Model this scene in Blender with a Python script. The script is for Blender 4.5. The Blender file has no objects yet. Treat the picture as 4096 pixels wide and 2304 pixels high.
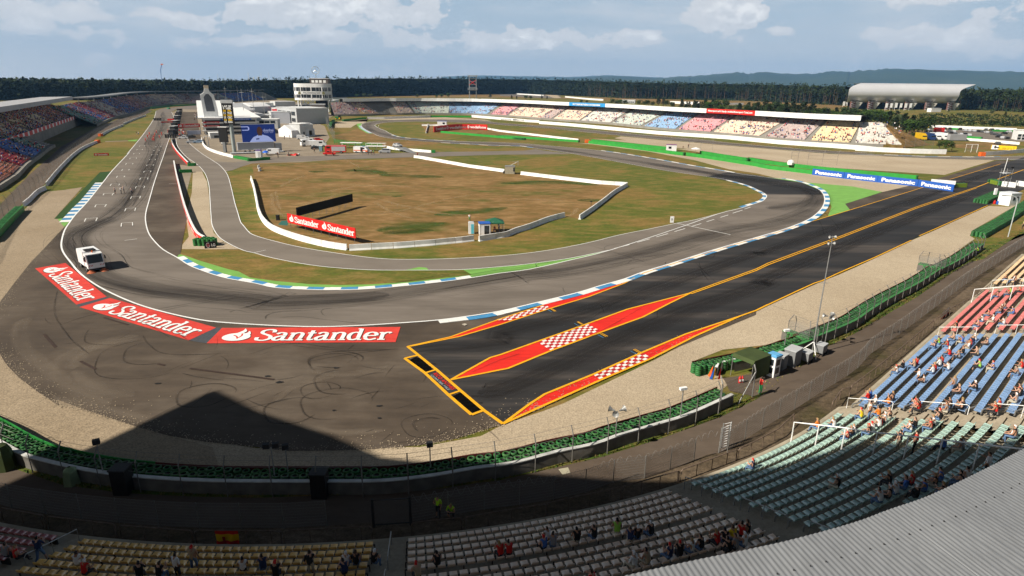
import bpy, bmesh, math, random
from mathutils import Vector, Matrix
random.seed(7)
RND = random.random
def U(a, b): return a + (b - a) * RND()
scene = bpy.context.scene
COL = scene.collection
# ------------------------------------------------------------------ survey of the place
# the photograph was measured like a survey: F, HC and the nadir fix the camera, then
# every traced point on the flat ground becomes a world position in metres.
F, HC = 2474.0, 26.3
_d = Vector((-85.0, 7527.0, F)).normalized()
_up = -_d
_fw = Vector((0, 0, 1)) - _up * _up.z
_fw.normalize()
_rt = _fw.cross(_up)
RM = Matrix((_rt, _fw, _up))                  # camera axes (x right, y down, z forward) -> world
RT = RM.transposed()
def G(px, py, h=0.0):
    r = RM @ Vector((px - 2048.0, py - 1152.0, F))
    t = (h - HC) / r.z
    return Vector((r.x * t, r.y * t, h))
def PJ(p):
    c = RT @ Vector((p[0], p[1], p[2] - HC))
    return (2048 + F * c.x / c.z, 1152 + F * c.y / c.z)
def hgt(b, topy):
    lo, hi = 0.0, 90.0
    for _ in range(40):
        m = (lo + hi) / 2
        if PJ((b[0], b[1], m))[1] > topy: lo = m
        else: hi = m
    return lo
ZM = {'A': (0, 550, .39752), 'B': (1000, 550, .39752), 'C': (2000, 550, .39752), 'D': (3072, 550, .39752),
      'E': (0, 1050, .39752), 'F': (1000, 1050, .39752), 'G': (2000, 1050, .39752), 'H': (3072, 1050, .39752),
      'I': (0, 1600, .48577), 'J': (1000, 1600, .48577), 'K': (2000, 1600, .48577), 'L': (3072, 1600, .48577),
      'S': (0, 200, .31056), 'T': (600, 200, .31056), 'U': (1300, 300, .31056), 'V': (2000, 300, .31056),
      'W': (2700, 250, .31056), 'X': (3296, 250, .31056), 'Q': (0, 0, 1.0), 'Y': (2700, 1300, .24155),
      'O': (3720, 620, .16564), 'N': (1560, 1480, .15528), 'R': (2400, 1850, .1941), 'M': (3500, 1050, .23137), 'p': (880, 480, .11646), 'z': (0, 430, .17255), 'x': (3650, 470, .17314), 't': (780, 380, .12422)}
def px(s, z='Q'):
    out = []
    for tok in s.split():
        if tok[0] in ZM: z = tok[0]; tok = tok[1:]
        a, b = tok.split(',')
        x0, y0, f = ZM[z]
        out.append((x0 + float(a) * f, y0 + float(b) * f))
    return out
def smooth2(p, n=6, closed=False):
    m = len(p); out = []
    for i in range(m if closed else m - 1):
        if closed: a, b, c, d = p[i - 1], p[i], p[(i + 1) % m], p[(i + 2) % m]
        else: a, b, c, d = p[max(i - 1, 0)], p[i], p[i + 1], p[min(i + 2, m - 1)]
        for k in range(n):
            t = k / n
            out.append(tuple(.5 * (2 * b[j] + (c[j] - a[j]) * t + (2 * a[j] - 5 * b[j] + 4 * c[j] - d[j]) * t * t +
                                   (3 * b[j] - a[j] - 3 * c[j] + d[j]) * t ** 3) for j in range(len(b))))
    if not closed: out.append(tuple(p[-1]))
    return out
def gp(s, h=0.0, sm=0):
    p = px(s)
    if sm: p = smooth2(p, sm)
    return [G(x, y, h) for x, y in p]
def resample(pts, step):
    out = [pts[0].copy()]; acc = 0.0
    for a, b in zip(pts, pts[1:]):
        L = (b - a).length
        if L < 1e-6: continue
        t = step - acc
        while t <= L:
            out.append(a + (b - a) * (t / L)); t += step
        acc = (acc + L) % step
    return out
def normals(pts):
    o = []
    for i in range(len(pts)):
        d = pts[min(i + 1, len(pts) - 1)] - pts[max(i - 1, 0)]
        d.z = 0
        if d.length < 1e-9: d = Vector((1, 0, 0))
        d.normalize(); o.append(Vector((d.y, -d.x, 0)))          # right-hand side of travel
    return o
def offset(pts, d): return [p + n * d for p, n in zip(pts, normals(pts))]
def plen(pts): return sum((b - a).length for a, b in zip(pts, pts[1:]))

# ------------------------------------------------------------------ materials
MATS = {}
def mat(name, col, rough=.75, var=.12, scale=1.5, metal=0.0, spec=.3, col2=None, det=4.0, bump=0.0, alpha=None, emit=0.0):
    if name in MATS: return MATS[name]
    m = bpy.data.materials.new(name); m.use_nodes = True; MATS[name] = m
    nt = m.node_tree; N = nt.nodes; L = nt.links; b = N['Principled BSDF']
    b.inputs['Roughness'].default_value = rough; b.inputs['Metallic'].default_value = metal
    b.inputs['Specular IOR Level'].default_value = spec
    m.diffuse_color = (*col[:3], 1)
    tc = N.new('ShaderNodeTexCoord')
    nz = N.new('ShaderNodeTexNoise'); nz.inputs['Scale'].default_value = scale; nz.inputs['Detail'].default_value = det
    L.new(tc.outputs['Object'], nz.inputs['Vector'])
    r = N.new('ShaderNodeValToRGB'); L.new(nz.outputs['Fac'], r.inputs['Fac'])
    c1 = tuple(max(0, c * (1 - var)) for c in col[:3]); c2 = col2 or tuple(min(1, c * (1 + var)) for c in col[:3])
    r.color_ramp.elements[0].position = .32; r.color_ramp.elements[1].position = .68
    r.color_ramp.elements[0].color = (*c1, 1); r.color_ramp.elements[1].color = (*c2, 1)
    L.new(r.outputs['Color'], b.inputs['Base Color'])
    if emit:
        L.new(r.outputs['Color'], b.inputs['Emission Color']); b.inputs['Emission Strength'].default_value = emit
    if bump:
        bp = N.new('ShaderNodeBump'); bp.inputs['Strength'].default_value = bump; bp.inputs['Distance'].default_value = .05
        L.new(nz.outputs['Fac'], bp.inputs['Height']); L.new(bp.outputs['Normal'], b.inputs['Normal'])
    if alpha is not None: b.inputs['Alpha'].default_value = alpha
    return m
def ramp(N, stops):
    r = N.new('ShaderNodeValToRGB'); e = r.color_ramp.elements
    e[0].position, e[0].color = stops[0][0], (*stops[0][1], 1)
    e[1].position, e[1].color = stops[-1][0], (*stops[-1][1], 1)
    for p, c in stops[1:-1]:
        k = e.new(p); k.color = (*c, 1)
    return r
def layered(name, layers, rough=.9, bump=0.0, spec=.2):
    """layers: list of (scale, xyz stretch, detail, stops, mixfac-stops) mixed one over the other in world metres"""
    m = bpy.data.materials.new(name); m.use_nodes = True; MATS[name] = m
    nt = m.node_tree; N = nt.nodes; L = nt.links; b = N['Principled BSDF']
    b.inputs['Roughness'].default_value = rough; b.inputs['Specular IOR Level'].default_value = spec
    geo = N.new('ShaderNodeNewGeometry'); prev = None; first = None
    for i, (sc, st, det, stops, mode, fac) in enumerate(layers):
        mp = N.new('ShaderNodeMapping'); mp.inputs['Scale'].default_value = st; mp.inputs['Location'].default_value = (i * 13.7, i * 5.1, 0)
        mp.inputs['Rotation'].default_value = (0, 0, -.55 if st[0] != st[1] else 0)
        L.new(geo.outputs['Position'], mp.inputs['Vector'])
        nz = N.new('ShaderNodeTexNoise'); nz.inputs['Scale'].default_value = sc; nz.inputs['Detail'].default_value = det
        nz.inputs['Roughness'].default_value = .62
        L.new(mp.outputs['Vector'], nz.inputs['Vector'])
        r = ramp(N, stops); L.new(nz.outputs['Fac'], r.inputs['Fac'])
        if prev is None: prev = r.outputs['Color']
        else:
            mx = N.new('ShaderNodeMix'); mx.data_type = 'RGBA'; mx.blend_type = mode; mx.inputs[0].default_value = fac
            L.new(prev, mx.inputs[6]); L.new(r.outputs['Color'], mx.inputs[7]); prev = mx.outputs[2]
        last = nz
    L.new(prev, b.inputs['Base Color'])
    if bump:
        bp = N.new('ShaderNodeBump'); bp.inputs['Strength'].default_value = bump; bp.inputs['Distance'].default_value = .06
        L.new(last.outputs['Fac'], bp.inputs['Height']); L.new(bp.outputs['Normal'], b.inputs['Normal'])
    return m
g1 = (1, 1, 1)
def grey(v): return (v, v, v)
GRASS = layered('grass', [
    (.035, g1, 5, [(.42, (.08, .112, .012)), (.5, (.14, .138, .024)), (.57, (.235, .14, .042))], 'MIX', 1),
    (.22, (1, 2.2, 1), 6, [(.4, (.07, .1, .011)), (.52, (.16, .125, .028)), (.62, (.27, .175, .06))], 'MIX', .5),
    (1.6, (1, 2, 1), 4, [(.3, grey(.62)), (.7, grey(1.25))], 'MULTIPLY', .8),
    (9, g1, 2, [(.3, grey(.75)), (.7, grey(1.2))], 'MULTIPLY', .7)], bump=.4)
DRY = layered('dry_field_grass', [
    (.05, (1, 1.6, 1), 5, [(.38, (.085, .1, .014)), (.45, (.165, .105, .03)), (.53, (.215, .118, .04)), (.61, (.28, .17, .068))], 'MIX', 1),
    (.3, (.8, 1.6, 1), 8, [(.4, (.1, .085, .02)), (.5, (.2, .115, .038)), (.62, (.34, .22, .1))], 'MIX', .45),
    (2.2, (.6, 2.4, 1), 4, [(.3, grey(.68)), (.7, grey(1.25))], 'MULTIPLY', .75),
    (11, g1, 2, [(.3, grey(.75)), (.7, grey(1.22))], 'MULTIPLY', .7)], bump=.4)
ASPH = layered('track_asphalt', [
    (.06, (1, 3, 1), 5, [(.38, (.135, .113, .094)), (.62, (.185, .157, .132))], 'MIX', 1),
    (.5, (.25, 4, 1), 5, [(.3, grey(.86)), (.7, grey(1.12))], 'MULTIPLY', .8),
    (14, g1, 2, [(.25, grey(.82)), (.75, grey(1.16))], 'MULTIPLY', .6)], rough=.85, spec=.3)
APRON = layered('run_off_asphalt', [
    (.07, g1, 6, [(.38, (.058, .043, .031)), (.5, (.08, .06, .043)), (.62, (.112, .088, .066))], 'MIX', 1),
    (.45, (.4, 2, 1), 6, [(.3, grey(.76)), (.7, grey(1.2))], 'MULTIPLY', .8),
    (16, g1, 2, [(.25, grey(.8)), (.75, grey(1.18))], 'MULTIPLY', .6)], rough=.85, spec=.3)
PITL = layered('pit_lane_asphalt', [
    (.08, (1, 2, 1), 4, [(.38, (.16, .136, .113)), (.62, (.195, .167, .14))], 'MIX', 1),
    (14, g1, 2, [(.25, grey(.85)), (.75, grey(1.14))], 'MULTIPLY', .6)], rough=.88)
PADD = layered('paddock_paving', [
    (.1, g1, 4, [(.3, (.21, .17, .125)), (.7, (.29, .24, .18))], 'MIX', 1),
    (1.2, g1, 4, [(.25, grey(.85)), (.75, grey(1.14))], 'MULTIPLY', .7)], rough=.9)
DRAG = layered('drag_strip_asphalt', [
    (.06, (.35, 3.2, 1), 5, [(.38, (.015, .0145, .015)), (.52, (.026, .0235, .0225)), (.64, (.07, .058, .05))], 'MIX', 1),
    (.6, (.2, 4, 1), 6, [(.3, grey(.78)), (.7, grey(1.3))], 'MULTIPLY', .8),
    (18, g1, 2, [(.25, grey(.8)), (.75, grey(1.25))], 'MULTIPLY', .6)], rough=.75, spec=.35)
GRAV = layered('pale_gravel', [
    (.05, g1, 4, [(.35, (.37, .295, .205)), (.65, (.44, .36, .258))], 'MIX', 1),
    (1.4, g1, 5, [(.3, grey(.9)), (.7, grey(1.08))], 'MULTIPLY', .8),
    (7.5, g1, 3, [(.28, grey(.5)), (.5, grey(1.0)), (.72, grey(1.45))], 'MULTIPLY', .75)], bump=.5)
GRAVDIM = layered('dim_lit_gravel', [  # same stones as GRAV, weaker near-left light put into the colour
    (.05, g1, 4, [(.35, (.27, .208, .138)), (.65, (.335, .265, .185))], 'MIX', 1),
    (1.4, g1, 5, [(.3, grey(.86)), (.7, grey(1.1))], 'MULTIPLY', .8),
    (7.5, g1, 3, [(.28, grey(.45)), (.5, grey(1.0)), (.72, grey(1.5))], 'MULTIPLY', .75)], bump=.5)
DIRT = layered('bank_soil', [
    (.12, g1, 6, [(.32, (.05, .045, .014)), (.46, (.085, .062, .038)), (.65, (.135, .1, .068))], 'MIX', 1),
    (1.3, (1, 2, 1), 5, [(.3, grey(.55)), (.7, grey(1.35))], 'MULTIPLY', .9),
    (8, g1, 3, [(.3, grey(.6)), (.7, grey(1.5))], 'MULTIPLY', .8)], bump=.5)
VERGE = layered('verge_grass', [
    (.5, g1, 6, [(.33, (.035, .075, .01)), (.52, (.085, .1, .016)), (.68, (.18, .12, .04))], 'MIX', 1),
    (4, g1, 4, [(.3, grey(.55)), (.7, grey(1.4))], 'MULTIPLY', .8)], bump=.5)
ROADM = layered('service_road_asphalt', [
    (.1, g1, 6, [(.3, (.085, .062, .045)), (.7, (.125, .097, .075))], 'MIX', 1),
    (.8, (.5, 1.5, 1), 5, [(.3, grey(.82)), (.7, grey(1.14))], 'MULTIPLY', .8),
    (15, g1, 2, [(.25, grey(.82)), (.75, grey(1.16))], 'MULTIPLY', .6)])
CONC = layered('stand_concrete', [
    (.5, g1, 5, [(.3, (.31, .26, .19)), (.7, (.43, .37, .28))], 'MIX', 1),
    (5, g1, 4, [(.3, grey(.8)), (.7, grey(1.15))], 'MULTIPLY', .8)])
WHITE = mat('white_paint', (.78, .78, .77), .6, .05, 3)
WLINE = mat('road_line_white', (.74, .73, .7), .7, .08, 2)
YEL = mat('road_line_yellow', (.74, .36, .01), .7, .08, 2)
RED = layered('red_ground_paint', [(.25, g1, 5, [(.35, (.62, .022, .014)), (.65, (.76, .03, .018))], 'MIX', 1), (.9, (.15, 3, 1), 6, [(.34, grey(.6)), (.5, grey(1)), (.68, grey(1.06))], 'MULTIPLY', .6), (14, g1, 2, [(.28, grey(.75)), (.6, grey(1.05))], 'MULTIPLY', .5)], rough=.7)
REDD = layered('red_decal_paint', [(.3, g1, 5, [(.35, (.53, .045, .034)), (.65, (.66, .062, .045))], 'MIX', 1), (.8, (.6, 2, 1), 6, [(.33, grey(.68)), (.48, grey(1)), (.7, grey(1.05))], 'MULTIPLY', .6), (14, g1, 2, [(.28, grey(.78)), (.6, grey(1.05))], 'MULTIPLY', .5)], rough=.75)
REDDK = mat('dark_red_ground_paint', (.45, .02, .02), .6, .1, 2)
GPNT = mat('green_ground_paint', (.165, .36, .075), .8, .1, .5)
GTURF = mat('dark_green_turf', (.022, .06, .01), .95, .2, 2)
KBLUE = mat('kerb_blue', (.06, .24, .46), .6, .12, 1.5)
BURNT = mat('burnt_rubber_black', (.004, .0038, .0036), .95, .3, 3, spec=.02)
BLACK = mat('black_rubber', (.012, .011, .011), .8, .2, 4)
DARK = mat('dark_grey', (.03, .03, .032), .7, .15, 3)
LTSH = mat('letter_shadow_paint', (.03, .022, .02), .8, .1, 2)
GREYM = mat('grey_metal', (.3, .31, .32), .45, .1, 3, metal=.6)
LGREY = mat('light_grey_panel', (.42, .43, .44), .55, .06, 1)
MGREY = mat('mid_grey_panel', (.2, .205, .21), .6, .06, 1)
GALV = mat('galvanised_steel', (.33, .33, .32), .5, .1, 5, metal=.5)
RUST = mat('weathered_rail', (.14, .1, .075), .7, .25, 4)
GLASS = mat('dark_glass', (.015, .02, .024), .12, .1, .5, spec=.6)
BLUEP = mat('blue_panel', (.02, .1, .42), .5, .08, 1)
REDP = mat('red_panel', (.6, .02, .015), .5, .08, 1)
GREENB = mat('green_belt', (.02, .2, .035), .55, .15, .8)
TYRE = mat('green_tyre_paint', (.028, .1, .03), .6, .3, 2.5)
TYRE2 = mat('bright_green_tyre_paint', (.03, .15, .04), .6, .3, 1.5)
ORNG = mat('orange_panel', (.75, .13, .02), .6, .1, 1)
YELP = mat('yellow_panel', (.8, .5, .01), .5, .06, 1)
TREEG = [mat('pine_needles', (.018, .034, .01), .9, .45, .35), mat('leaf_green', (.035, .062, .013), .9, .4, .4), mat('pale_leaf', (.075, .1, .035), .9, .4, .6),
         mat('broad_leaf', (.045, .088, .014), .9, .4, .5)]
BARK = mat('pine_bark', (.2, .125, .075), .9, .25, 1)
CBELT = mat('conveyor_belt', (.1, .016, .012), .7, .2, 2)

# ------------------------------------------------------------------ mesh builder
class MB:
    def __init__(s): s.v = []; s.f = []; s.mi = []; s.cur = 0
    def m(s, i): s.cur = i; return s
    def add(s, vs, fs):
        o = len(s.v); s.v.extend([tuple(v) for v in vs])
        for f in fs: s.f.append([o + i for i in f]); s.mi.append(s.cur)
    def quad(s, a, b, c, d): s.add([a, b, c, d], [(0, 1, 2, 3)])
    def box(s, c, size, rz=0.0, M=None):
        x, y, z = size[0] / 2, size[1] / 2, size[2] / 2
        vs = [Vector(p) for p in ((-x, -y, -z), (x, -y, -z), (x, y, -z), (-x, y, -z), (-x, -y, z), (x, -y, z), (x, y, z), (-x, y, z))]
        R = Matrix.Rotation(rz, 3, 'Z') if M is None else M
        s.add([R @ v + Vector(c) for v in vs], [(3, 2, 1, 0), (4, 5, 6, 7), (0, 1, 5, 4), (1, 2, 6, 5), (2, 3, 7, 6), (3, 0, 4, 7)])
    def hexa(s, b, t):
        n = len(b); s.add(list(b) + list(t), [tuple(range(n - 1, -1, -1)), tuple(range(n, 2 * n))] + [(i, (i + 1) % n, n + (i + 1) % n, n + i) for i in range(n)])
    def prism(s, poly, z0, z1): s.hexa([(p[0], p[1], z0) for p in poly], [(p[0], p[1], z1) for p in poly])
    def tube(s, path, r, n=6, caps=True):
        path = [Vector(p) for p in path]; rings = []
        for i, p in enumerate(path):
            d = (path[min(i + 1, len(path) - 1)] - path[max(i - 1, 0)]).normalized()
            a = d.cross(Vector((0, 0, 1)))
            if a.length < .05: a = d.cross(Vector((1, 0, 0)))
            a.normalize(); b = d.cross(a); rr = r[i] if isinstance(r, (list, tuple)) else r
            rings.append([p + (a * math.cos(2 * math.pi * k / n) + b * math.sin(2 * math.pi * k / n)) * rr for k in range(n)])
        vs = [v for R in rings for v in R]; fs = []
        for i in range(len(path) - 1):
            for k in range(n): fs.append((i * n + k, i * n + (k + 1) % n, (i + 1) * n + (k + 1) % n, (i + 1) * n + k))
        if caps: fs += [tuple(range(n - 1, -1, -1)), tuple((len(path) - 1) * n + k for k in range(n))]
        s.add(vs, fs)
    def lathe(s, prof, c, n=12, M=None):
        vs = []; fs = []; c = Vector(c)
        for r, z in prof:
            for k in range(n):
                v = Vector((r * math.cos(2 * math.pi * k / n), r * math.sin(2 * math.pi * k / n), z))
                vs.append((M @ v if M else v) + c)
        for i in range(len(prof) - 1):
            for k in range(n): fs.append((i * n + k, i * n + (k + 1) % n, (i + 1) * n + (k + 1) % n, (i + 1) * n + k))
        s.add(vs, fs)
    def ribbon(s, pts, w, z=None, off=0.0):
        ns = normals(pts); w = w if isinstance(w, (list, tuple)) else [w] * len(pts); vs = []
        for p, n, ww in zip(pts, ns, w):
            for q in (off - ww / 2, off + ww / 2):
                a = p + n * q; vs.append((a.x, a.y, p.z if z is None else z))
        s.add(vs, [(2 * i, 2 * i + 1, 2 * i + 3, 2 * i + 2) for i in range(len(pts) - 1)])
    def wall(s, pts, prof, closed=False):
        """sweep a profile of (offset to the right, height) along pts"""
        ns = normals(pts); k = len(prof); vs = []; fs = []
        for p, n in zip(pts, ns):
            for o, h in prof: vs.append((p.x + n.x * o, p.y + n.y * o, p.z + h))
        for i in range(len(pts) - 1):
            for j in range(k if closed else k - 1):
                j2 = (j + 1) % k; fs.append((i * k + j, i * k + j2, (i + 1) * k + j2, (i + 1) * k + j))
        if closed:
            fs.append(tuple(range(k - 1, -1, -1))); e = (len(pts) - 1) * k; fs.append(tuple(e + j for j in range(k)))
        s.add(vs, fs)
    def build(s, name, mats, parent=None, smooth=False, loc=None):
        me = bpy.data.meshes.new(name); me.from_pydata(s.v, [], s.f)
        mats = mats if isinstance(mats, (list, tuple)) else [mats]
        for m in mats: me.materials.append(m)
        me.polygons.foreach_set('material_index', s.mi)
        if smooth: me.polygons.foreach_set('use_smooth', [True] * len(s.f))
        me.update()
        o = bpy.data.objects.new(name, me); COL.objects.link(o)
        if loc is not None: o.location = loc
        if parent is not None: o.parent = parent
        return o
def fixn(o):
    bm = bmesh.new(); bm.from_mesh(o.data); bmesh.ops.recalc_face_normals(bm, faces=bm.faces); bm.to_mesh(o.data); bm.free(); return o
def tag(o, label=None, cat=None, group=None, kind=None):
    if label: o['label'] = label
    if cat: o['category'] = cat
    if group: o['group'] = group
    if kind: o['kind'] = kind
    return o
def thing(name, label, cat, loc=(0, 0, 0), rz=0.0, group=None):
    o = bpy.data.objects.new(name, None); COL.objects.link(o); o.location = loc; o.rotation_euler = (0, 0, rz)
    o.empty_display_size = .3
    return tag(o, label, cat, group)
def dup(root, loc, rz=0.0, label=None, group=None, sc=None):
    r = root.copy(); COL.objects.link(r); r.location = loc; r.rotation_euler = (0, 0, rz)
    if sc: r.scale = (sc, sc, sc)
    if label: r['label'] = label
    if group: r['group'] = group
    for ch in root.children:
        c = ch.copy(); COL.objects.link(c); c.parent = r
        for g in ch.children:
            d = g.copy(); COL.objects.link(d); d.parent = c
    return r
def poly(name, pts, z, m, kind='structure'):
    bm = bmesh.new(); vs = []
    for p in pts:
        if vs and (Vector((p[0], p[1], z)) - vs[-1].co).length < 1e-3: continue
        vs.append(bm.verts.new((p[0], p[1], z)))
    f = bm.faces.new(vs); f.normal_update()
    if f.normal.z < 0: f.normal_flip()
    bmesh.ops.triangulate(bm, faces=bm.faces[:])
    me = bpy.data.meshes.new(name); bm.to_mesh(me); bm.free(); me.materials.append(m)
    o = bpy.data.objects.new(name, me); COL.objects.link(o)
    if kind: o['kind'] = kind
    return o
class Quad:
    """flat four-cornered face carrying writing: (u,v) in 0..1 -> world"""
    def __init__(s, bl, br, tl, tr, lift=.012):
        s.c = [Vector(p) for p in (bl, br, tl, tr)]; s.n = (s.c[1] - s.c[0]).cross(s.c[2] - s.c[0]).normalized(); s.l = lift
        s.w = (s.c[1] - s.c[0]).length; s.h = (s.c[2] - s.c[0]).length
    def at(s, u, v, k=1.0):
        a = s.c[0].lerp(s.c[1], u); b = s.c[2].lerp(s.c[3], u); return a.lerp(b, v) + s.n * (s.l * k)
# ---- serif letters drawn with an oval nib
GL = {'S': (1.0, [[(.86, 1.02), (.8, 1.3), (.5, 1.4), (.2, 1.28), (.13, 1.05), (.28, .85), (.58, .68), (.84, .46), (.84, .2), (.65, .04), (.4, 0), (.12, .1), (.06, .38)]]),
      'a': (.88, [[(.12, .8), (.28, .97), (.5, .95), (.62, .78), (.62, .2), (.7, .04), (.88, .07)], [(.62, .6), (.35, .5), (.12, .3), (.15, .08), (.36, .01), (.62, .2)]]),
      'n': (1.06, [[(.24, 0), (.24, .95)], [(.02, .03), (.46, .03)], [(.02, .9), (.24, .93)], [(.24, .74), (.42, .93), (.64, .95), (.8, .78), (.8, .4), (.8, 0)], [(.6, .03), (1.02, .03)]]),
      't': (.6, [[(.27, 1.25), (.27, .6), (.27, .2), (.36, .04), (.57, .1)], [(.02, .92), (.54, .92)]]),
      'd': (1.0, [[(.7, .84), (.46, .97), (.2, .84), (.1, .5), (.2, .12), (.43, .01), (.7, .16)], [(.7, 1.45), (.7, .03)], [(.7, .03), (.94, .03)], [(.48, 1.42), (.7, 1.43)]]),
      'e': (.88, [[(.14, .53), (.45, .53), (.76, .53)], [(.76, .53), (.7, .83), (.46, .97), (.2, .84), (.1, .5), (.2, .12), (.46, .01), (.8, .17)]]),
      'r': (.8, [[(.24, 0), (.24, .95)], [(.02, .03), (.48, .03)], [(.02, .9), (.24, .93)], [(.24, .68), (.42, .91), (.62, .95), (.72, .84)]])}
def nib(mb, q, pts, u0, v0, su, sv, a, b, k):
    p = smooth2(pts, 5) if len(pts) > 2 else pts
    vs = []
    for i in range(len(p)):
        d0 = (p[min(i + 1, len(p) - 1)][0] - p[max(i - 1, 0)][0], p[min(i + 1, len(p) - 1)][1] - p[max(i - 1, 0)][1])
        L = math.hypot(*d0) or 1; nx, ny = d0[1] / L, -d0[0] / L; w = math.hypot(a * nx, b * ny)
        for s in (-1, 1): vs.append(q.at(u0 + (p[i][0] + s * nx * w) * su, v0 + (p[i][1] + s * ny * w) * sv, k))
    mb.add(vs, [(2 * i, 2 * i + 1, 2 * i + 3, 2 * i + 2) for i in range(len(p) - 1)])
def uvpoly(mb, q, pts, k=1.0):
    mb.add([q.at(u, v, k) for u, v in pts], [tuple(range(len(pts)))])
def bank_word(q, parent, u0=.235, u1=.965, v0=.14, xh=.52, logo=(.05, .2), name='lettering', m=None, shadow=True, heavy=1.0):
    word = 'Santander'; tot = sum(GL[c][0] for c in word); su = (u1 - u0) / tot
    def draw(mat_, du, dv, kk, nm):
        mb = MB(); x = u0 + du; k = kk
        for c in word:
            for st in GL[c][1]: nib(mb, q, st, x, v0 + dv, su, xh, .125 * heavy, .062 * heavy, k); k += .012
            x += GL[c][0] * su
        l0, l1 = logo; lw = l1 - l0
        def E(a): return (l0 + du + lw * (.5 + .5 * math.cos(a)), v0 + dv - .02 + .25 * (1 + math.sin(a)))
        uvpoly(mb, q, [E(i * math.pi / 14) for i in range(28)], k)
        f1 = smooth2([(.34, .3), (.33, .52), (.47, .74), (.56, .92), (.57, 1.08), (.7, .86), (.66, .7), (.58, .5), (.62, .3)], 3)
        f2 = smooth2([(.6, .34), (.66, .55), (.78, .7), (.8, .85), (.92, .62), (.9, .42), (.8, .25)], 3)
        for j, fl in enumerate((f1, f2)): uvpoly(mb, q, [(l0 + du + a * lw, v0 + dv + b * .72) for a, b in fl], k + .05 + .05 * j)
        if nm == name:
            mb.m(1)
            for j, ln in enumerate(([(.36, .46), (.5, .36), (.6, .16)], [(.62, .62), (.66, .42), (.6, .24)])):
                nib(mb, q, [(a, b) for a, b in ln], l0 + du, v0 + dv, lw, .72, .03, .03, k + .3)
        return mb.build(nm, [mat_, REDD], parent)
    if shadow: draw(LTSH, .006, -.03, .4, 'letter_shadow')
    return draw(m or WHITE, 0, 0, 1.0, name)
def word(txt, q, parent, m, u=(.06, .94), v=(.15, .85), bold=0.0, name='lettering', shear=0.0, fit=True, k=1.0):
    cu = bpy.data.curves.new('w', 'FONT'); cu.body = txt; cu.resolution_u = 2; cu.offset = bold; cu.shear = shear
    ob = bpy.data.objects.new('w', cu); COL.objects.link(ob)
    dg = bpy.context.evaluated_depsgraph_get(); me = bpy.data.meshes.new_from_object(ob.evaluated_get(dg))
    bpy.data.objects.remove(ob); bpy.data.curves.remove(cu)
    xs = [p.co.x for p in me.vertices]; ys = [p.co.y for p in me.vertices]
    if not xs: return None
    x0, x1, y0, y1 = min(xs), max(xs), min(ys), max(ys)
    for p in me.vertices:
        p.co = q.at(u[0] + (p.co.x - x0) / (x1 - x0) * (u[1] - u[0]), v[0] + (p.co.y - y0) / (y1 - y0) * (v[1] - v[0]), k)
    me.name = name; me.materials.clear(); me.materials.append(m)
    o = bpy.data.objects.new(name, me); COL.objects.link(o)
    if parent is not None: o.parent = parent
    return o
def kids_world(root):
    """children built in world coordinates keep their place under a moved empty"""
    M = Matrix.Translation(root.location) @ root.rotation_euler.to_matrix().to_4x4()
    for c in root.children: c.matrix_parent_inverse = M.inverted()
# ------------------------------------------------------------------ camera, sun, sky, air
cam = bpy.data.cameras.new('camera'); co = bpy.data.objects.new('camera', cam); COL.objects.link(co)
cam.sensor_width = 36.0; cam.lens = F / 4096 * 36.0; cam.clip_start = .3; cam.clip_end = 60000
bx, by, bz = RM @ Vector((1, 0, 0)), RM @ Vector((0, -1, 0)), RM @ Vector((0, 0, -1))
co.matrix_world = Matrix(((bx.x, by.x, bz.x, 0), (bx.y, by.y, bz.y, 0), (bx.z, by.z, bz.z, HC), (0, 0, 0, 1)))
scene.camera = co
SEL = math.radians(40); SAZ = math.radians(63)            # light travels towards azimuth 63 deg (from +Y to +X)
SV = Vector((-math.sin(SAZ) * math.cos(SEL), -math.cos(SAZ) * math.cos(SEL), math.sin(SEL)))
sl = bpy.data.lights.new('sun', 'SUN'); so = bpy.data.objects.new('sun', sl); COL.objects.link(so)
sl.energy = 5.0; sl.angle = math.radians(.5); sl.color = (1, .925, .8)
so.rotation_euler = SV.to_track_quat('Z', 'Y').to_euler(); so.location = (0, 0, 80)
w = bpy.data.worlds.new('World'); scene.world = w; w.use_nodes = True
nt = w.node_tree; N = nt.nodes; L = nt.links; bg = N['Background']; bg.inputs['Strength'].default_value = .055
def MA(op, a, b=None, c=None):
    n = N.new('ShaderNodeMath'); n.operation = op
    for i, x in enumerate((a, b, c)):
        if x is None: continue
        if isinstance(x, (int, float)): n.inputs[i].default_value = x
        else: L.new(x, n.inputs[i])
    return n.outputs[0]
sky = N.new('ShaderNodeTexSky'); sky.sky_type = 'NISHITA'; sky.sun_disc = False
sky.sun_elevation = SEL; sky.sun_rotation = math.atan2(SV.x, SV.y); sky.air_density = 1.2; sky.dust_density = 2.0
tc = N.new('ShaderNodeTexCoord'); sp = N.new('ShaderNodeSeparateXYZ'); L.new(tc.outputs['Generated'], sp.inputs[0])
az = MA('ARCTAN2', sp.outputs[0], sp.outputs[1]); el = sp.outputs[2]
def cloudnoise(du, dv, scale, det, sx=1.0, sy=2.3):
    cb = N.new('ShaderNodeCombineXYZ')
    L.new(MA('MULTIPLY', MA('ADD', az, du), sx), cb.inputs[0]); L.new(MA('MULTIPLY', MA('ADD', el, dv), sy), cb.inputs[1])
    nz = N.new('ShaderNodeTexNoise'); nz.inputs['Scale'].default_value = scale; nz.inputs['Detail'].default_value = det
    nz.inputs['Roughness'].default_value = .58; L.new(cb.outputs[0], nz.inputs['Vector']); return nz.outputs['Fac']
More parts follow.
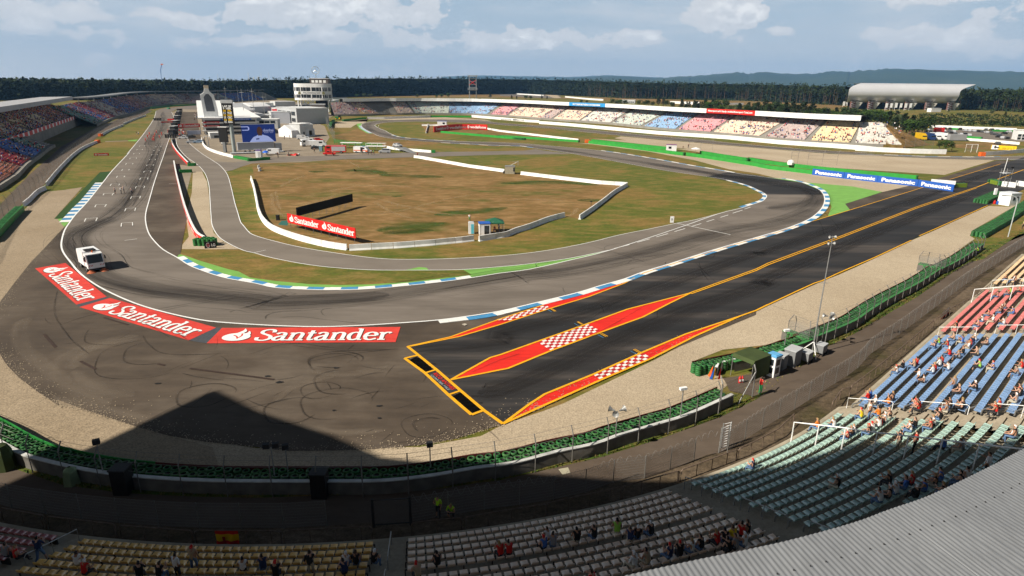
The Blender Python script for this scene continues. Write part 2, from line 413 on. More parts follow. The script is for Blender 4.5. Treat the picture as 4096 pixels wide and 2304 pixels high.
wx_ = MA('MULTIPLY', MA('SUBTRACT', cloudnoise(9.0, 2.0, 16.0, 5.0, 1.0, 1.5), .5), .13); wy_ = MA('MULTIPLY', MA('SUBTRACT', cloudnoise(4.0, 7.0, 20.0, 5.0, 1.0, 1.5), .5), .05)
az2, el2 = MA('ADD', az, wx_), MA('ADD', el, wy_)
def blob(pxx, py, rx, ry, wgt):
    v = (RM @ Vector((pxx - 2048, py - 1152, F))).normalized(); a0, e0 = math.atan2(v.x, v.y), v.z
    dx = MA('MULTIPLY', MA('SUBTRACT', az2, a0), F / rx); dy = MA('MULTIPLY', MA('SUBTRACT', el2, e0), F / ry)
    below = MA('MULTIPLY', MA('MINIMUM', dy, 0.0), 1.9)                     # flat cloud base
    dy2 = MA('ADD', MA('MAXIMUM', dy, 0.0), below)
    r2 = MA('ADD', MA('MULTIPLY', dx, dx), MA('MULTIPLY', dy2, dy2))
    return MA('MULTIPLY', MA('MAXIMUM', MA('SUBTRACT', 1.0, r2), 0.0), wgt)
BL = [(1130, 70, 260, 70, .55), (1330, 20, 330, 75, .6), (1090, 165, 110, 60, .5), (790, 100, 110, 45, .45), (960, 95, 60, 30, .3), (1330, 155, 130, 45, .35),
      (1690, 70, 150, 75, .5), (1900, 165, 420, 60, .42), (1640, 180, 180, 40, .3), (2110, 170, 120, 60, .45), (2330, 165, 150, 75, .45), (2560, 160, 120, 60, .45),
      (2880, 70, 190, 105, .6), (3000, 60, 110, 60, .4), (3130, 150, 220, 40, .25), (3560, 155, 120, 50, .35), (3760, 160, 170, 70, .45), (3990, 200, 140, 60, .35),
      (4020, 90, 170, 60, .45), (200, 50, 420, 50, .25), (330, 140, 520, 60, .16), (700, 170, 320, 40, .16), (3900, -10, 260, 40, .35)]
def cover(du, dv):
    n1 = cloudnoise(du, dv, 11.0, 9.0, 1.0, 1.9); n2 = cloudnoise(du + 3.0, dv, 3.0, 3.0, 1.0, 3.0)
    return MA('ADD', MA('MULTIPLY', n1, 1.75), MA('MULTIPLY', n2, .35))
tot = None
for b_ in BL:
    o_ = blob(*b_); tot = o_ if tot is None else MA('ADD', tot, o_)
tot = MA('MINIMUM', tot, .75)
d0 = MA('ADD', cover(0, 0), tot); d1 = MA('ADD', cover(-.008, .012), tot)
def sm(x, a, b):
    n = N.new('ShaderNodeMapRange'); n.interpolation_type = 'SMOOTHSTEP'; L.new(x, n.inputs[0])
    n.inputs[1].default_value = a; n.inputs[2].default_value = b; return n.outputs[0]
mask = MA('MULTIPLY', sm(d0, 1.2, 1.33), sm(MA('SUBTRACT', .5, el), .0, .3))
lit = sm(MA('SUBTRACT', d0, d1), -.1, .16)
thick = sm(d0, 1.3, 1.8)
S_ = .7 / .055
def rgb(c): 
    n = N.new('ShaderNodeRGB'); n.outputs[0].default_value = (c[0] * S_, c[1] * S_, c[2] * S_, 1); return n.outputs[0]
def mixc(f, a, b):
    n = N.new('ShaderNodeMix'); n.data_type = 'RGBA'
    if isinstance(f, float): n.inputs[0].default_value = f
    else: L.new(f, n.inputs[0])
    L.new(a, n.inputs[6]); L.new(b, n.inputs[7]); return n.outputs[2]
clear_hi, clear_lo = rgb((.42, .53, .635)), rgb((.64, .67, .7))
lowsky = mixc(sm(el, 0.0, .12), clear_lo, clear_hi)
veil = mixc(MA('MULTIPLY', sm(cloudnoise(5.0, 0.0, 3.2, 4.0, 1.0, 5.0), .42, .7), .75), lowsky, rgb((.66, .69, .73)))
cl = mixc(lit, rgb((.56, .6, .66)), rgb((1.65, 1.6, 1.5)))
cl = mixc(MA('MULTIPLY', thick, .25), rgb((.72, .73, .75)), cl)
lo = mixc(MA('MULTIPLY', mask, .9), veil, cl)
up = sm(el, .16, .42)
dim = N.new('ShaderNodeVectorMath'); dim.operation = 'SCALE'; L.new(sky.outputs[0], dim.inputs[0]); dim.inputs['Scale'].default_value = .22
L.new(mixc(up, lo, dim.outputs[0]), bg.inputs['Color'])
w.cycles.sampling_method = 'MANUAL'; w.cycles.sample_map_resolution = 256
vs = scene.view_settings; vs.view_transform = 'Standard'; vs.look = 'None'; vs.exposure = .58; vs.gamma = 1
scene.cycles.use_denoising = True
scene.cycles.max_bounces = 6; scene.cycles.diffuse_bounces = 3; scene.cycles.glossy_bounces = 2; scene.cycles.transparent_max_bounces = 12
scene.cycles.volume_bounces = 0
# ------------------------------------------------------------------ ground sheets
def sheet(name, big=40000.0):
    v = [-big, -6000, -2500, -800, -200, 0, 200, 800, 2500, 6000, big]
    mb = MB()
    for i in range(10):
        for j in range(10): mb.quad((v[i], v[j], 0), (v[i + 1], v[j], 0), (v[i + 1], v[j + 1], 0), (v[i], v[j + 1], 0))
    return tag(mb.build(name, GRASS), kind='structure')
sheet('ground')
E1 = "S2010,790 1975,900 1830,1110 1640,1340 A1300,155 1130,335 1040,450 880,650 760,780 700,860 650,940 622,1040 620,1110 650,1180 720,1270 E770,75 850,150 1000,250 1200,350 1400,430 1600,490 1850,550 2100,595 2400,620 F0,627 300,643 700,652 1100,640 1500,615 1890,585 2200,545 G0,495 300,425 530,370 790,305 1020,235 1250,170 1450,95 1700,20 C2050,1165 2300,1090 D0,975 150,930 300,875 420,820 500,760 550,700 570,640 560,580 520,530 440,490 340,455 200,425 100,415 0,405 C2400,365 2200,330 1900,280 1600,225 1300,175 1100,145 800,110 500,85 200,60 U2200,868 1700,853 1300,833 1000,805 870,770 780,722 700,690 645,655 660,637 750,618 900,607 1200,600 1500,605 1800,615 2200,635 V0,643 700,693 1000,727 1560,782 2000,825 2576,872 W700,1068 1400,1125 2000,1172 2576,1192 X400,1190 800,1205 1500,1240 2200,1253 2576,1252 Q4300,640"
E2 = "S2210,800 2245,900 2215,1060 2160,1200 A1640,200 1560,430 1500,640 1470,750 1465,840 1490,950 1540,1030 1640,1130 1780,1210 1900,1287 2000,1330 2150,1383 2300,1424 E2576,215 F250,257 600,277 900,280 1200,270 1600,235 2000,190 2300,147 2515,112 C300,1330 700,1240 1100,1140 1760,925 2200,770 2400,720 2576,665 Q3053,803 3066,782 3029,760 C2480,480 2300,432 2100,398 1700,340 1300,268 1000,212 700,160 500,130 250,97 36,85 U1900,890 1500,870 1200,850 900,825 720,795 620,755 560,725 500,690 468,655 480,630 560,605 700,588 900,578 1200,572 1600,573 2000,583 V0,618 700,668 1300,720 2000,785 2576,830 W700,1035 1400,1095 2000,1140 2576,1168 X400,1165 800,1190 1200,1208 1600,1217 2000,1220 2576,1205 Q4300,610"
PL = "A1770,0 1775,50 1800,110 1880,200 1980,270 2040,330 2080,400 2105,500 2115,650 2125,800 2140,900 2200,1000 2300,1070 2450,1140 B60,1170 200,1210 500,1270 800,1310 1200,1337 1600,1340 2100,1335 C0,1305 300,1275 700,1220 1100,1138"
PR = "A1890,0 1900,50 1950,100 2040,170 2150,240 2220,290 2290,380 2330,520 2360,650 2390,750 2420,850 2450,890 2516,965 B80,1000 200,1035 400,1085 600,1125 850,1165 1100,1200 1400,1228 1800,1230 2200,1215 C0,1195 300,1165 600,1120 900,1060 1200,985 1500,925 1760,870 1970,830 2200,770"
e1, e2, pl, pr = (gp(s, sm=3) for s in (E1, E2, PL, PR))
poly('infield_field', gp("B20,262 60,500 95,720 150,830 300,925 600,1045 985,1125 1500,1100 2290,1030 2576,990 C150,955 300,905 480,835 652,790 790,822 1000,695 1280,480 1000,462 650,425 200,370 B2570,345 2200,295 1900,240 1650,195 1300,225 900,225 500,255", 0), .02, DRY)
poly('dry_field', gp("U1230,640 1310,740 1430,735 V0,770 1010,855 1015,820 0,700 U1700,640"), .02, DRY)
poly('dry_field', gp("U50,800 250,830 600,880 900,930 1500,880 2250,925 2250,905 1500,875 900,830 640,760 400,700"), .016, DRY)
# gravel traps
BARB = "I0,150 200,260 370,345 500,385 870,465 1280,515 1820,545 J0,550 770,550 1130,545 1500,505 1820,450 2108,415 K390,330 690,270 850,215 1200,115 1500,22 G1760,1449 2000,1375 2300,1250"
barb = [G(x, y, 1.05) for x, y in px('Q-500,1480 ' + BARB)]                # near tyre barrier, left to right
trap = gp("A830,500 640,530 480,545 330,640 230,745 120,880 0,1010 Q-260,1140") + barb[:-1]
trap += gp("G2290,1235 2200,1100 1960,1130 1935,1000 2240,880 H0,830 250,730 500,640 740,540 860,460 1080,330 1400,170 1640,20 D1640,1290 1840,1190 2080,1020 2030,990 2050,940 2576,640 2420,700 2220,690 1840,860 1690,930 1460,1030 1270,1120 1080,1215 920,1290 720,1380 540,1449 G2200,640 1540,990 640,1420 430,1500 K25,205 J1900,300 1400,390 I2108,400 1130,230 470,0 E0,930 -200,700 160,190 310,0 A650,900 600,820 545,820")
poly('gravel_trap', trap, .03, GRAV)
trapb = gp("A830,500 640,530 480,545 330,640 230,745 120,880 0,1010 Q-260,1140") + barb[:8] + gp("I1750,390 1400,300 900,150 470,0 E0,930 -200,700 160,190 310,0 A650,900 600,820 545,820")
poly('gravel_trap', trapb, .036, GRAVDIM)
poly('gravel_trap', gp("V1560,790 1470,815 1640,845 1180,820 2470,960 W0,1110 910,1240 950,1220 1800,1340 X0,1350 1550,1449 2200,1258 1500,1243 800,1210 W2576,1197 2000,1178 1400,1130 700,1073 0,1010 V2576,877 2000,832"), .03, GRAV)
poly('gravel_trap', gp("V1000,880 1180,880 1400,905 W0,1190 600,1260 1800,1400 D450,375 1500,495 1410,492 1150,550 850,495 400,455 150,425 C2576,360 2300,320 1960,230 V1900,985 1200,895"), .03, GRAV)
poly('gravel_trap', gp("U150,600 250,600 550,570 900,578 1500,572 2150,590 2050,575 1550,545 560,565 250,595 130,605 130,680 330,680 410,630 480,625 540,600"), .032, GRAV)
poly('gravel_trap', gp("A1940,345 2035,345 2085,450 2105,600 2115,800 2150,960 2250,1050 2400,1125 1830,1128 1835,1080 1900,1000 1870,800 1930,560"), .03, GRAV)
# asphalt sheets
poly('paddock_ground', gp("A1720,0 1735,100 1890,285 1760,268 1800,350 1860,620 1930,350 2040,345 2290,340 B20,262 500,250 900,222 1650,195 1640,160 C360,130 700,168 250,172 0,172 B2576,140 1700,155 1300,160 700,150 800,0 T2250,980 2130,930 2300,880 2380,840 2060,700 1700,640 640,640 620,700 200,830 200,960"), .026, PADD)
poly('run_off_apron', gp("A650,905 E310,0 160,190 0,400 -200,700 0,930 80,1050 200,1170 400,1320 600,1449 I470,0 700,85 900,150 1130,225 1400,300 1700,350 2108,390 J300,425 700,420 1000,410 1400,375 1700,320 1950,240 2090,205 K100,170 G430,1449 560,1400 1540,960 2576,530 2576,400 1450,95 300,425 F2200,545 1890,583 1100,638 300,641 E2400,618 1850,548 1400,428 1000,248 770,73"), .05, APRON)
poly('parking_lane', gp("A1700,50 1640,200 1560,430 1500,640 1470,750 1465,840 1490,950 1540,1030 1640,1130 1780,1210 1815,1180 1830,1080 1885,800 1840,560 1790,330 1755,265 1890,285 1730,90 1725,40"), .045, APRON)
mt = list(e1) + list(reversed(e2))
poly('race_track', mt, .062, ASPH)
poly('far_track', gp("S2010,790 2210,800 T350,760 640,770 640,708 350,735 150,755 70,785"), .05, ASPH)
poly('pit_exit_lane', pl + list(reversed(pr)), .056, PITL)
poly('pit_lane', gp("A1730,60 1775,55 1895,55 2025,40 2020,0 T610,880 620,800 400,800 360,900 300,1000 290,1130"), .05, APRON)
poly('access_road', gp("T1080,1449 1240,1430 B200,200 700,185 1650,150 C0,138 250,132 360,118 500,140 720,165 300,172 0,174 B1650,200 900,222 0,262 A2340,330 2290,340 2150,240 2380,255"), .048, PITL)
# drag strip
SE1 = "F1612,852 2100,745 G0,600 480,455 960,320 1440,140 1800,10 C2400,1075 D0,992 440,850 820,735 1560,505 2100,345 2576,200 Q4300,560"
SE2 = "K25,205 G430,1449 1020,1180 1540,962 1960,740 2576,495 H0,438 D560,1440 1440,1035 1680,920 2220,685 2576,520 Q4400,640"
poly('drag_strip', gp(SE1) + list(reversed(gp(SE2))), .07, DRAG)
poly('drag_strip_shoulder', gp("D830,735 775,670 1150,552 1410,490 1800,390 2300,232 2576,230 Q4300,620 4300,580 D2576,300 1560,510"), .064, APRON)
poly('resurfaced_patch', gp("C2080,393 2310,350 2576,380 D0,402 100,412 200,425 340,455 440,490 520,530 545,578 300,577 0,577 C2640,560 2640,540 2576,522 2480,480"), .066, DRAG)
# painted green
gi = gp("A1780,1210 1900,1287 2000,1330 2150,1383 2300,1424 E2576,215 F250,257 600,277 900,280 1200,270 1600,235 2000,190 2300,147 2515,112 C300,1330 700,1240 1100,1140 700,1220 300,1275 0,1305 B2100,1335 1800,1338 F1700,50 1000,190 300,180 A2400,1330 1900,1195 1800,1182", sm=2)
poly('green_painted_strip', gi, .068, GPNT)
poly('grass_island', gp("A1815,1178 1832,1126 2200,1130 2500,1160 B60,1172 200,1212 500,1272 800,1312 1200,1339 1600,1342 2150,1337 2230,1385 F1900,165 1600,200 1200,225 900,232 600,222 250,190 0,155 A2400,1352 2300,1330 2150,1285 2000,1240 1900,1205"), .075, GRASS)
poly('green_painted_strip', gp("D0,405 100,415 200,425 400,455 850,495 1150,550 775,670 825,732 440,852 600,800 640,700 600,600 520,530 340,455"), .068, GPNT)
poly('green_painted_strip', gp("A990,470 965,485 650,815 690,860 650,897 640,895 580,822 660,812"), .05, GPNT)
poly('artificial_turf', gp("A1005,350 1132,338 1030,445 960,480 655,812 545,820"), .046, GTURF)
poly('green_painted_strip', gp("U470,620 405,632 440,690 540,750 610,758 540,715 500,690 468,655"), .05, GPNT)
poly('green_painted_strip', gp("A1290,30 1390,20 1370,38 1290,38"), .05, GPNT)
poly('access_track', gp("A1060,38 1300,30 1290,38 1060,46"), .045, PADD)
# ------------------------------------------------------------------ lines
def lines(name, specs, m, z):
    mb = MB()
    for i, (s, wd) in enumerate(specs):
        pts = s if isinstance(s, list) else gp(s)
        mb.ribbon(pts, wd, z + i * .0012)
    return tag(mb.build(name, m), kind='structure')
lines('white_edge_line', [(e1, .24), (e2, .2), (pl, .16), (pr, .16), ("Q0,0 1,1" and "D2290,222 2576,224", .2)], WHITE, .09)
dash = []
for s in ("C1150,1122 1300,1083", "C1380,1060 1505,1025", "C1572,1005 1690,972", "C1755,952 1862,920", "C1925,900 2025,870", "C2078,852 2155,828", "C2218,808 2298,783", "C2342,766 2440,735", "C2460,725 2520,705"):
    dash.append((s, .2))
lines('dashed_line', dash, WLINE, .096)
lines('timing_line', [("C1775,866 2320,983", .2), ("A1780,85 1890,85", .15), ("A1700,470 1920,470", .12), ("B40,1165 160,1138", .12), ("S1830,1112 2190,1105", .25)], WLINE, .1)
gs = []
for a, b, c, d in [((850, 850), (865, 818), (980, 812), (965, 845)), ((955, 705), (968, 680), (1072, 676), (1055, 700)), ((1038, 585), (1048, 567), (1143, 564), (1128, 585)),
                   ((1110, 490), (1120, 471), (1205, 470), (1195, 485)), ((1172, 408), (1182, 391), (1257, 390), (1247, 403)), ((1225, 337), (1233, 322), (1303, 322), (1295, 333)),
                   ((1265, 277), (1273, 262), (1340, 262), (1333, 272)), ((1305, 220), (1312, 208), (1375, 207), (1370, 216)), ((1342, 172), (1349, 162), (1408, 161), (1402, 169)),
                   ((1375, 130), (1382, 121), (1436, 120), (1430, 128)), ((1403, 93), (1409, 85), (1460, 84), (1455, 91)),
                   ((1220, 902), (1224, 868), (1334, 860), (1336, 892)), ((1256, 748), (1268, 719), (1367, 714), (1357, 744)), ((1314, 622), (1326, 599), (1415, 596), (1407, 618)),
                   ((1363, 517), (1373, 497), (1458, 493), (1448, 514)), ((1407, 430), (1415, 412), (1492, 409), (1484, 426)), ((1446, 357), (1452, 343), (1521, 340), (1515, 353)),
                   ((1476, 290), (1481, 280), (1547, 277), (1541, 287)), ((1503, 232), (1508, 224), (1566, 221), (1561, 230)), ((1524, 184), (1529, 176), (1587, 174), (1582, 181)),
                   ((1547, 139), (1552, 132), (1605, 130), (1600, 137)), ((1565, 100), (1569, 94), (1620, 92), (1616, 98))]:
    gs.append((gp('A%d,%d %d,%d' % (*a, *b)), .15)); gs.append((gp('A%d,%d %d,%d' % (*b, *c)), .15)); gs.append((gp('A%d,%d %d,%d' % (*c, *d)), .15))
gs.append((gp('A1255,1045 1382,1029'), .15))
lines('grid_slot_marks', gs, WLINE, .094)
YL = [("F1585,852 2020,755 G0,575 440,432", .22), ("F1612,852 2110,752 G0,632 500,470 900,348 1250,215 1450,110", .22), ("G1450,110 1800,0 C2400,1070 D0,988 440,848 820,735 1560,505", .2), ("D1830,425 2340,268", .2),
      ("D2095,505 2210,460 2576,325", .3), ("F1585,852 1880,1090 2110,1290 2355,1498 K25,205", .32), ("F1557,973 1690,940", .3), ("F1557,973 1760,1120 2000,1345 2120,1449 J1825,130", .32), ("F1760,1122 1862,1090", .25), ("F2000,1340 2115,1300", .25), ("J1825,130 1935,88", .3),
      ("F2020,1190 2420,965 G0,938 400,795 850,635 1280,478 1920,312", .26), ("F2020,1190 G0,1090 80,1075 520,893 1000,715 1440,555 1700,420 1920,312", .26),
      ("G1910,312 2576,72 D0,1270 700,1010 1500,700 2095,503", .2), ("G1925,322 2576,88 D0,1288 700,1026 1500,714 2098,512", .2),
      ("K25,205 G290,1440 450,1335 950,1130 1420,918 1870,728 2420,545 2576,490 H0,430", .26), ("K25,205 G440,1449 1040,1180 1520,975 1960,750 2420,545", .26),
      ("H0,432 280,300 465,215 D540,1449 720,1365 1080,1210 1440,1040", .22), ("D1520,995 1680,925 2210,688", .2)]
lines('yellow_line', YL, YEL, .1)
lines('yellow_tick_mark', [("G500,470 550,502", .1), ("G515,470 565,500", .1), ("G775,606 825,636", .1), ("G785,604 838,634", .1), ("G1005,726 1065,757", .1), ("G1022,722 1085,754", .1), ("G1340,886 1400,920", .1), ("G1355,882 1420,916", .1)], YEL, .13)
lines('blue_tick_mark', [("G478,482 520,508", .07), ("G748,622 790,648", .07), ("G985,738 1040,768", .07), ("G1312,902 1378,936", .07)], KBLUE, .132)
poly('red_painted_zone', gp("F1600,852 2020,755 G0,575 440,432 790,325 1150,225 1450,108 1250,213 900,346 500,468 0,630 F2110,750 1612,852"), .08, RED)
poly('red_painted_zone', gp("F2025,1188 2420,967 G0,940 400,797 850,637 1280,480 1918,313 1700,418 1440,553 1000,713 520,891 80,1073 0,1088"), .08, RED)
poly('red_painted_zone', gp("K27,203 G290,1442 450,1337 950,1132 1420,920 1870,730 2420,547 1960,748 1520,973 1040,1178 440,1447"), .08, RED)
def chequer(name, bl, br, tl, tr, nu, nv, ragged):
    p = [gp('G%s,%s' % c)[0] for c in (bl, br, tl, tr)]
    def at(u, v): return p[0].lerp(p[1], u).lerp(p[2].lerp(p[3], u), v)
    mb = MB()
    for j in range(nv):
        for i in range(nu):
            if j < len(ragged) and not (ragged[j][0] <= i < nu - ragged[j][1]): continue
            mb.m((i + j) % 2); g = .03
            q = [at((i + g) / nu, (j + g) / nv), at((i + 1 - g) / nu, (j + g) / nv), at((i + 1 - g) / nu, (j + 1 - g) / nv), at((i + g) / nu, (j + 1 - g) / nv)]
            mb.quad(*[(v.x, v.y, .092) for v in q])
    return tag(mb.build(name, [WLINE, REDDK]), kind='structure')
chequer('chequered_marking', (20, 612), (500, 468), (-30, 578), (470, 432), 14, 3, [(1, 0), (0, 0), (0, 0)])
chequer('chequered_marking', (515, 896), (1005, 690), (378, 808), (880, 625), 14, 6, [(0, 0)] * 6)
chequer('chequered_marking', (1000, 1182), (1530, 970), (940, 1140), (1430, 912), 14, 3, [(0, 0)] * 3)
# start box with burnt rubber
poly('start_box_patch', gp("F1765,1130 1870,1095 2110,1295 2000,1330"), .078, DARK)
def rough_poly(s, amp=.05, n=5):
    p = resample(gp(s), .25); return [q + Vector((U(-amp, amp), U(-amp, amp), 0)) for q in p]
CONCP = layered('start_pad_concrete', [(3, g1, 5, [(.35, (.02, .018, .016)), (.6, (.12, .09, .07)), (.75, (.4, .33, .26))], 'MIX', 1)])
poly('start_pad', gp("F1585,965 1690,945 1865,1085 1750,1118"), .078, CONCP)
poly('start_pad', gp("N1540,680 1850,575 2430,1040 2120,1150"), .078, CONCP)
poly('burnt_rubber_patch', rough_poly("F1600,985 1680,955 1720,975 1845,1080 1815,1100 1760,1105 1650,1030 1600,985"), .084, BURNT)
poly('burnt_rubber_patch', rough_poly("N1610,690 1840,590 1900,620 2380,1000 2330,1080 2130,1130 2060,1100 1620,720 1610,690"), .084, BURNT)
sq = [G(*px('F' + c)[0]) for c in ('1775,1128', '2000,1318', '1870,1098', '2105,1296')]
for v in sq: v.z = .09
q = Quad(*sq, lift=.004)
for i, (t, m_, uu, vv) in enumerate((('RICO ANTHES', REDP, (.08, .92), (.48, .9)), ('QUARTER MILE', mat('faded_blue_paint', (.25, .3, .34), .8, .3, 3), (.1, .9), (.12, .4)))):
    tag(word(t, q, None, m_, uu, vv, bold=.02, name='start_box_lettering', k=1 + i * .3), kind='structure')
# sponsor decals painted on the run-off
for c in (('E355,65', 'E770,430', 'E660,10', 'E1075,350'), ('E800,455', 'E1900,790', 'E1105,362', 'E2175,662'), ('E2080,820', 'F1465,808', 'E2235,665', 'F1515,655')):
    v = [G(*px(k)[0]) for k in c]
    d = poly('painted_decal', [v[0], v[1], v[3], v[2]], .085, REDD)
    for p in v: p.z = .087
    bank_word(Quad(*v, lift=.006), d, v0=.16, xh=.5)
poly('patched_asphalt', gp("E1065,350 1105,362 800,455 765,430"), .083, mat('blue_grey_tar', (.06, .065, .075), .8, .15, 3))
poly('patched_asphalt', gp("E2180,660 2240,665 2080,820 1900,792"), .083, MATS['blue_grey_tar'])
# ------------------------------------------------------------------ kerbs
def kerb(pts, wd, blk, side=1, first=0, name='kerb'):
    p = resample(pts, blk / 3); ns = normals(p); mb = MB()
    for i in range(len(p) - 1):
        mb.m((i // 3 + first) % 2)
        a, b, na, nb = p[i], p[i + 1], ns[i] * side, ns[i + 1] * side
        za, zb = .075, .13
        A0, B0 = Vector((a.x, a.y, za)), Vector((b.x, b.y, za)); A1, B1 = a + na * wd, b + nb * wd
        A1.z = B1.z = zb - (.02 if i % 3 == 0 else 0); mb.quad(A0, B0, B1, A1)
        A2, B2 = A1.copy(), B1.copy(); A2.z = B2.z = .06; mb.quad(A1, B1, B2, A2)
    return tag(mb.build(name, [WLINE, KBLUE]), kind='structure')
def sub(s, sm=4): return gp(s, sm=sm)
kerb(sub("F1890,583 2320,535 G0,495 300,425 530,370 790,305 1020,235 1250,170 1450,95 1700,20 C2050,1165 2300,1090 D0,975 150,930 300,875 420,820 500,760 550,700 570,640 560,580 520,530 440,490 340,455 200,425 100,415"), 1.15, 3.4, 1)
kerb(sub("A1780,1210 1900,1287 2000,1330 2150,1383 2300,1424 E2576,215 F250,257 600,277 900,280 1200,270 1600,235 2000,190 2280,150"), 1.0, 2.3, -1)
kerb(sub("A1030,455 960,550 880,650 820,710 760,780 690,858"), 1.6, 2.2, 1)
kerb(sub("C2350,355 2200,330 1900,280 1600,225 1300,175 1100,145 1000,132"), .9, 4.5, 1)
kerb(sub("C2300,432 2480,480 Q3029,760 3066,782 3053,803 C2576,665 2420,712"), .9, 3.0, 1)
kerb(sub("U468,655 500,690 560,725 610,752"), 1.6, 2.5, 1)
kerb(sub("U870,772 1000,803 1300,831 1700,851"), .8, 5.0, 1)
kerb(sub("X780,1190 1200,1208 1600,1217 2000,1220 2300,1215"), .9, 5.0, -1)
kerb(sub("U1500,872 1900,892 2200,910 V250,912 450,940"), .8, 5.0, 1)
# ------------------------------------------------------------------ rubber marks: soft-edged ribbons, dark where tyres have been
def skidmat(name, col, strength, sc):
    m = bpy.data.materials.new(name); m.use_nodes = True; nt = m.node_tree; N = nt.nodes; L = nt.links; b = N['Principled BSDF']
    b.inputs['Base Color'].default_value = (*col, 1); b.inputs['Roughness'].default_value = .7; b.inputs['Specular IOR Level'].default_value = .2
    uv = N.new('ShaderNodeUVMap'); sp = N.new('ShaderNodeSeparateXYZ'); L.new(uv.outputs[0], sp.inputs[0])
    def A(op, x, y):
        n = N.new('ShaderNodeMath'); n.operation = op
        for i, k in enumerate((x, y)):
            if isinstance(k, (int, float)): n.inputs[i].default_value = k
            else: L.new(k, n.inputs[i])
        return n.outputs[0]
    v = sp.outputs[1]; bell = A('MULTIPLY', A('MULTIPLY', v, A('SUBTRACT', 1.0, v)), 4.0)
    mp = N.new('ShaderNodeMapping'); mp.inputs['Scale'].default_value = (sc[0], sc[1], 1); L.new(uv.outputs[0], mp.inputs[0])
    nz = N.new('ShaderNodeTexNoise'); nz.inputs['Scale'].default_value = 1; nz.inputs['Detail'].default_value = 4; L.new(mp.outputs[0], nz.inputs['Vector'])
    r = ramp(N, [(.3, grey(.1)), (.62, grey(1))]); L.new(nz.outputs['Fac'], r.inputs['Fac'])
    a = A('MULTIPLY', A('MULTIPLY', bell, r.outputs['Color']), strength); L.new(a, b.inputs['Alpha'])
    return m
class RB:
    def __init__(s): s.v = []; s.f = []; s.uv = []
    def rib(s, pts, w, z):
        ns = normals(pts); o = len(s.v); t = U(0, 500); prev = None
        for i, (p, n) in enumerate(zip(pts, ns)):
            if prev is not None: t += (p - prev).length
            prev = p; ww = w * (min(1, .25 + i / 3, .25 + (len(pts) - 1 - i) / 3))
            for k in (0, 1): q = p + n * (ww * (k - .5)); s.v.append((q.x, q.y, z)); s.uv.append((t, k))
        for i in range(len(pts) - 1): s.f.append((o + 2 * i, o + 2 * i + 1, o + 2 * i + 3, o + 2 * i + 2))
    def build(s, name, m):
        me = bpy.data.meshes.new(name); me.from_pydata(s.v, [], s.f); u = me.uv_layers.new(name='UVMap')
        for lp in me.loops: u.data[lp.index].uv = s.uv[lp.vertex_index]
        me.materials.append(m); o = bpy.data.objects.new(name, me); COL.objects.link(o); return tag(o, kind='structure')
soft = RB(); thin = RB(); pale = RB()
r1 = gp("S2100,800 2080,1000 1950,1200 A1560,130 1490,300 1420,450 1300,640 1120,800 900,900 740,1000 760,1120 900,1230 E1000,130 1500,260 2000,330 2576,390 F200,420 700,400 1300,350 1900,250 2576,140 G200,120 C700,1330 1400,1180 2200,960 D100,850 400,740 520,640 480,560 340,500 0,440 C2300,390 1800,310 1200,215 700,140 200,80 U2000,880 1500,862 1000,818 800,770 600,720 540,660 600,620 900,592 1500,588 V0,630 1000,712 2000,805 W0,990 1400,1110 2576,1180", sm=5)
soft.rib(r1, 6.5, .074)
soft.rib(gp("A1120,800 900,900 790,980 770,1100 900,1240 E1000,150 1500,280 2000,330 2576,370 F300,380 900,360 1400,330", sm=5), 5.0, .0745)
soft.rib(gp("D0,720 250,690 420,640 470,590 400,540 200,500 C2576,440 2300,400 1900,330 1500,270", sm=5), 7, .0745)
for off_, s in ((0, "F1650,900 2576,800 G0,720 800,520 1600,250 2576,-90 D0,1150 1500,620 2400,300"), (0, "F2300,1300 G0,1290 600,1050 1200,780 1900,480 2576,250 H0,200 D0,1420 1500,790 2200,520")):
    for k in (-.9, .9, 0): soft.rib(offset(gp(s, sm=3), k), 2.2, .0748 + .0002 * k)
for a in ("A1640,40 1480,330 1390,520 1290,700", "A1600,60 1520,300 1440,480"):
    for k in (-.8, .8): soft.rib(offset(gp(a, sm=5), k), .9, .0755)
random.seed(21)
for i in range(110):                                            # long marks along the racing line
    k0 = random.randint(0, max(1, len(r1) // 2)); n = random.randint(6, 22); o_ = U(-4.5, 4.5)
    seg = offset(r1[k0:k0 + n], o_); dr = U(-2, 2)
    seg = [p + nn * (dr * j / n) for j, (p, nn) in enumerate(zip(seg, normals(seg)))]
    thin.rib(seg, U(.08, .2), .078 + i * .0001)
def donut(c, r, a0, a1, ex=1.0, wd=.22, z=.082):
    pts = [Vector((c.x + r * math.cos(a) * (1 + .1 * math.sin(3 * a)), c.y + ex * r * math.sin(a), 0)) for a in [a0 + (a1 - a0) * i / 24 for i in range(25)]]
    thin.rib(pts, wd, z)
for s, r, a0, a1 in (("J1450,215", 2.0, 0, 6.1), ("J1480,215", 1.3, 1, 4), ("F850,1000", 2.6, 0, 4.2), ("F830,1010", 2.3, .3, 3.6), ("F700,1290", 1.7, 0, 6), ("E2060,1340", 2.4, .2, 6), ("E1600,900", 3.4, 2.4, 5.2), ("E1550,950", 5.5, 2.2, 5.5),
                     ("J700,30", 3, 0, 5), ("J350,90", 2.4, 1, 6), ("F950,1200", 2.8, 2, 5), ("F380,560", 2.6, 1.2, 3.4), ("F850,500", 1.6, 2, 4.4), ("G640,1050" , 1.5, 0, .1), ("C640,1320", 4, 1.9, 3.6), ("C700,1300", 5, 2.2, 3.6), ("C1500,1150", 7, 1.9, 3.0), ("C2450,850", 5, 2.5, 4), ("C2020,1300", 5, 2.6, 4), ("E1250,700", 4, 3, 5)):
    c = G(*px(s)[0]); donut(c, r, a0, a1, .92, U(.16, .3), .0835 + .0003 * RND())
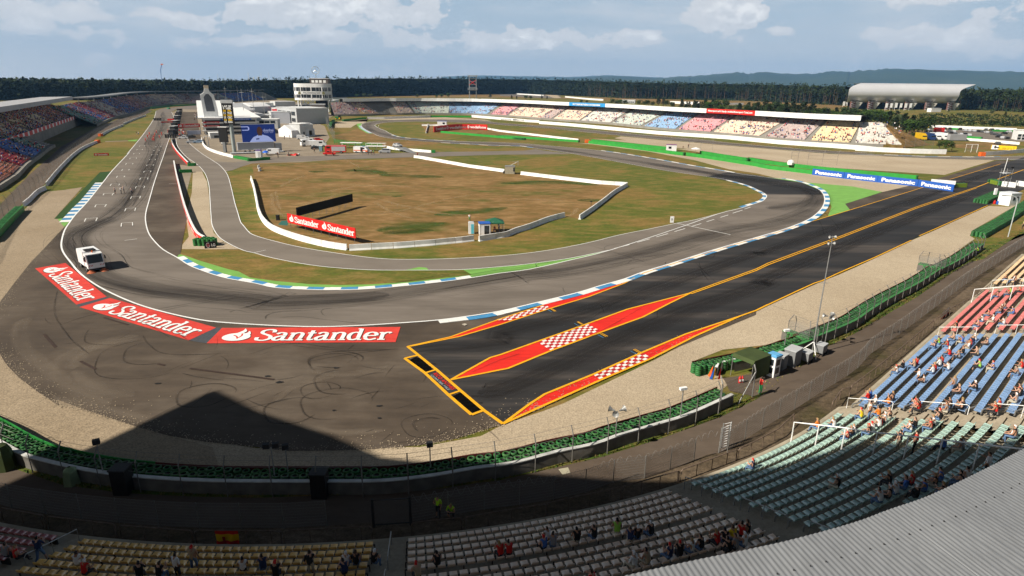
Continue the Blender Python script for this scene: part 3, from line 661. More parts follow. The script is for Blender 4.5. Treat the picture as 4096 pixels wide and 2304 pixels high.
for s in ("E580,290 555,400 555,520 600,620 720,780 900,930", "E620,630 900,540 1300,480", "E1420,365 1800,355 2100,385 2400,370", "E1600,495 2000,420 2480,345", "E1550,480 1900,420 2420,320", "F300,560 500,550 800,585 1200,630", "F0,930 400,820 900,870 1500,880", "F430,840 900,890 1550,880", "F600,1000 1000,930 1500,870",
          "E1830,1120 2000,1160 2250,1190", "J950,270 1030,245", "J1070,360 1250,355 1420,330", "C870,1080 1250,1190 1470,1265", "C900,1230 1400,1210 1800,1160", "D640,635 760,660 900,700 960,760", "D500,820 545,900 560,980", "D560,750 660,850 720,930", "G1960,0 2060,100 2200,230", "C2000,1250 2030,1350 2100,1449", "A1160,430 1200,480 1260,500 1270,470 1240,430", "E1440,740 1500,830 1700,930 2300,920"):
    thin.rib(gp(s, sm=6), U(.14, .26), .084 + .0005 * RND())
for i in range(60):
    c = G(*random.choice(px("F600,1100 1000,1300 300,1200 1300,1050 E1500,800 700,700 2300,1000 1900,1250 J400,100 1200,150 F1300,950 G900,350 1500,450 2200,350 C2200,1250 1600,1330")))
    c += Vector((U(-7, 7), U(-4, 4), 0)); a = U(0, 6.28); ln = U(1, 5); bend = U(-.5, .5)
    pts = [c + Vector((math.cos(a + bend * t), math.sin(a + bend * t), 0)) * (ln * t) for t in [j / 7 for j in range(8)]]
    thin.rib(pts, U(.08, .2), .085 + .0005 * RND())
for s in ("E300,560 200,660 240,860 420,1020 700,1230", "E560,1100 600,1000 800,880 1100,790 1400,745", "E730,1080 800,960 1000,850 1400,780", "E560,1100 600,1200 850,1330 1100,1440", "E740,1100 820,1190 1050,1290 1350,1350", "I470,-20 700,50 1000,120 1500,250", "F250,1400 400,1280 700,1180 850,1150", "J0,60 300,200 700,270 1100,260", "F600,1100 1000,1130 1400,1050"):
    pale.rib(gp(s, sm=6), U(.8, 2.0), .0815 + .0004 * RND())
for s in ("E500,60 700,250 760,400", "E1100,400 1400,560 1900,760", "F100,700 600,780 1300,760", "F250,830 700,740 1100,660", "G300,1000 900,760 1500,420", "G420,900 1000,520 1300,330", "F2200,1130 2500,1000 G200,930", "G700,1260 1300,1040 1700,840", "E1250,520 1500,640 1700,760"): thin.rib(gp(s, sm=8), U(.1, .22), .15 + .0005 * RND())
grn = RB(); strw = RB(); random.seed(77)
def fieldrib(rb, s, w_, z):
    p = resample(gp(s, sm=4), 1.5); rb.rib([q + Vector((U(-.3, .3), U(-.3, .3), 0)) for q in p], w_, z)
for s, w_ in (("B1270,940 1450,925 1700,900 2060,855", 9), ("B1350,960 1600,950 1900,930", 5), ("B930,340 1080,325 1250,350 1400,370", 9), ("B1300,370 1600,390 2000,400", 8), ("C780,630 900,635 1010,625", 7), ("B600,340 800,345", 7), ("C0,460 500,450 1000,480", 7), ("B1420,590 1560,595", 4), ("B1850,780 2300,740 C100,700", 6)): fieldrib(grn, s, w_, .024)
for s in ("B220,560 230,680 280,760 360,800", "B260,540 270,650 320,740", "B300,500 420,430 560,380", "B1100,300 960,220", "B700,560 1000,500 1300,480 1700,500", "B1300,620 1600,700 1900,760 2200,780", "B1250,650 1450,760 1700,830", "C0,640 300,620 700,640", "B1150,780 1500,740 1900,640 2300,560", "C650,800 760,760 780,700", "B420,690 700,640 900,560"): fieldrib(strw, s, U(1.0, 2.6), .0255); fieldrib(strw, s.replace(',', ',1') if 0 else s, U(.4, .8), .0257)
grn.build('green_grass_patches', skidmat('green_patch', (.055, .095, .012), .85, (.12, 2.0))); strw.build('straw_tracks', skidmat('straw_track', (.4, .27, .13), .5, (.25, 1.5)))
soft.build('racing_line_rubber', skidmat('racing_line_rubber', (.025, .022, .021), .4, (.03, 3.5)))
thin.build('skid_marks', skidmat('skid_mark_rubber', (.02, .017, .015), .5, (.35, 1.2)))
pale.build('dust_tracks', skidmat('pale_dust', (.26, .21, .16), .3, (.12, 1.5)))
# stones thrown out of the gravel onto the asphalt
mb = MB(); random.seed(61); ed = gp("A650,905 E310,0 160,190 0,400 -200,700 0,930 80,1050 200,1170 400,1320 600,1449 I700,85 900,150 1130,225 1400,300 1700,350 2108,390 J300,425 700,420 1000,410 1400,375 1700,320 1950,240 2090,205 K300,80 G430,1449 1020,1180 1540,962 1960,740 2576,495")
for i in range(2600):
    k = random.randint(0, len(ed) - 2); p = ed[k].lerp(ed[k + 1], RND()); n = normals([ed[k], ed[k + 1]])[0]; p = p - n * (random.expovariate(1.6) - .25); r = U(.025, .065); a = U(0, 3)
    mb.add([(p.x + r * math.cos(a + j * 1.57), p.y + r * math.sin(a + j * 1.57), .104) for j in range(4)], [(0, 1, 2, 3)])
tag(mb.build('gravel_spill', GRAV), 'loose stones spilled from the gravel onto the asphalt edge', 'gravel', None, 'stuff')
# drain grates and small scars
mb = MB()
for s in ("E445,730 560,858", "E810,1000 965,1080", "E1910,1073 2576,1160 F240,1185", "E1045,560 1290,633", "E1590,1027 1660,1042"):
    mb.ribbon(gp(s), .28, .086)
tag(mb.build('drain_grates', mat('rusty_grate', (.04, .024, .018), .8, .2, 3)), kind='structure')
mb = MB()
random.seed(5)
for s in ("F865,1068", "F300,1210", "F180,1150", "J690,92", "J1065,55", "J1067,155", "N2330,615", "N2140,690", "N2330,870", "F1840,1030", "E1590,1225"):
    c = G(*px(s)[0]); n = 9; r = U(.18, .4)
    mb.add([(c.x + r * U(.6, 1.1) * math.cos(6.283 * k / n), c.y + r * .7 * U(.6, 1.1) * math.sin(6.283 * k / n), .0868) for k in range(n)], [tuple(range(n))])
tag(mb.build('oil_stains', BLACK), kind='structure')
# service road, verge, bank and stand front apron
verge_in = gp("Q-500,1640 I0,520 90,560 500,700 1000,770 1600,800 2108,810 J700,790 1200,770 1600,730 1860,690 K0,665 400,575 850,470 1300,330 1800,150 2108,0 H600,850 870,720 1000,640 1290,470 1500,350 1750,170 2020,0 D2160,1230 2420,1050 2576,930 Q4400,760")
VIN = verge_in
fence_base = gp("Q-500,1890 I0,870 80,890 310,930 560,970 825,1000 1120,1030 1440,1050 1735,1060 2050,1060 J300,1060 630,1040 935,1020 1330,1010 1620,960 1900,910 K155,870 440,825 690,770 945,680 1175,655 1390,580 1590,505 1715,450 1830,440 2108,270 H320,1449 560,1290 820,1130 950,1020 1020,930 1300,740 1700,440 2000,215 2280,30 Q4096,985 4400,760")
FB = fence_base
poly('service_road', verge_in + list(reversed(fence_base)), .05, ROADM)
# ------------------------------------------------------------------ near tyre barrier, wall and catch fence
def gph(s, h, sm=0):
    p = px(s)
    if sm: p = smooth2(p, sm)
    return [Vector((*G(x, y, h).xy, 0)) for x, y in p]
B1 = gph("Q-250,1565 I0,150 200,260 370,345 500,385 870,465 1280,515 1820,545 J400,550 770,550 1130,545 1500,505 1820,450 2108,415 K390,330 690,270 850,215 1200,115 1420,50 Y700,1025", 1.05, 3)
B2 = gph("Y285,605 1050,450 1380,370 1690,280 2070,150 H250,730 500,640 740,540 860,460 1080,330 1400,170 1640,20 D1640,1290 1840,1190 2060,1050", 1.05, 3)
def stackmesh(name, m, n=5, tilt=0.0, seg=12):
    mb = MB(); prof = []
    for k in range(n):
        z = k * .205; o = U(-.012, .012)
        prof += [(.245 + o, z), (.298 + o, z + .045), (.303 + o, z + .155), (.25 + o, z + .2)]
    zt = n * .205
    mb.lathe(prof + [(.24, zt), (.185, zt + .005), (.17, zt - .03)], (0, 0, 0), seg)
    mb.m(1).lathe([(.17, zt - .03), (.16, zt - .2), (.02, zt - .35)], (0, 0, 0), seg)
    o = mb.build(name, [m, BLACK], smooth=True); return o
TY = [stackmesh('tyre_stack', TYRE), stackmesh('tyre_stack', TYRE2), stackmesh('tyre_stack', mat('worn_green_tyre_paint', (.04, .13, .035), .65, .45, 3))]
TYD = [o.data for o in TY]
for o in TY: bpy.data.objects.remove(o)
spots = []
random.seed(3)
for path, sec, rows in ((B1, 'foot', (.36, .97)), (B2, 'straight', (.36, .97))):
    for ri, od in enumerate(rows):
        q = resample(offset(path, od), .622)
        for i, p in enumerate(q): spots.append((p, sec, ri))
PK = [("D2045,935 2300,800 2576,625", (.36, .97, 1.6, 2.2)), ("O1050,1045 1540,850", (.36, .97, 1.6, 2.2, 2.8)), ("O1390,580 1500,560 1720,600", (.36, .97))]
for s, rows in PK:
    pth = gph(s, 1.05)
    for ri, od in enumerate(rows):
        for p in resample(offset(pth, od), .622): spots.append((p, 'pack', ri))
spots.sort(key=lambda t: (t[0] - Vector((0, 0, 0))).length)
TL = {('foot', 0): 'green painted tyre stack in the front row of the barrier below the near grandstand', ('foot', 1): 'green painted tyre stack in the rear row of the barrier below the near grandstand',
      ('straight', 0): 'green painted tyre stack in the front row of the barrier beside the drag strip gravel', ('straight', 1): 'green painted tyre stack in the rear row of the barrier beside the drag strip gravel'}
cnt = 0; rest = MB()
vis = lambda p: -60 < PJ((p.x, p.y, 1))[0] < 4150 and PJ((p.x, p.y, 1))[1] < 2330
for p, sec, ri in spots:
    if not vis(p): continue
    if cnt < 296 and sec != 'pack':
        o = bpy.data.objects.new('tyre_stack', random.choice(TYD)); COL.objects.link(o); o.location = (p.x + U(-.03, .03), p.y + U(-.03, .03), .03)
        o.rotation_euler = (U(-.04, .04), U(-.04, .04), U(0, 6)); k = U(.94, 1.04); o.scale = (k, k, U(.93, 1.05))
        tag(o, TL[(sec, ri)], 'tyre stack', 'tyre stacks in the %s row of the %s barrier' % (('front', 'rear')[ri], {'foot': 'near', 'straight': 'gravel side'}[sec])); cnt += 1
    else:
        n = 9 if sec == 'pack' else 8; prof = []
        for k in range(5): z = k * .205; prof += [(.245, z), (.3, z + .05), (.3, z + .15), (.245, z + .2)]
        rest.m(0 if RND() < .5 else 1).lathe(prof + [(.17, 1.03)], (p.x, p.y, 0), n); rest.m(2).lathe([(.17, 1.03), (.02, .75)], (p.x, p.y, 0), n)
o = rest.build('tyre_stacks', [TYRE, TYRE2, BLACK], smooth=True)
tag(o, 'green tyre stacks packed several rows deep along the far right barrier', 'tyre barrier', None, 'stuff')
def belt(path, label, m, h=1.08):
    o = MB(); o.wall(path, [(-.03, 0), (-.03, h), (.03, h), (.03, 0)]); return tag(o.build('barrier_belt', m), label, 'barrier belt', 'belts in front of the tyre barriers')
belt(B1[:19], 'green rubber belt in front of tyres at the left end of near barrier', GREENB, 1.12)
belt(B1[18:], 'dark red edged conveyor belt in front of the long near tyre barrier', CBELT)
belt(B2, 'dark red edged conveyor belt fronting tyres beside the drag strip gravel', CBELT)
def cwall(path, label, capm, prof=None, wm=None, h=.98):
    t = thing('concrete_wall', label, 'wall')
    mb = MB(); mb.wall(path, [(-.12, 0), (-.12, h), (.14, h), (.2, 0)]); mb.build('wall_body', wm or mat('grey_wall_concrete', (.14, .13, .115), .85, .25, 1.2), t)
    mb = MB(); mb.wall(path, [(-.15, h + .002), (-.15, h + .07), (.17, h + .07), (.17, h + .002)], closed=True)
    mb.build('cap', capm, t); return t
W1 = offset(B1, 1.55); W2 = offset(B2, 1.5)
cwall(W1, 'low concrete wall with white cap behind the near tyre barrier', mat('shade_greyed_cap', (.5, .5, .48), .8, .2, 1))  # white cap greyed, its dimness in shade put into the colour
cwall(W2[2:], 'grey concrete wall with green cap behind tyres beside drag strip', mat('green_cap', (.05, .22, .06), .6, .2, 1))
GREYT = mat('fence_steel', (.2, .19, .175), .55, .15, 4, metal=.3)
MESHM = bpy.data.materials.new('wire_mesh'); MESHM.use_nodes = True
_n = MESHM.node_tree.nodes; _b = _n['Principled BSDF']; _b.inputs['Base Color'].default_value = (.2, .2, .195, 1); _b.inputs['Roughness'].default_value = .5
_uv = _n.new('ShaderNodeTexCoord'); _br = _n.new('ShaderNodeTexBrick'); _br.inputs['Scale'].default_value = 9; _br.inputs['Mortar Size'].default_value = .028; _br.offset = 0
_br.inputs['Brick Width'].default_value = .5; _br.inputs['Row Height'].default_value = .5
MESHM.node_tree.links.new(_uv.outputs['UV'], _br.inputs['Vector']); MESHM.node_tree.links.new(_br.outputs['Fac'], _b.inputs['Alpha'])
def meshpanel(path, h0, h1, parent, name='wire_mesh', m=None):
    me = bpy.data.meshes.new(name); v = []; f = []; uv = []; t = 0; prev = None
    for p in path:
        if prev is not None: t += (p - prev).length
        prev = p; v += [(p.x, p.y, h0), (p.x, p.y, h1)]; uv += [(t, 0), (t, h1 - h0)]
    for i in range(len(path) - 1): f.append((2 * i, 2 * i + 2, 2 * i + 3, 2 * i + 1))
    me.from_pydata(v, [], f); u = me.uv_layers.new(name='UVMap')
    for lp in me.loops: u.data[lp.index].uv = uv[lp.vertex_index]
    me.materials.append(m or MESHM); o = bpy.data.objects.new(name, me); COL.objects.link(o); o.parent = parent; return o
def catch_fence(path, label, step, h=3.0, mesh=None, lean=.35):
    t = thing('catch_fence', label, 'fence'); q = resample(path, step); ns = normals(q)
    for p, n in zip(q, ns):
        mb = MB(); a = p; mb.tube([a, a + Vector((0, 0, h * .78)), a + Vector((-n.x * lean, -n.y * lean, h))], .045, 6); mb.build('fence_post', GREYT, t)
    mb = MB()
    for hh, o_ in ((h * .55, 0), (h * .78, 0), (h * .9, -lean * .6), (h * .985, -lean)):
        mb.tube([p + n * o_ + Vector((0, 0, hh)) for p, n in zip(q, ns)], .012, 3)
    mb.build('wires', GREYT, t)
    if mesh: meshpanel(q, mesh[0], mesh[1], t)
    return t
catch_fence(offset(B1, 1.95)[0:], 'tall catch fence of leaning posts and wires behind near white capped wall', 3.0)
catch_fence(offset(B2, 1.85)[12:], 'tall catch fence of curved posts behind green capped wall by drag strip', 2.6, 3.0, (1.0, 2.3), .5)
# wire fence beside the service road, with coils of barbed wire
def road_fence(path, label, step, coil=True, h=1.9):
    t = thing('wire_fence', label, 'fence'); q = resample(path, step)
    for p in q:
        mb = MB(); mb.tube([p, p + Vector((0, 0, h))], .035, 5); mb.build('fence_post', GREYT, t)
    mb = MB()
    for k in range(9): mb.tube([p + Vector((0, 0, .15 + k * (h - .2) / 8)) for p in q], .008, 3)
    mb.build('wires', GREYT, t); meshpanel(q, .05, h, t)
    if coil:
        fine = resample(path, .06); mb = MB(); c = []
        for i, p in enumerate(fine): a = i * .55; c.append(p + Vector((0, .26 * math.cos(a) * .6, h - .12 + .26 * math.sin(a))))
        mb.tube(c, .007, 3); mb.build('barbed_wire_coil', GALV, t)
    return t
F1 = FB[:17]; F2 = FB[18:26]; F3 = FB[26:]
road_fence(F1[:13], 'wire mesh fence along the shaded side of the service road', 2.6, False)
road_fence(gp("J1330,1010 1620,960 1900,910 K155,870 440,825 690,770 945,680 1175,655 1390,580 1590,505 1715,450 1780,445"), 'wire fence with loose barbed wire coils beside the service road', 2.35)
road_fence(gp("K1870,435 2108,270 H320,1449 560,1290 820,1130 950,1020 1020,930 1300,740 1700,440 2000,215 2280,30 Q4096,985", sm=2), 'long dense mesh fence with coiled wire beside the sunlit service road', 2.6)
g_ = thing('fence_gate', 'dark steel framed gate in shaded fence beside the service road', 'gate')
gl, gr = gp("J1020,1050 1325,1030")
for p in (gl, gr): mb = MB(); mb.box((p.x, p.y, 1.05), (.14, .14, 2.1)); mb.build('gate_post', DARK, g_)
mb = MB(); mb.tube([gl + Vector((0, 0, z)) if k else gr + Vector((0, 0, z)) for k, z in ((0, .2), (1, .2), (1, 2.0), (0, 2.0))], .04, 5); mb.build('gate_frame', DARK, g_)
meshpanel([gl, gr], .2, 2.0, g_)
g_ = thing('gate_cage', 'white slatted gate cage between two runs of barbed wire fence', 'gate')
p = gp("K1800,440 1865,410 1880,385 1815,400")
for a in p: mb = MB(); mb.tube([a, a + Vector((0, 0, 2.2))], .04, 5); mb.build('gate_post', GALV, g_)
mb = MB()
for k in range(10):
    for i in range(3): mb.tube([p[i] + Vector((0, 0, .15 + k * .22)), p[i + 1] + Vector((0, 0, .15 + k * .22))], .022, 4)
mb.build('slats', WHITE, g_)
# steel pipe railings on the bank
def railing(s, label, h=1.0, m=RUST, base=0.0):
    t = thing('pipe_railing', label, 'railing'); top = [G(x, y, h + base) for x, y in px(s)]
    a0, a1 = top[0], top[-1]; d0 = (top[1] - top[0]).normalized(); d1 = (top[-1] - top[-2]).normalized()
    mb = MB(); mb.tube([a0 + Vector((0, 0, -h)), a0 + Vector((0, 0, -.12)), a0 + d0 * .12] + top[1:-1] + [a1 - d1 * .12, a1 + Vector((0, 0, -.12)), a1 + Vector((0, 0, -h))], .045, 7); mb.build('rail', m, t)
    q = resample(top, 1.5)
    for p in q[1:]:
        mb = MB(); mb.tube([p, p + Vector((0, 0, -h))], .03, 5); mb.build('post', m, t)
    return t
for s, l in (("I0,885 360,950", 'shaded pipe railing at the far left of the stand front'), ("I385,955 940,1020", 'shaded pipe railing before the yellow seats, second from left'), ("I980,1030 1580,1075", 'shaded pipe railing just left of the hanging flag'),
             ("I1600,1072 2108,1075 J250,1077", 'shaded pipe railing carrying the red and yellow flag'), ("J275,1075 1000,1040", 'shaded pipe railing ending at the dark steel gate'), ("J1330,1010 1740,965", 'shaded pipe railing in front of two people in yellow vests'),
             ("J1765,965 2108,905 K380,855", 'shaded pipe railing before the first beige seats'), ("K390,850 700,780 1000,715", 'pipe railing along beige seats partly in shade'), ("K1015,710 1480,580", 'rusty pipe railing where sunlight meets shade'), ("K1495,575 1955,405", 'rusty pipe railing running up to the white gate cage'),
             ("K1970,400 2108,335 L90,235 220,110", 'rusty pipe railing before the pale green seats'), ("H650,1410 735,1285", 'short rusty railing beside the partition fence'), ("H740,1275 835,1255", 'short rusty railing section next to the blue seats'),
             ("H842,1240 1090,1055 1310,880 1500,722 1670,580", 'long rusty railing in front of blue seats'), ("H1680,575 1850,455 2050,350", 'rusty railing carrying the white and red flag'), ("H2080,330 2230,225 2470,20", 'rusty railing in front of the far cream seats')):
    railing(s, l)
poly('soil_bank', offset(FB, -.1) + [Vector((120, 90, 0)), Vector((75, 60, 0)), Vector((30, 20, 0)), Vector((0, 8, 0)), Vector((-60, 8, 0)), Vector((-75, 40, 0))], .045, DIRT)
# grass verge with tufts
vb = list(reversed(gph("Q-250,1565 I0,150 370,345 870,465 1280,515 1820,545 J770,550 1130,545 1500,505 1820,450 2108,415 K390,330 690,270 1200,115 1420,50 Y700,1025 900,1080 H0,930 120,900 500,640 740,540 860,460 1080,330 1400,170 1640,20 D1640,1290 1840,1190 2060,1050 Q4300,830", 1.05)))
vb2 = offset(list(reversed(vb)), 1.3)
poly('grass_verge', VIN[:-1] + list(reversed(vb2)), .06, VERGE)
poly('service_road', gp("Y790,890 1000,860 1500,790 2070,650 2070,900 1500,1110 1300,1190 900,1100 850,980"), .065, ROADM)
random.seed(9)
mb = MB()
for i in range(2600):
    k = random.randint(0, len(VIN) - 3); t = RND(); p = VIN[k].lerp(VIN[k + 1], t); nrm = normals([VIN[k], VIN[k + 1]])[0]
    if not (-200 < PJ(p)[0] < 4200): continue
    w_ = RND() ** 1.6 * 1.7; c = p - nrm * w_; h = U(.06, .2); a = U(0, 6.28); dx, dy = math.cos(a) * .07, math.sin(a) * .07; mb.m(random.randint(0, 1))
    mb.add([(c.x - dx, c.y - dy, .06), (c.x + dx, c.y + dy, .06), (c.x + U(-.1, .1), c.y + U(-.1, .1), .06 + h)], [(0, 1, 2)])
tag(mb.build('grass_tufts', [mat('tuft_green', (.055, .105, .014), .9, .4, 1), mat('tuft_straw', (.17, .13, .045), .9, .3, 1)]), 'tufts of rough grass along the edge of the service road', 'grass', None, 'stuff')

# ------------------------------------------------------------------ near grandstand
CC = Vector((-16.3, 94.2, 0)); CR = 65.65; PT = Vector((29.2, 46.0, 0)); TH1 = math.atan2(PT.y - CC.y, PT.x - CC.x)
TD = Vector((.727, .686, 0)); TO = Vector((.686, -.727, 0))
def fr(s):
    """s metres along the front row from the bend (negative: round the arc to the left)"""
    if s >= 0: return PT + TD * s, TD, TO
    a = TH1 + s / CR; o = Vector((math.cos(a), math.sin(a), 0)); return CC + o * CR, Vector((-o.y, o.x, 0)), o
def s_of(p):
    if (p - PT).dot(TD) > 0: return (p - PT).dot(TD), (p - PT).dot(TO)
    v = p - CC; a = math.atan2(v.y, v.x); return (a - TH1) * CR, v.length - CR
NR = 21
D = []; FL = []; d_ = 0; f_ = .75
for i in range(NR):
    D.append(d_); FL.append(f_); d_ += .91 if i != 4 else 1.12; f_ += .33
def at(s, d, z):
    p, t, o = fr(s); q = p + o * d; return Vector((q.x, q.y, z))
def sp_(tok, h=1.2): p = px(tok)[0]; return s_of(G(*p, h))[0]
BLK = [(-95, sp_('I450,1145'), (.42, .1, .09), 'block of faded red seats in shade'), (sp_('I650,1165'), sp_('J1025,1195'), (.95, .52, .12), 'block of yellow seats in shade'),
       (sp_('J1290,1165'), sp_('K1410,750'), (.95, .68, .5), 'block of beige seats'), (sp_('K1580,695'), sp_('L600,110'), (.37, .52, .45), 'block of pale green seats'),
       (sp_('L765,50'), sp_('H1745,740'), (.2, .32, .53), 'block of light blue seats'), (sp_('H1790,700'), sp_('H2280,285'), (.64, .19, .17), 'block of red seats'), (sp_('H2320,220'), 75, (.75, .52, .3), 'block of cream seats with orange edges')]
print('blocks', [(round(a, 1), round(b, 1)) for a, b, _, _ in BLK])
stand = thing('near_grandstand', 'curved open grandstand of coloured seat blocks below the camera', 'grandstand')
S0, S1 = -100, 76
curve = [fr(S0 + i * (S1 - S0) / 176)[0] for i in range(177)]
mb = MB(); prof = [(-.85, 0), (-.85, FL[0])]
for i in range(NR): e = (D[i] + D[min(i + 1, NR - 1)]) / 2 if i < NR - 1 else D[i] + .5; prof += [(e + .1, FL[i]), (e + .1, FL[min(i + 1, NR - 1)])]
mb.wall(curve, prof); mb.build('terrace', CONC, stand)
mb = MB(); mb.wall(curve, [(-.87, FL[0] - .25), (-.87, FL[0] + .02), (-.6, FL[0] + .021)]); mb.build('front_edge', mat('pale_concrete_edge', (.36, .31, .23), .85, .15, 1), stand)
# stairs in the aisles
AIS = [(BLK[i][1] + .15, BLK[i + 1][0] - .1) for i in range(len(BLK) - 1)]
for a, b in AIS:
    mb = MB()
    for i in range(NR - 1):
        e = (D[i] + D[i + 1]) / 2 + .1
        p = [at(a, e - .36, 0), at(b, e - .36, 0), at(b, e, 0), at(a, e, 0)]; z = FL[i] + (FL[i + 1] - FL[i]) * .5; mb.hexa([v + Vector((0, 0, FL[i] - .1)) for v in p], [v + Vector((0, 0, z)) for v in p])
    mb.build('aisle_steps', CONC, stand)
def seat_vf():
    pf = [(.2, .40), (.22, .43), (.16, .445), (-.12, .42), (-.19, .45), (-.235, .59), (-.225, .625), (-.27, .61), (-.225, .42), (-.14, .385)]
    xs = [(-.2, 0), (-.185, .012), (.185, .012), (.2, 0)]; v = []
    for x, dz in xs:
        for k, (y, z) in enumerate(pf): v.append((x, y * (1 if abs(x) < .19 else .96), z - (0 if abs(x) < .19 else .01 if k > 3 else -.02)))
    n = len(pf); f = []
    for i in range(3):
        for k in range(n): f.append((i * n + k, i * n + (k + 1) % n, (i + 1) * n + (k + 1) % n, (i + 1) * n + k))
    f += [tuple(range(n - 1, -1, -1)), tuple(3 * n + k for k in range(n))]; return v, f
SVV, SVF = seat_vf()
seats = []
for bi, (a, b, col, lab) in enumerate(BLK):
    for i in range(NR):
        rr = CR + D[i]; n = int((b - a - .1) / .485)
        for k in range(n): seats.append((bi, i, a + .3 + k * (b - a - .6) / max(1, n - 1)))
SM = [mat('seat_plastic', (1, 1, 1))] and [mat('seat_plastic_%s' % w_, c, .28, .14, 1.3, spec=.8) for w_, (_, _, c, _) in zip(('faded_red', 'yellow', 'beige', 'pale_green', 'light_blue', 'red', 'cream'), BLK)]
def inview(p, mx=40): x, y = PJ(p); return -mx < x < 4096 + mx and y < 2304 + mx
roof_edge = [G(x, y, 12.0) for x, y in smooth2(px("K700,1525 1020,1449 1500,1340 2108,1215 L230,1140 700,1010 1000,900 1340,780 1840,540 2108,400 Q4500,1600"), 4)]
rpx = [PJ(p) for p in roof_edge]
def hidden(p):
    x, y = PJ(p)
    for (x0, y0), (x1, y1) in zip(rpx, rpx[1:]):
        if x0 <= x <= x1: return y > y0 + (y1 - y0) * (x - x0) / (x1 - x0) + 25
    return False
big = sorted([s for s in seats if inview(at(s[2], D[s[1]], FL[s[1]])) and not hidden(at(s[2], D[s[1]], FL[s[1]]))], key=lambda s: (at(s[2], D[s[1]], FL[s[1]]) - Vector((0, 0, HC))).length)[:100]
bigset = set(big); protos = {}
ROWM = mat('seat_beam', (.05, .045, .04), .7, .2, 2)
def seatM(s, i):
    p, t, o = fr(s); return Matrix(((t.x, -o.x, 0), (t.y, -o.y, 0), (0, 0, 1))), at(s, D[i], FL[i])
random.seed(11)
for bi, (a, b, col, lab) in enumerate(BLK):
    mb = MB(); beam = MB()
    for (bj, i, s) in seats:
        if bj != bi: continue
        M, p = seatM(s, i)
        if not inview(p, 250) or (hidden(p) and RND() < .8): continue
        if (bj, i, s) in bigset:
            if bi not in protos: q = MB(); q.add(SVV, SVF); o = q.build('seat', SM[bi], stand, True); protos[bi] = o.data
            else: o = bpy.data.objects.new('seat', protos[bi]); COL.objects.link(o); o.parent = stand
            o.matrix_local = Matrix.Translation(p) @ M.to_4x4(); continue
        mb.m(0); mb.add([M @ Vector(v) + p for v in SVV], SVF)
    if mb.v: tag(mb.build('seat_block', SM[bi], stand, True), lab, None, None, 'stuff')
    for i in range(NR):
        q = [at(a + (b - a) * k / 12, D[i], FL[i]) for k in range(13)]
        if a < -60: q = [at(-60 + (b + 60) * k / 12, D[i], FL[i]) for k in range(13)]
        beam.tube([v + Vector((0, 0, .36)) for v in q], .05, 6)
        for v in q: beam.box(v + Vector((0, 0, .18)), (.06, .06, .36))
    beam.build('seat_beams', GALV if bi in (3, 4, 5) else ROWM, stand)
def rail2(s, r0, r1, m=GALV, h=.95):
    a = at(s, D[int(r0)] - .3, FL[int(r0)]); b = at(s, D[int(r1)] + .2, FL[int(r1)]); c = a.lerp(b, .5)
    mb = MB(); mb.tube([a, a + Vector((0, 0, h)), b + Vector((0, 0, h)) - (b - a).normalized() * .15, b + Vector((0, 0, h - .15)), b], .028, 6)
    mb.tube([c, c + Vector((0, 0, h))], .022, 5); return mb.build('handrail', m, stand)
for i, (a, b) in enumerate(AIS):
    s = b - .25 if i != 1 else (a + b) / 2
    for r0, r1 in ((0, 3), (5, 8), (10, 13)): rail2(s, r0, r1, WHITE if i >= 3 else GALV)
def partition(tok, label, nrow):
    s = sp_(tok, .8); mb = MB(); P = []
    for k in range(nrow): P.append(at(s, D[k] - .5, FL[k]))
    tops = [p + Vector((0, 0, 1.75)) for p in P]; mb.tube([P[0]] + [tops[0]] + tops[1:], .05, 6)
    for k in range(2, nrow, 2): mb.tube([P[k], tops[k]], .04, 5)
    return tag(mb.build('partition_fence', WHITE, stand), label)
partition('L85,295', 'white framed partition across the green seats', 20); partition('H2060,400', 'white framed partition across the red seats', 20)
# corrugated low roof
mb = MB(); fine = resample(roof_edge, .05); nsr = normals(fine); vs = []; NB = (0, 1.2, 4.0, 7.0, 7.002, 14.0)
for i, (p, n) in enumerate(zip(fine, nsr)):
    z = .018 * math.cos(2 * math.pi * i / 4)
    for j, d in enumerate(NB): vs.append((p.x + n.x * d, p.y + n.y * d, 12.0 + z - d * .09 + (.03 if j >= 4 else 0)))
k = len(NB); mb.add(vs, [(i * k + j, i * k + j + 1, (i + 1) * k + j + 1, (i + 1) * k + j) for i in range(len(fine) - 1) for j in range(k - 1)])
ROOFM = layered('corrugated_roof_sheet', [(.25, g1, 5, [(.3, (.165, .173, .187)), (.7, (.21, .219, .232))], 'MIX', 1), (1.1, (4, 1, 1), 5, [(.3, grey(.85)), (.7, grey(1.1))], 'MULTIPLY', .8)], rough=.5, spec=.4)
tag(mb.build('roof', ROOFM, stand, True), 'grey corrugated roof over the rear seats')
mb = MB()
for i in range(0, len(fine) - 5, 12):
    for d in (1.1, 3.9, 6.6): p = fine[i] + nsr[i] * d; mb.box((p.x, p.y, 12.035 - d * .09), (.035, .035, .05))
mb.build('roof_bolts', DARK, stand)
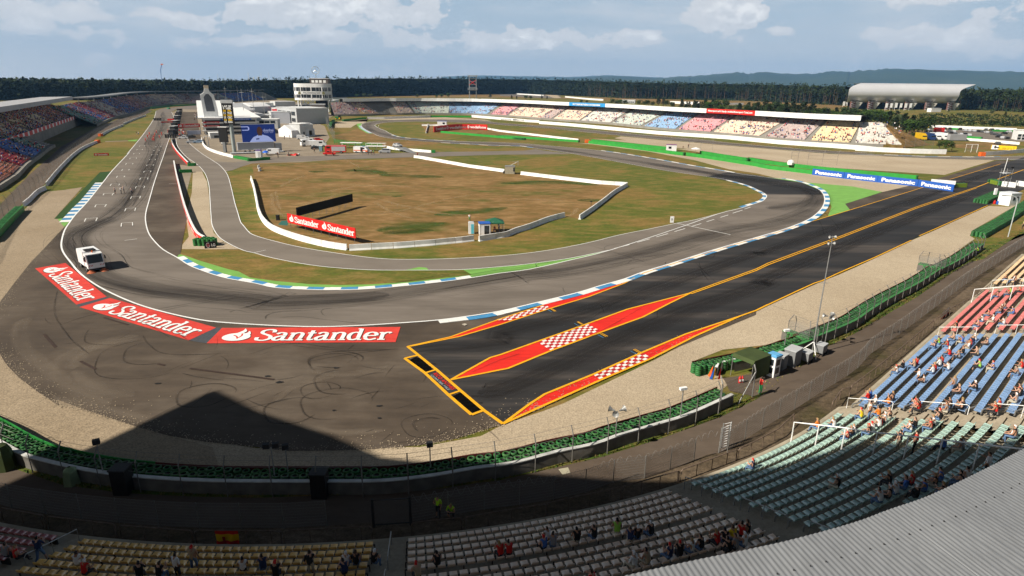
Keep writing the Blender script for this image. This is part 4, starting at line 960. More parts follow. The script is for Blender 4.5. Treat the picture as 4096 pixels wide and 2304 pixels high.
# added slab outside the frame, outline shaped to throw the big pointed shadow
CH = 45.0; csh = [((-60, 20), 0), ((-36, 33), 0)] 
shp = [(G(*c), 0) for c in ((0, 1950), (430, 1760), (840, 1570), (1000, 1652), (1300, 1752), (1500, 1840), (2150, 1908), (2437, 1930), (2583, 1935))] + \
      [(G(*c, 2.0), 2.0) for c in ((3072, 1872), (3412, 1799), (3450, 1785), (3655, 1838), (3960, 1872))] + [(Vector((50, 34, 3)), 3)]
front = []
for p, h in shp:
    t = (CH - h) / SV.z; front.append(Vector((p.x + SV.x * t, p.y + SV.y * t, CH)))
front = [front[0] + Vector((-10, -8, 0))] + front
BY = [(-140, -20), (-85, -12), (-45, -2), (-31, -1.5), (-21, 1.2), (-15, 5.2), (10, 14)]
def by_(x):
    for (x0, y0), (x1, y1) in zip(BY, BY[1:]):
        if x0 <= x <= x1: return y0 + (y1 - y0) * (x - x0) / (x1 - x0)
    return BY[0][1] if x < BY[0][0] else BY[-1][1]
front = [q for a, b in zip(front, front[1:]) for q in (a, a.lerp(b, .34), a.lerp(b, .67))] + [front[-1]]
back = [Vector((p.x, min(by_(p.x), p.y - .5), CH)) for p in front]
mb = MB(); n = len(front)
for i in range(n - 1):
    b4 = [front[i], front[i + 1], back[i + 1], back[i]]; mb.hexa(b4, [v + Vector((0, 0, .6)) for v in b4])
tag(mb.build('shadow_slab', MGREY, stand), 'unseen slab added above the camera to cast shadow')
# ------------------------------------------------------------------ helpers for placed things
def V3(p, z=0): return Vector((p[0], p[1], z))
def g1p(s): return G(*px(s)[0])
def extr(mb, prof, y0, y1):
    n = len(prof); mb.add([(x, y0, z) for x, z in prof] + [(x, y1, z) for x, z in prof], [tuple(range(n)), tuple(range(2 * n - 1, n - 1, -1))] + [(i, n + i, n + (i + 1) % n, (i + 1) % n) for i in range(n)])
def wheel(parent, x, y, r=.33, w=.22, rim=True):
    mb = MB(); M = Matrix.Rotation(math.pi / 2, 3, 'X'); mb.lathe([(.0, -w / 2), (r * .6, -w / 2), (r, -w / 2), (r, w / 2), (r * .6, w / 2), (0, w / 2)], (x, y, r), 12, M)
    o = mb.build('wheel', BLACK, parent)
    if rim: mb = MB(); mb.lathe([(0, -w / 2 - .01), (r * .55, -w / 2 - .005), (r * .55, w / 2 + .005), (0, w / 2 + .01)], (x, y, r), 8, M); mb.build('rim', GREYM, o)
    return o
LAMP = mat('headlamp_glass', (.75, .75, .72), .15, .03, 2)
PAINT = {}
def paint(n, c, r=.28): return mat('car_paint_' + n, c, r, .04, .5, spec=.55)
CW, CS, CK, CR_, CB, CY = paint('white', (.78, .78, .78)), paint('silver', (.42, .43, .45)), paint('black', (.02, .02, .022)), paint('red', (.62, .018, .012)), paint('blue', (.015, .04, .13)), paint('yellow', (.62, .38, .01))
CG = paint('dark_grey', (.07, .075, .08)); CPB = paint('pale_blue', (.25, .36, .5))
def vehicle(name, label, cat, loc, rz, L, W, prof, m, wins, wheels, group=None, extra=None, lamps=True, wr=.33):
    t = thing(name, label, cat, loc, rz, group); mb = MB(); extr(mb, prof, -W / 2, W / 2); fixn(mb.build('body', m, t))
    for nm, c, s in wins: mb = MB(); mb.box(c, s); mb.build(nm, GLASS, t)
    for x in wheels:
        for y in (-W / 2 + .08, W / 2 - .08): wheel(t, x, y, wr)
    if lamps:
        for y in (-W * .36, W * .36): mb = MB(); mb.box((L / 2 - .01, y, .68), (.06, .3, .16)); mb.build('headlight', LAMP, t)
    if extra: extra(t)
    return t
VANP = [(-2.5, .35), (-2.5, 1.95), (-2.4, 2.05), (1.2, 2.05), (1.5, 1.9), (1.95, 1.2), (2.45, 1.0), (2.5, .4)]
CARP = [(-2.1, .3), (-2.12, .85), (-1.85, 1.0), (-1.35, 1.42), (.3, 1.45), (1.0, .98), (2.0, .82), (2.12, .35)]
MPVP = [(-2.3, .3), (-2.35, 1.1), (-2.0, 1.75), (.3, 1.8), (1.3, 1.1), (2.2, .9), (2.35, .35)]
def van(label, loc, rz, m=CW, group=None, name='van', k=1.0):
    W = 1.9; t = vehicle(name, label, 'van', loc, rz, 5, W, VANP, m, [('window', (.6, 0, 1.55), (1.1, W + .03, .5)), ('windscreen', (1.72, 0, 1.55), (.25, W - .2, .5))], (-1.6, 1.6), group); t.scale = (k,) * 3; return t
def car(label, loc, rz, m=CS, group=None, name='car'):
    W = 1.75; return vehicle(name, label, 'car', loc, rz, 4.24, W, CARP, m, [('window', (-.5, 0, 1.2), (1.5, W + .03, .3)), ('windscreen', (.62, 0, 1.2), (.3, W - .25, .3)), ('rear_window', (-1.6, 0, 1.2), (.25, W - .25, .28))], (-1.3, 1.3), group)
def head(a, b): d = g1p(b) - g1p(a); return math.atan2(d.y, d.x)
# ------------------------------------------------------------------ white concrete barriers round the infield
JPROF = [(-.3, 0), (-.28, .08), (-.14, .32), (-.1, 1.0), (.1, 1.0), (.14, .32), (.28, .08), (.3, 0)]
JW = mat('barrier_white', (.74, .74, .73), .75, .08, .7); JW2 = mat('barrier_off_white', (.66, .655, .63), .8, .12, .9)
def jersey(s, label, seg=3.6, m=None, sm=3, h=1.0, group='white concrete barriers', name='concrete_barrier', ends=None):
    path = resample(gp(s, sm=sm), .6); t = thing(name, label, 'barrier', tuple(path[0]), 0, group); k = max(2, int(seg / .6)); pr = [(o, z * h) for o, z in JPROF]
    parts = []
    for i in range(0, len(path) - 1, k):
        q = path[i:i + k + 1]
        if len(q) < 2: continue
        q = [p.copy() for p in q]; d = (q[-1] - q[-2]).normalized(); q[-1] = q[-1] - d * .07; parts.append(q)
    for i, q in enumerate(parts[:100]):
        mb = MB(); mb.wall(q, pr, closed=True); o = fixn(mb.build('barrier_block', ends if ends and i in (0,) else (m or (JW2 if i % 3 == 1 else JW)), t))
        o.matrix_parent_inverse = Matrix.Translation(-path[0])
    if len(parts) > 100:
        mb = MB()
        for q in parts[100:]: mb.wall(q, pr, closed=True)
        o = fixn(mb.build('barrier_blocks', m or JW, t)); o.matrix_parent_inverse = Matrix.Translation(-path[0]); o['kind'] = 'stuff'
    return t
jersey("B12,420 40,500 70,640 92,750 140,850 230,930 400,1000 600,1060 800,1105 988,1133", 'white barrier curving from paddock past the red billboard', 3.4)
jersey("B1000,1137 1160,1128 1500,1110 1820,1085 2130,1055 2280,1035", 'white barrier with visible joints left of the marshal post', 3.9, sm=1)
jersey("B2305,1045 2450,1020 2576,1000 C150,962 300,915 480,845 652,798", 'white barrier sweeping right from the marshal post', 3.6)
jersey("C800,825 930,735 1050,645 1150,565 1280,490", 'short white barrier slanting up on the right of infield', 3.6)
jersey("C1282,487 1000,468 650,428 200,372", 'white barrier running left from the infield corner to the small cabin', 3.9, sm=1)
jersey("B2560,350 2200,300 1900,245 1690,208 1645,203", 'white barrier between paddock road and the small cabin', 3.9, sm=1)
jersey("U800,945 900,962 1380,1003", 'white barrier in the grass behind the silver minivan', 3.9, sm=1)
jersey("U1247,655 1470,655 1655,665", 'white barrier beside the cabin inside the far hairpin', 3.9, sm=1)
jersey("U1300,750 1330,645", 'white barrier end slanting inside the far hairpin', 3.9, sm=1)
jersey("U1720,657 2090,700 V0,730 500,788 1018,850", 'long white barrier behind the red curved advert', 4.2, sm=1)
jersey("A2030,20 2045,70 2090,120 2200,165 2350,205", 'white barrier curving between pit exit and the big screen', 3.6)
jersey("A988,50 900,85 800,140 700,225 600,330 540,400 468,490", 'white barrier of the left straight beside the grass, nearer run', 3.6)
jersey("A462,525 380,565 300,645 235,698", 'white barrier ending at the green tyre wall, left of gravel', 3.6)
jersey("S1880,850 1760,890 1660,930 1590,962", 'white barrier of the left straight, farthest run', 4)
jersey("S1590,978 1450,1030 1350,1080 1300,1110", 'white barrier of the left straight, middle run', 4)
mb = MB(); p = gp("S1248,1200 1270,1188"); mb.box((p[0] + p[1]) / 2 + Vector((0, 0, .6)), (1.6, 1.6, 1.2)); tag(mb.build('orange_barrier_block', ORNG), 'orange block closing the left end of the straight barrier', 'barrier')
p = g1p("S1297,1110"); mb = MB(); mb.box(p + Vector((0, 0, .6)), (1.2, 2, 1.2)); tag(mb.build('orange_barrier_block', ORNG), 'small orange block at the middle opening of left barrier', 'barrier')
# far right white wall under the main far stand
FWL = "U540,575 900,562 1360,545"
def boardwall(s, label, h=1.3, m=None, sm=2, cat='wall', name='white_wall', th=.15):
    path = gp(s, sm=sm); mb = MB(); mb.wall(path, [(-th, 0), (-th, h), (th, h), (th, 0)]); return tag(mb.build(name, m or JW), label, cat)
boardwall("V505,630 850,655 1380,705 2025,765 2576,802 W0,942 700,990 1370,1055 2040,1100 2576,1145 X400,1135 1100,1170 1568,1180", 'long white wall in front of the far right grandstand', 2.0)
wl = boardwall("U1890,545 2576,603 V320,605 505,615", 'white advert wall with dark lettering at the far bend', 1.9)
wl2 = boardwall("U545,568 760,566 1100,555 1360,545", 'white advert wall at the far hairpin exit', 1.7, sm=1)
def ad(parent, a, b, h0, h1, txt, m, uu=(.05, .95), vv=(.2, .8), bold=.02, name='lettering', push=.2, shear=0):
    A, B = g1p(a), g1p(b); n = (B - A).cross(Vector((0, 0, 1))).normalized()
    if n.dot(A) > 0: n = -n
    A, B = A + n * push, B + n * push
    q = Quad(V3(A, h0), V3(B, h0), V3(A, h1), V3(B, h1), .02); return word(txt, q, parent, m, uu, vv, bold, name, shear)
BLK_T = mat('black_print', (.02, .02, .02), .6, .1, 2)
for i in range(5): ad(wl2, 'U%d,%d' % (555 + i * 162, 567 - i * 4.5), 'U%d,%d' % (700 + i * 162, 563 - i * 4.5), .1, 1.7, 'BRIDGESTONE', BLK_T, vv=(.25, .8))
for a, b in (((1900, 546), (2075, 558)), ((2090, 560), (2245, 572)), ((2260, 574), (2415, 588)), ((2420, 590), (2572, 602))): ad(wl, 'U%d,%d' % a, 'U%d,%d' % b, .1, 1.9, 'BRIDGESTONE', BLK_T, vv=(.25, .8))
for a, b in (((10, 588), (150, 594)), ((165, 596), (318, 604))): ad(wl, 'V%d,%d' % a, 'V%d,%d' % b, .1, 1.9, 'BRIDGESTONE', BLK_T, vv=(.25, .8))
boardwall("X2062,1200 2300,1185 2576,1158 Q4300,590", 'white wall curving at the far right edge under the yellow advert', 1.6)
mb = MB(); p = g1p("X2030,1206"); mb.box(p + Vector((0, 0, .8)), (2, 1.5, 1.6)); tag(mb.build('orange_barrier_block', ORNG), 'orange block at the end of the far right white wall', 'barrier')
# green tyre walls
def greenwall(s, label, h=1.15, m=None, deck=0.0):
    path = gp(s, sm=2); t = thing('green_tyre_wall', label, 'tyre wall', (0, 0, 0), 0, 'green tyre walls'); mb = MB()
    q = resample(path, .9)
    mb.wall(q, [(-.05, 0), (-.05, h), (.05, h), (.05, 0)]); mb.build('belt', m or GREENB, t)
    mb = MB(); ns = normals(q)
    for rr in (.45, 1.1):
        for i, (p, n) in enumerate(zip(q, ns)): mb.lathe([(.4, 0), (.42, h * .9), (.2, h * .93 + U(-.06, .04)), (.05, h * .7)], p - n * rr, 7)
    o = mb.build('tyres', TYRE2, t); o['kind'] = 'stuff'
    return t
GB2 = mat('bright_green_belt', (.03, .27, .04), .55, .12, .6)
greenwall("A-60,1060 0,1005 120,870 250,738", 'dark green tyre wall at the left edge of the gravel', 1.2)
greenwall("C890,60 1200,97 1600,152 1840,182", 'green tyre wall in the middle gravel, left front length', 1.3, GB2)
greenwall("C1870,182 2230,237 2480,277 2576,292 D0,318 250,347 450,372 1000,440 1500,493", 'green tyre wall behind blue adverts, front length', 1.3, GB2)
greenwall("C920,45 1200,75 1690,125", 'green tyre wall in the middle gravel, left rear length', 1.3, GB2)
greenwall("C2010,165 2250,205 2480,240", 'green tyre wall in the middle gravel, centre rear length', 1.3, GB2)
greenwall("C2505,235 2576,250 D0,270 600,340 1510,425", 'green tyre wall in the middle gravel, right rear length', 1.3, GB2)
greenwall("U250,598 400,578 545,568", 'green tyre wall at the outside of the far hairpin', 1.4, GB2)
greenwall("U1365,545 1600,545 1890,548", 'green tyre wall between two lettered white walls', 1.4, GB2)
greenwall("U1490,745 2000,790 2576,838 V0,800 1018,868", 'long green tyre wall below the red curved advert', 1.1, GB2)
greenwall("U85,690 90,640 130,600", 'short green tyre wall by the paddock fence', 1.5, GREENB)
greenwall("T1080,1395 1280,1430", 'green tyre wall in front of the portable toilet', 1.0, GREENB)
greenwall("T1285,1435 1545,1415", 'green tyre wall continuing right of the portable toilet', 1.0, GREENB)
greenwall("A1900,290 1985,287", 'small green tyre block at the end of pit wall', 1.0, GREENB)
greenwall("A1820,358 1945,353", 'small green tyre row across the pit road', 1.0, GREENB)
mb = MB(); p = g1p("U1398,1003"); mb.box(p + Vector((0, 0, .55)), (1.4, 1.4, 1.1)); tag(mb.build('tyre_block', GREENB), 'green tyre bundle at the end of the white barrier', 'tyre stack')
mb = MB(); p = g1p("C875,52"); mb.box(p + Vector((0, 0, .7)), (2, 1.5, 1.4)); tag(mb.build('orange_barrier_block', ORNG), 'orange block at the gap in the middle green tyre wall', 'barrier')
for s, lab in (("O615,790 900,785", 'short yellow-green tyre wall at the right end of blue adverts'), ("O1440,690 1640,740", 'green tyre wall right of the drag strip yellow line')): greenwall(s, lab, 1.2, mat('lime_belt', (.16, .23, .02), .6, .1, 1))
boardwall("O1720,760 2060,795", 'white wall below the camera scaffold', 1.5, sm=1); boardwall("O2060,740 2400,790", 'white wall right of the camera scaffold', 1.5, sm=1)
mb = MB(); q = gp("O0,750 590,800"); mb.wall(q, [(-.1, .9), (-.1, 2.0), (.1, 2.0), (.1, .9)], closed=True); tag(mb.build('white_board', JW), 'blank white board above the rightmost blue advert', 'sign')
# blue adverts
for i, (a, b) in enumerate((('D450,374', 'D768,413'), ('D768,413', 'D1103,450'), ('D1103,450', 'D1508,493'), ('D1513,493', 'D1872,547'))):
    lab = ('first blue advert with white lettering, left end of the row', 'second blue advert with white lettering from the left', 'third blue advert with white lettering, before the blank board', 'last blue advert with white lettering, standing on dark asphalt')[i]
    A, B = g1p(a), g1p(b); n = (B - A).cross(Vector((0, 0, 1))).normalized(); n = -n if n.dot(A) > 0 else n
    A, B = A + n * .5, B + n * .5; d = (B - A).normalized(); t = thing('advert_board', lab, 'advert board', tuple(A), 0, 'blue advert boards'); mb = MB()
    h = 1.95; mb.hexa([A, B - d * .05, B - d * .05 - n * .25, A - n * .25], [V3(p, h) for p in (A, B - d * .05, B - d * .05 - n * .25, A - n * .25)]); fixn(mb.build('board', BLUEP, t))
    word('Panasonic', Quad(V3(A, .05), V3(B, .05), V3(A, h), V3(B, h), .03), None, WHITE, (.1, .93), (.2, .78), .045).parent = t
    kids_world(t)
# ------------------------------------------------------------------ red billboards in the infield
def billboard(label, a, b, zb, zt, m, text, n_posts, back=False):
    A, B = g1p(a), g1p(b); t = thing('billboard', label, 'billboard', tuple(A)); n = (B - A).cross(Vector((0, 0, 1))).normalized(); n = -n if n.dot(A) > 0 else n
    d = (B - A); mb = MB(); c = [A, B, B - n * .12, A - n * .12]; mb.hexa([V3(p, zb) for p in c], [V3(p, zt) for p in c]); fixn(mb.build('board', m, t))
    for i in range(n_posts):
        p = A + d * ((i + .25) / (n_posts - .5)) - n * .2; mb = MB(); mb.tube([V3(p, 0), V3(p, zt - .05)], .045, 5); mb.tube([V3(p - n * 1.5, 0), V3(p, zt * .8)], .03, 4); mb.build('post', GREYT, t)
    if text:
        L = Quad(V3(A, zb), V3(B, zb), V3(A, zt), V3(B, zt), .02)
        for u0 in (0, .5):
            q = Quad(L.at(u0 + .0, 0, 0), L.at(u0 + .5, 0, 0), L.at(u0, 1, 0), L.at(u0 + .5, 1, 0), .015); bank_word(q, t, .24, .97, .2, .42, (.07, .2), shadow=False, heavy=1.25)
    kids_world(t); return t
bbp = g1p("B395,905"); zt = hgt(bbp, px("B362,762")[0][1]); zb = hgt(bbp, px("B372,855")[0][1])
print('billboard', zb, zt)
billboard('red billboard with white bank lettering on posts in the brown infield', "B385,905", "B1068,1070", zb, zt, REDP, True, 9)
b2 = g1p("B1040,700"); zt2 = hgt(b2, px("B1049,567")[0][1]); zb2 = hgt(b2, px("B1052,645")[0][1]); print('bb2', zb2, zt2)
billboard('black back of a billboard standing on posts behind the red one', "B1040,700", "B480,855", zb2, zt2, BLACK, False, 9)
# small board lying on the left verge
A, B = g1p("A948,186"), g1p("A1092,182"); h = hgt(A, px("A945,160")[0][1]); t = thing('advert_board', 'small red bank advert standing in the grass by the straight', 'advert board', tuple(A))
mb = MB(); mb.hexa([A, B, B + Vector((0, .3, 0)), A + Vector((0, .3, 0))], [V3(p, h) for p in (A, B, B + Vector((0, .3, 0)), A + Vector((0, .3, 0)))]); fixn(mb.build('board', REDP, t)); bank_word(Quad(A, B, V3(A, h), V3(B, h), .03), t, .26, .96, .22, .4, (.06, .2), shadow=False, heavy=1.3); kids_world(t)
# curved red advert in the far hairpin
cp = gp("U1405,740 1500,725 1700,705 1900,705 2090,712", sm=3); t = thing('advert_board', 'curved red advert with white ring lettering inside the far hairpin', 'advert board', tuple(cp[0])); mb = MB(); h = 3.3
mb.wall(cp, [(.0, .1), (.0, h), (-.3, h), (-.3, .1)], closed=True); fixn(mb.build('board', REDP, t))
def curve_word(txt, s0, s1, h0, h1, m, parent, path, ring=False):
    A, B = path[s0], path[s1]; n = (B - A).cross(Vector((0, 0, 1))).normalized(); n = -n if n.dot(A) > 0 else n
    q = Quad(V3(A + n * .25, h0), V3(B + n * .25, h0), V3(A + n * .25, h1), V3(B + n * .25, h1), .03); word(txt, q, parent, m, (.14, .95), (.25, .75), .03)
    if ring:
        mb = MB(); mb.add([q.at(.06 + r * .045 * math.cos(a) , .5 + r * .26 * math.sin(a), 1.5) for r in (1, .55) for a in [k * math.pi / 8 for k in range(16)]], [(k, (k + 1) % 16, 16 + (k + 1) % 16, 16 + k) for k in range(16)]); mb.build('ring_emblem', m, parent)
for a, b in ((1, 4), (4, 8), (8, 12)): curve_word('vodafone', a, min(b, len(cp) - 1), .1, h, WHITE, t, cp, True)
kids_world(t)
# tyre bundle with a black sign at the pit wall end
t = thing('tyre_bundle', 'round green tyre bundle with black white-lettered sign at the pit wall end', 'tyre stack', tuple(g1p("A2085,1095"))); c = g1p("A2080,1080"); mb = MB()
for i in range(5):
    for j in range(3):
        if (i, j) in ((0, 0), (4, 0)): continue
        p = c + Vector(((i - 2) * .75, (1 - j) * .75, 0)); mb.lathe([(.34, 0), (.37, 1.15), (.25, 1.2), (.2, .9)], p, 10)
mb.build('tyres', TYRE2, t); q0 = g1p("A2060,1120"); q1 = g1p("A2178,1112"); n = Vector((0, -1, 0)); mb = MB()
mb.hexa([q0, q1, q1 + Vector((0, .15, 0)), q0 + Vector((0, .15, 0))], [V3(p, 1.15) for p in (q0, q1, q1 + Vector((0, .15, 0)), q0 + Vector((0, .15, 0)))]); fixn(mb.build('sign', BLACK, t))
Q_ = Quad(q0, q1, V3(q0, 1.15), V3(q1, 1.15), .03); word('LG', Q_, t, WHITE, (.6, .93), (.3, .72), .03)
mb = MB(); mb.add([Q_.at(.32 + r * .17 * math.cos(a), .5 + r * .36 * math.sin(a), 1.2) for r in (1, .82) for a in [k * math.pi / 8 for k in range(2, 17)]], [(k, k + 1, 16 + k, 15 + k) for k in range(14)]); uvpoly(mb, Q_, [(.31, .35), (.33, .35), (.33, .62), (.31, .62)], 1.3); mb.m(1); uvpoly(mb, Q_, [(.32 + .155 * math.cos(k), .5 + .33 * math.sin(k)) for k in [i * .35 for i in range(18)]], .5); mb.build('emblem', [WHITE, mat('maroon', (.28, .01, .03), .5)], t); kids_world(t)
# pit wall with red advert face
def pitwall(s, label, zt=1.2):
    path = gp(s, sm=3); t = thing('pit_wall', label, 'wall'); mb = MB(); mb.wall(path, [(.12, 0), (.12, zt), (-.25, zt), (-.3, 0)]); mb.build('wall_body', JW, t)
    mb = MB(); mb.wall(path, [(.14, .08), (.14, zt - .12)]); mb.build('advert_strip', REDP, t)
    return path, t
pw, t = pitwall("A1752,268 1770,370 1800,500 1840,660 1880,790 1930,920 1990,1020 2060,1062", 'red and white pit wall running toward the green tyre bundle')
for i in range(3, len(pw) - 3, 3):
    A, B = pw[i + 2], pw[i]
    n = (B - A).cross(Vector((0, 0, 1))).normalized(); q = Quad(V3(pw[i + 2] , .2), V3(pw[i], .2), V3(pw[i + 2], 1.0), V3(pw[i], 1.0), .0)
    q = Quad(V3(pw[i], .2), V3(pw[i + 2], .2), V3(pw[i], 1.0), V3(pw[i + 2], 1.0), .0); off = normals(pw)[i] * .17
    q.c = [c_ + off for c_ in q.c]; word('Santander', q, t, WHITE, (.1, .9), (.15, .8), .02)
pw2, t = pitwall("A1725,20 1735,80 1770,145 1820,205 1895,285", 'red and white pit wall beside the pit lane exit, upper run')
# ------------------------------------------------------------------ marshal post and small things in the infield
def cabin(name, label, cat, loc, rz, L, W, H, m, rm, win=(), door=None):
    t = thing(name, label, cat, loc, rz); mb = MB(); mb.box((0, 0, H / 2), (L, W, H)); mb.build('body', m, t); mb = MB(); mb.box((0, 0, H + .06), (L + .15, W + .15, .12)); mb.build('roof', rm, t)
    for c, s in win: mb = MB(); mb.box(c, s); mb.build('window', GLASS, t)
    if door: mb = MB(); mb.box(*door); mb.build('door', LGREY, t)
    return t
cabin('marshal_cabin', 'open white and blue marshal cabin beside the portable toilet', 'cabin', tuple(g1p("B2345,985") + Vector((.2, 1.0, 0))), .15, 2.0, 1.8, 2.1, JW, BLUEP, [((.35, -.91, 1.0), (.9, .03, 1.6))])
t = thing('portable_toilet', 'white and turquoise portable toilet at the infield marshal post', 'toilet', tuple(g1p("B2225,975") + Vector((0, .6, 0))), .1); mb = MB(); mb.box((0, 0, 1.05), (1.05, 1.05, 2.1)); mb.build('body', JW, t); mb = MB(); mb.box((.2, -.54, 1.0), (.5, .04, 1.8)); mb.build('door', mat('turquoise', (.1, .45, .55), .5), t); mb = MB(); mb.lathe([(.75, 2.1), (.6, 2.25), (.02, 2.35)], (0, 0, 0), 4, Matrix.Rotation(.785, 3, 'Z')); mb.build('roof', LGREY, t)
gz = g1p("B2425,970") + Vector((.6, 1.8, 0)); t = thing('gazebo', 'dark green gazebo tent at the infield marshal post', 'gazebo', tuple(gz), .12); mb = MB()
mb.add([(-1.7, -1.4, 2.0), (1.7, -1.4, 2.0), (1.7, 1.4, 2.0), (-1.7, 1.4, 2.0), (0, 0, 2.75), (-1.7, -1.4, 1.75), (1.7, -1.4, 1.75), (1.7, 1.4, 1.75), (-1.7, 1.4, 1.75)], [(0, 1, 4), (1, 2, 4), (2, 3, 4), (3, 0, 4), (5, 6, 1, 0), (6, 7, 2, 1), (7, 8, 3, 2), (8, 5, 0, 3)]); mb.build('canopy', mat('dark_green_cloth', (.02, .11, .06), .8, .1, 1), t)
for x in (-1.65, 1.65):
    for y in (-1.35, 1.35): mb = MB(); mb.tube([(x, y, 0), (x, y, 2.0)], .03, 5); mb.build('leg', GALV, t)
t = thing('safety_frame', 'bent silver pipe frame in front of the green gazebo', 'frame', tuple(g1p("B2330,990"))); pts = gp("B2320,985 2420,968 2430,966 2535,945")
for a, b in ((0, 1), (2, 3)): mb = MB(); mb.tube([pts[a], V3(pts[a], 1.9), V3(pts[a].lerp(pts[b], .15), 2.15), V3(pts[b], 2.15), pts[b]], .035, 6); mb.build('hoop', GALV, t)
kids_world(t)
cabin('track_cabin', 'small beige cabin with mesh cage on the white infield barrier', 'cabin', tuple(g1p("C100,368") + Vector((0, 1, 0))), -.1, 3.0, 2.0, 2.3, mat('beige_mesh', (.3, .27, .2), .8, .15, 3), GALV, [((1.3, -1.01, 1.4), (.4, .03, 1.2))])
t = thing('mesh_cage', 'tilted wire cage on top of the beige track cabin', 'cage', tuple(g1p("C130,368") + Vector((0, 1, 2.4))), -.1); mb = MB()
for a, b in (((-1, -1, 0), (1.6, -1, 1.4)), ((-1, 1, 0), (1.6, 1, 1.4)), ((1.6, -1, 1.4), (1.6, 1, 1.4)), ((1.6, -1, 0), (1.6, -1, 1.4)), ((1.6, 1, 0), (1.6, 1, 1.4)), ((-.2, -1, 1.4), (1.6, -1, 1.4))): mb.tube([a, b], .035, 4)
mb.build('frame', GALV, t)
cabin('track_cabin', 'white cabin on the barrier inside the far hairpin', 'cabin', tuple(g1p("U1505,658") + Vector((0, 2, 0))), 0, 6, 3, 3.0, JW, BLUEP, [((1.2, -1.52, 1.6), (1.5, .04, 1.4))])
cabin('track_cabin', 'white cabin with blue red top on the middle green tyre wall', 'cabin', tuple(g1p("C1727,138") + Vector((0, 1, 0))), -.2, 4.2, 2.6, 2.6, JW, mat('blue_red_top', (.2, .05, .2), .5), [((-.6, -1.31, 1.5), (1.2, .04, .9))])
t = thing('parasol', 'white parasol on the middle green tyre wall', 'parasol', tuple(g1p("C1965,165"))); mb = MB(); mb.tube([(0, 0, 0), (0, 0, 2.6)], .04, 5); mb.build('pole', GALV, t); mb = MB(); mb.lathe([(2.0, 2.0), (1.0, 2.4), (.02, 2.7)], (0, 0, 0), 8); mb.build('canopy', WHITE, t)
mb = MB(); mb.box((0, 0, .5), (.55, .6, .95)); mb.box((0, 0, 1.0), (.62, .66, .1)); t = tag(mb.build('wheelie_bin', BLACK, loc=tuple(g1p("B283,832"))), 'black wheelie bin on brown grass left of the red billboard', 'bin')
poly('ground_mat', gp("B283,880 318,838 392,838 378,888"), .03, mat('teal_mat', (.03, .12, .1), .9), None); tag(bpy.data.objects['ground_mat'], 'teal mat on the ground behind the red billboard', 'mat')
for s, l in (("B95,305", 'white barrier stub behind the left infield barrier, upper'), ("B105,332", 'white barrier stub behind the left infield barrier, lower')): mb = MB(); mb.wall([g1p(s), g1p(s) + Vector((.3, -2, 0))], JPROF, True); fixn(tag(mb.build('barrier_stub', JW), l, 'barrier'))
t = thing('marker_board', 'white distance marker board reading 50 on the infield grass edge', 'sign', tuple(g1p("C1728,862")), 0); mb = MB(); mb.box((0, 0, .75), (.75, .06, 1.3)); mb.build('board', WHITE, t); word('50', Quad((-.37, -.031, .1), (.37, -.031, .1), (-.37, -.031, 1.4), (.37, -.031, 1.4), .01), None, BLK_T, (.25, .75), (.35, .7), .02).parent = t
t = thing('track_sensor', 'small black camera pole beside the short slanting barrier', 'camera', tuple(g1p("C915,705"))); mb = MB(); mb.tube([(0, 0, 0), (0, 0, 1.3)], .05, 6); mb.build('pole', BLACK, t); mb = MB(); mb.box((0, 0, 1.4), (.45, .3, .2)); mb.build('camera_head', BLACK, t)
for s, l in (("C40,362", 'black rubbish bag leaning on the barrier near beige cabin'), ): mb = MB(); mb.lathe([(.3, 0), (.38, .3), (.2, .75), (.02, .9)], g1p(s), 8); tag(mb.build('rubbish_bag', BLACK), l, 'bag')
mb = MB(); mb.add([g1p(s) + Vector((0, 0, .13)) for s in ("F2130,632", "F2160,622", "F2188,632", "F2160,646")], [(0, 1, 2, 3)]); tag(mb.build('manhole_cover', mat('pale_cover', (.42, .37, .3), .8)), kind='structure')
mb = MB(); mb.add([g1p(s) + Vector((0, 0, .065)) for s in ("K480,575", "K560,560", "K580,605", "K515,622")], [(0, 1, 2, 3)]); tag(mb.build('concrete_cover', mat('pale_cover2', (.36, .33, .24), .85, .12, 3)), kind='structure')
# ------------------------------------------------------------------ street sweeper
a = g1p("A815,1305"); b = g1p("A905,1372"); rz = math.atan2(b.y - a.y, b.x - a.x); side = Vector((-math.sin(rz), math.cos(rz), 0)); c = (a + b) / 2 + side * 1.05 - Vector((math.cos(rz), math.sin(rz), 0)) * .3
t = thing('road_sweeper', 'white road sweeper truck with orange brushes on the track', 'sweeper', tuple(c), rz)
mb = MB(); extr(mb, [(-2.6, .75), (-2.7, 2.5), (-2.45, 2.8), (.75, 2.8), (.75, .75)], -1.1, 1.1); fixn(mb.build('hopper', CW, t))
mb = MB(); extr(mb, [(.85, .6), (.85, 2.65), (1.3, 2.75), (2.0, 2.6), (2.35, 1.35), (2.38, .6)], -1.05, 1.05); fixn(mb.build('cab', CW, t))
mb = MB(); mb.add([(2.06, -.92, 2.5), (2.06, .92, 2.5), (2.385, .92, 1.38), (2.385, -.92, 1.38)], [(0, 1, 2, 3)]); mb.build('windscreen', GLASS, t)
for y in (-1.06, 1.06): mb = MB(); mb.box((1.5, y, 1.9), (.9, .03, .85)); mb.build('side_window', GLASS, t)
mb = MB(); mb.box((2.41, 0, 1.05), (.04, 1.95, .22)); mb.build('front_stripe', WHITE, t)
mb = MB()
for y in (-.85, -.55, .55, .85): mb.add([(2.436, y - .12, .96), (2.436, y, .96), (2.436, y + .12, 1.14), (2.436, y, 1.14)], [(0, 1, 2, 3)])
mb.build('hazard_stripes', REDP, t)
mb = MB(); mb.box((.1, 0, 2.86), (1.5, 1.3, .12)); mb.build('roof_vent', BLACK, t)
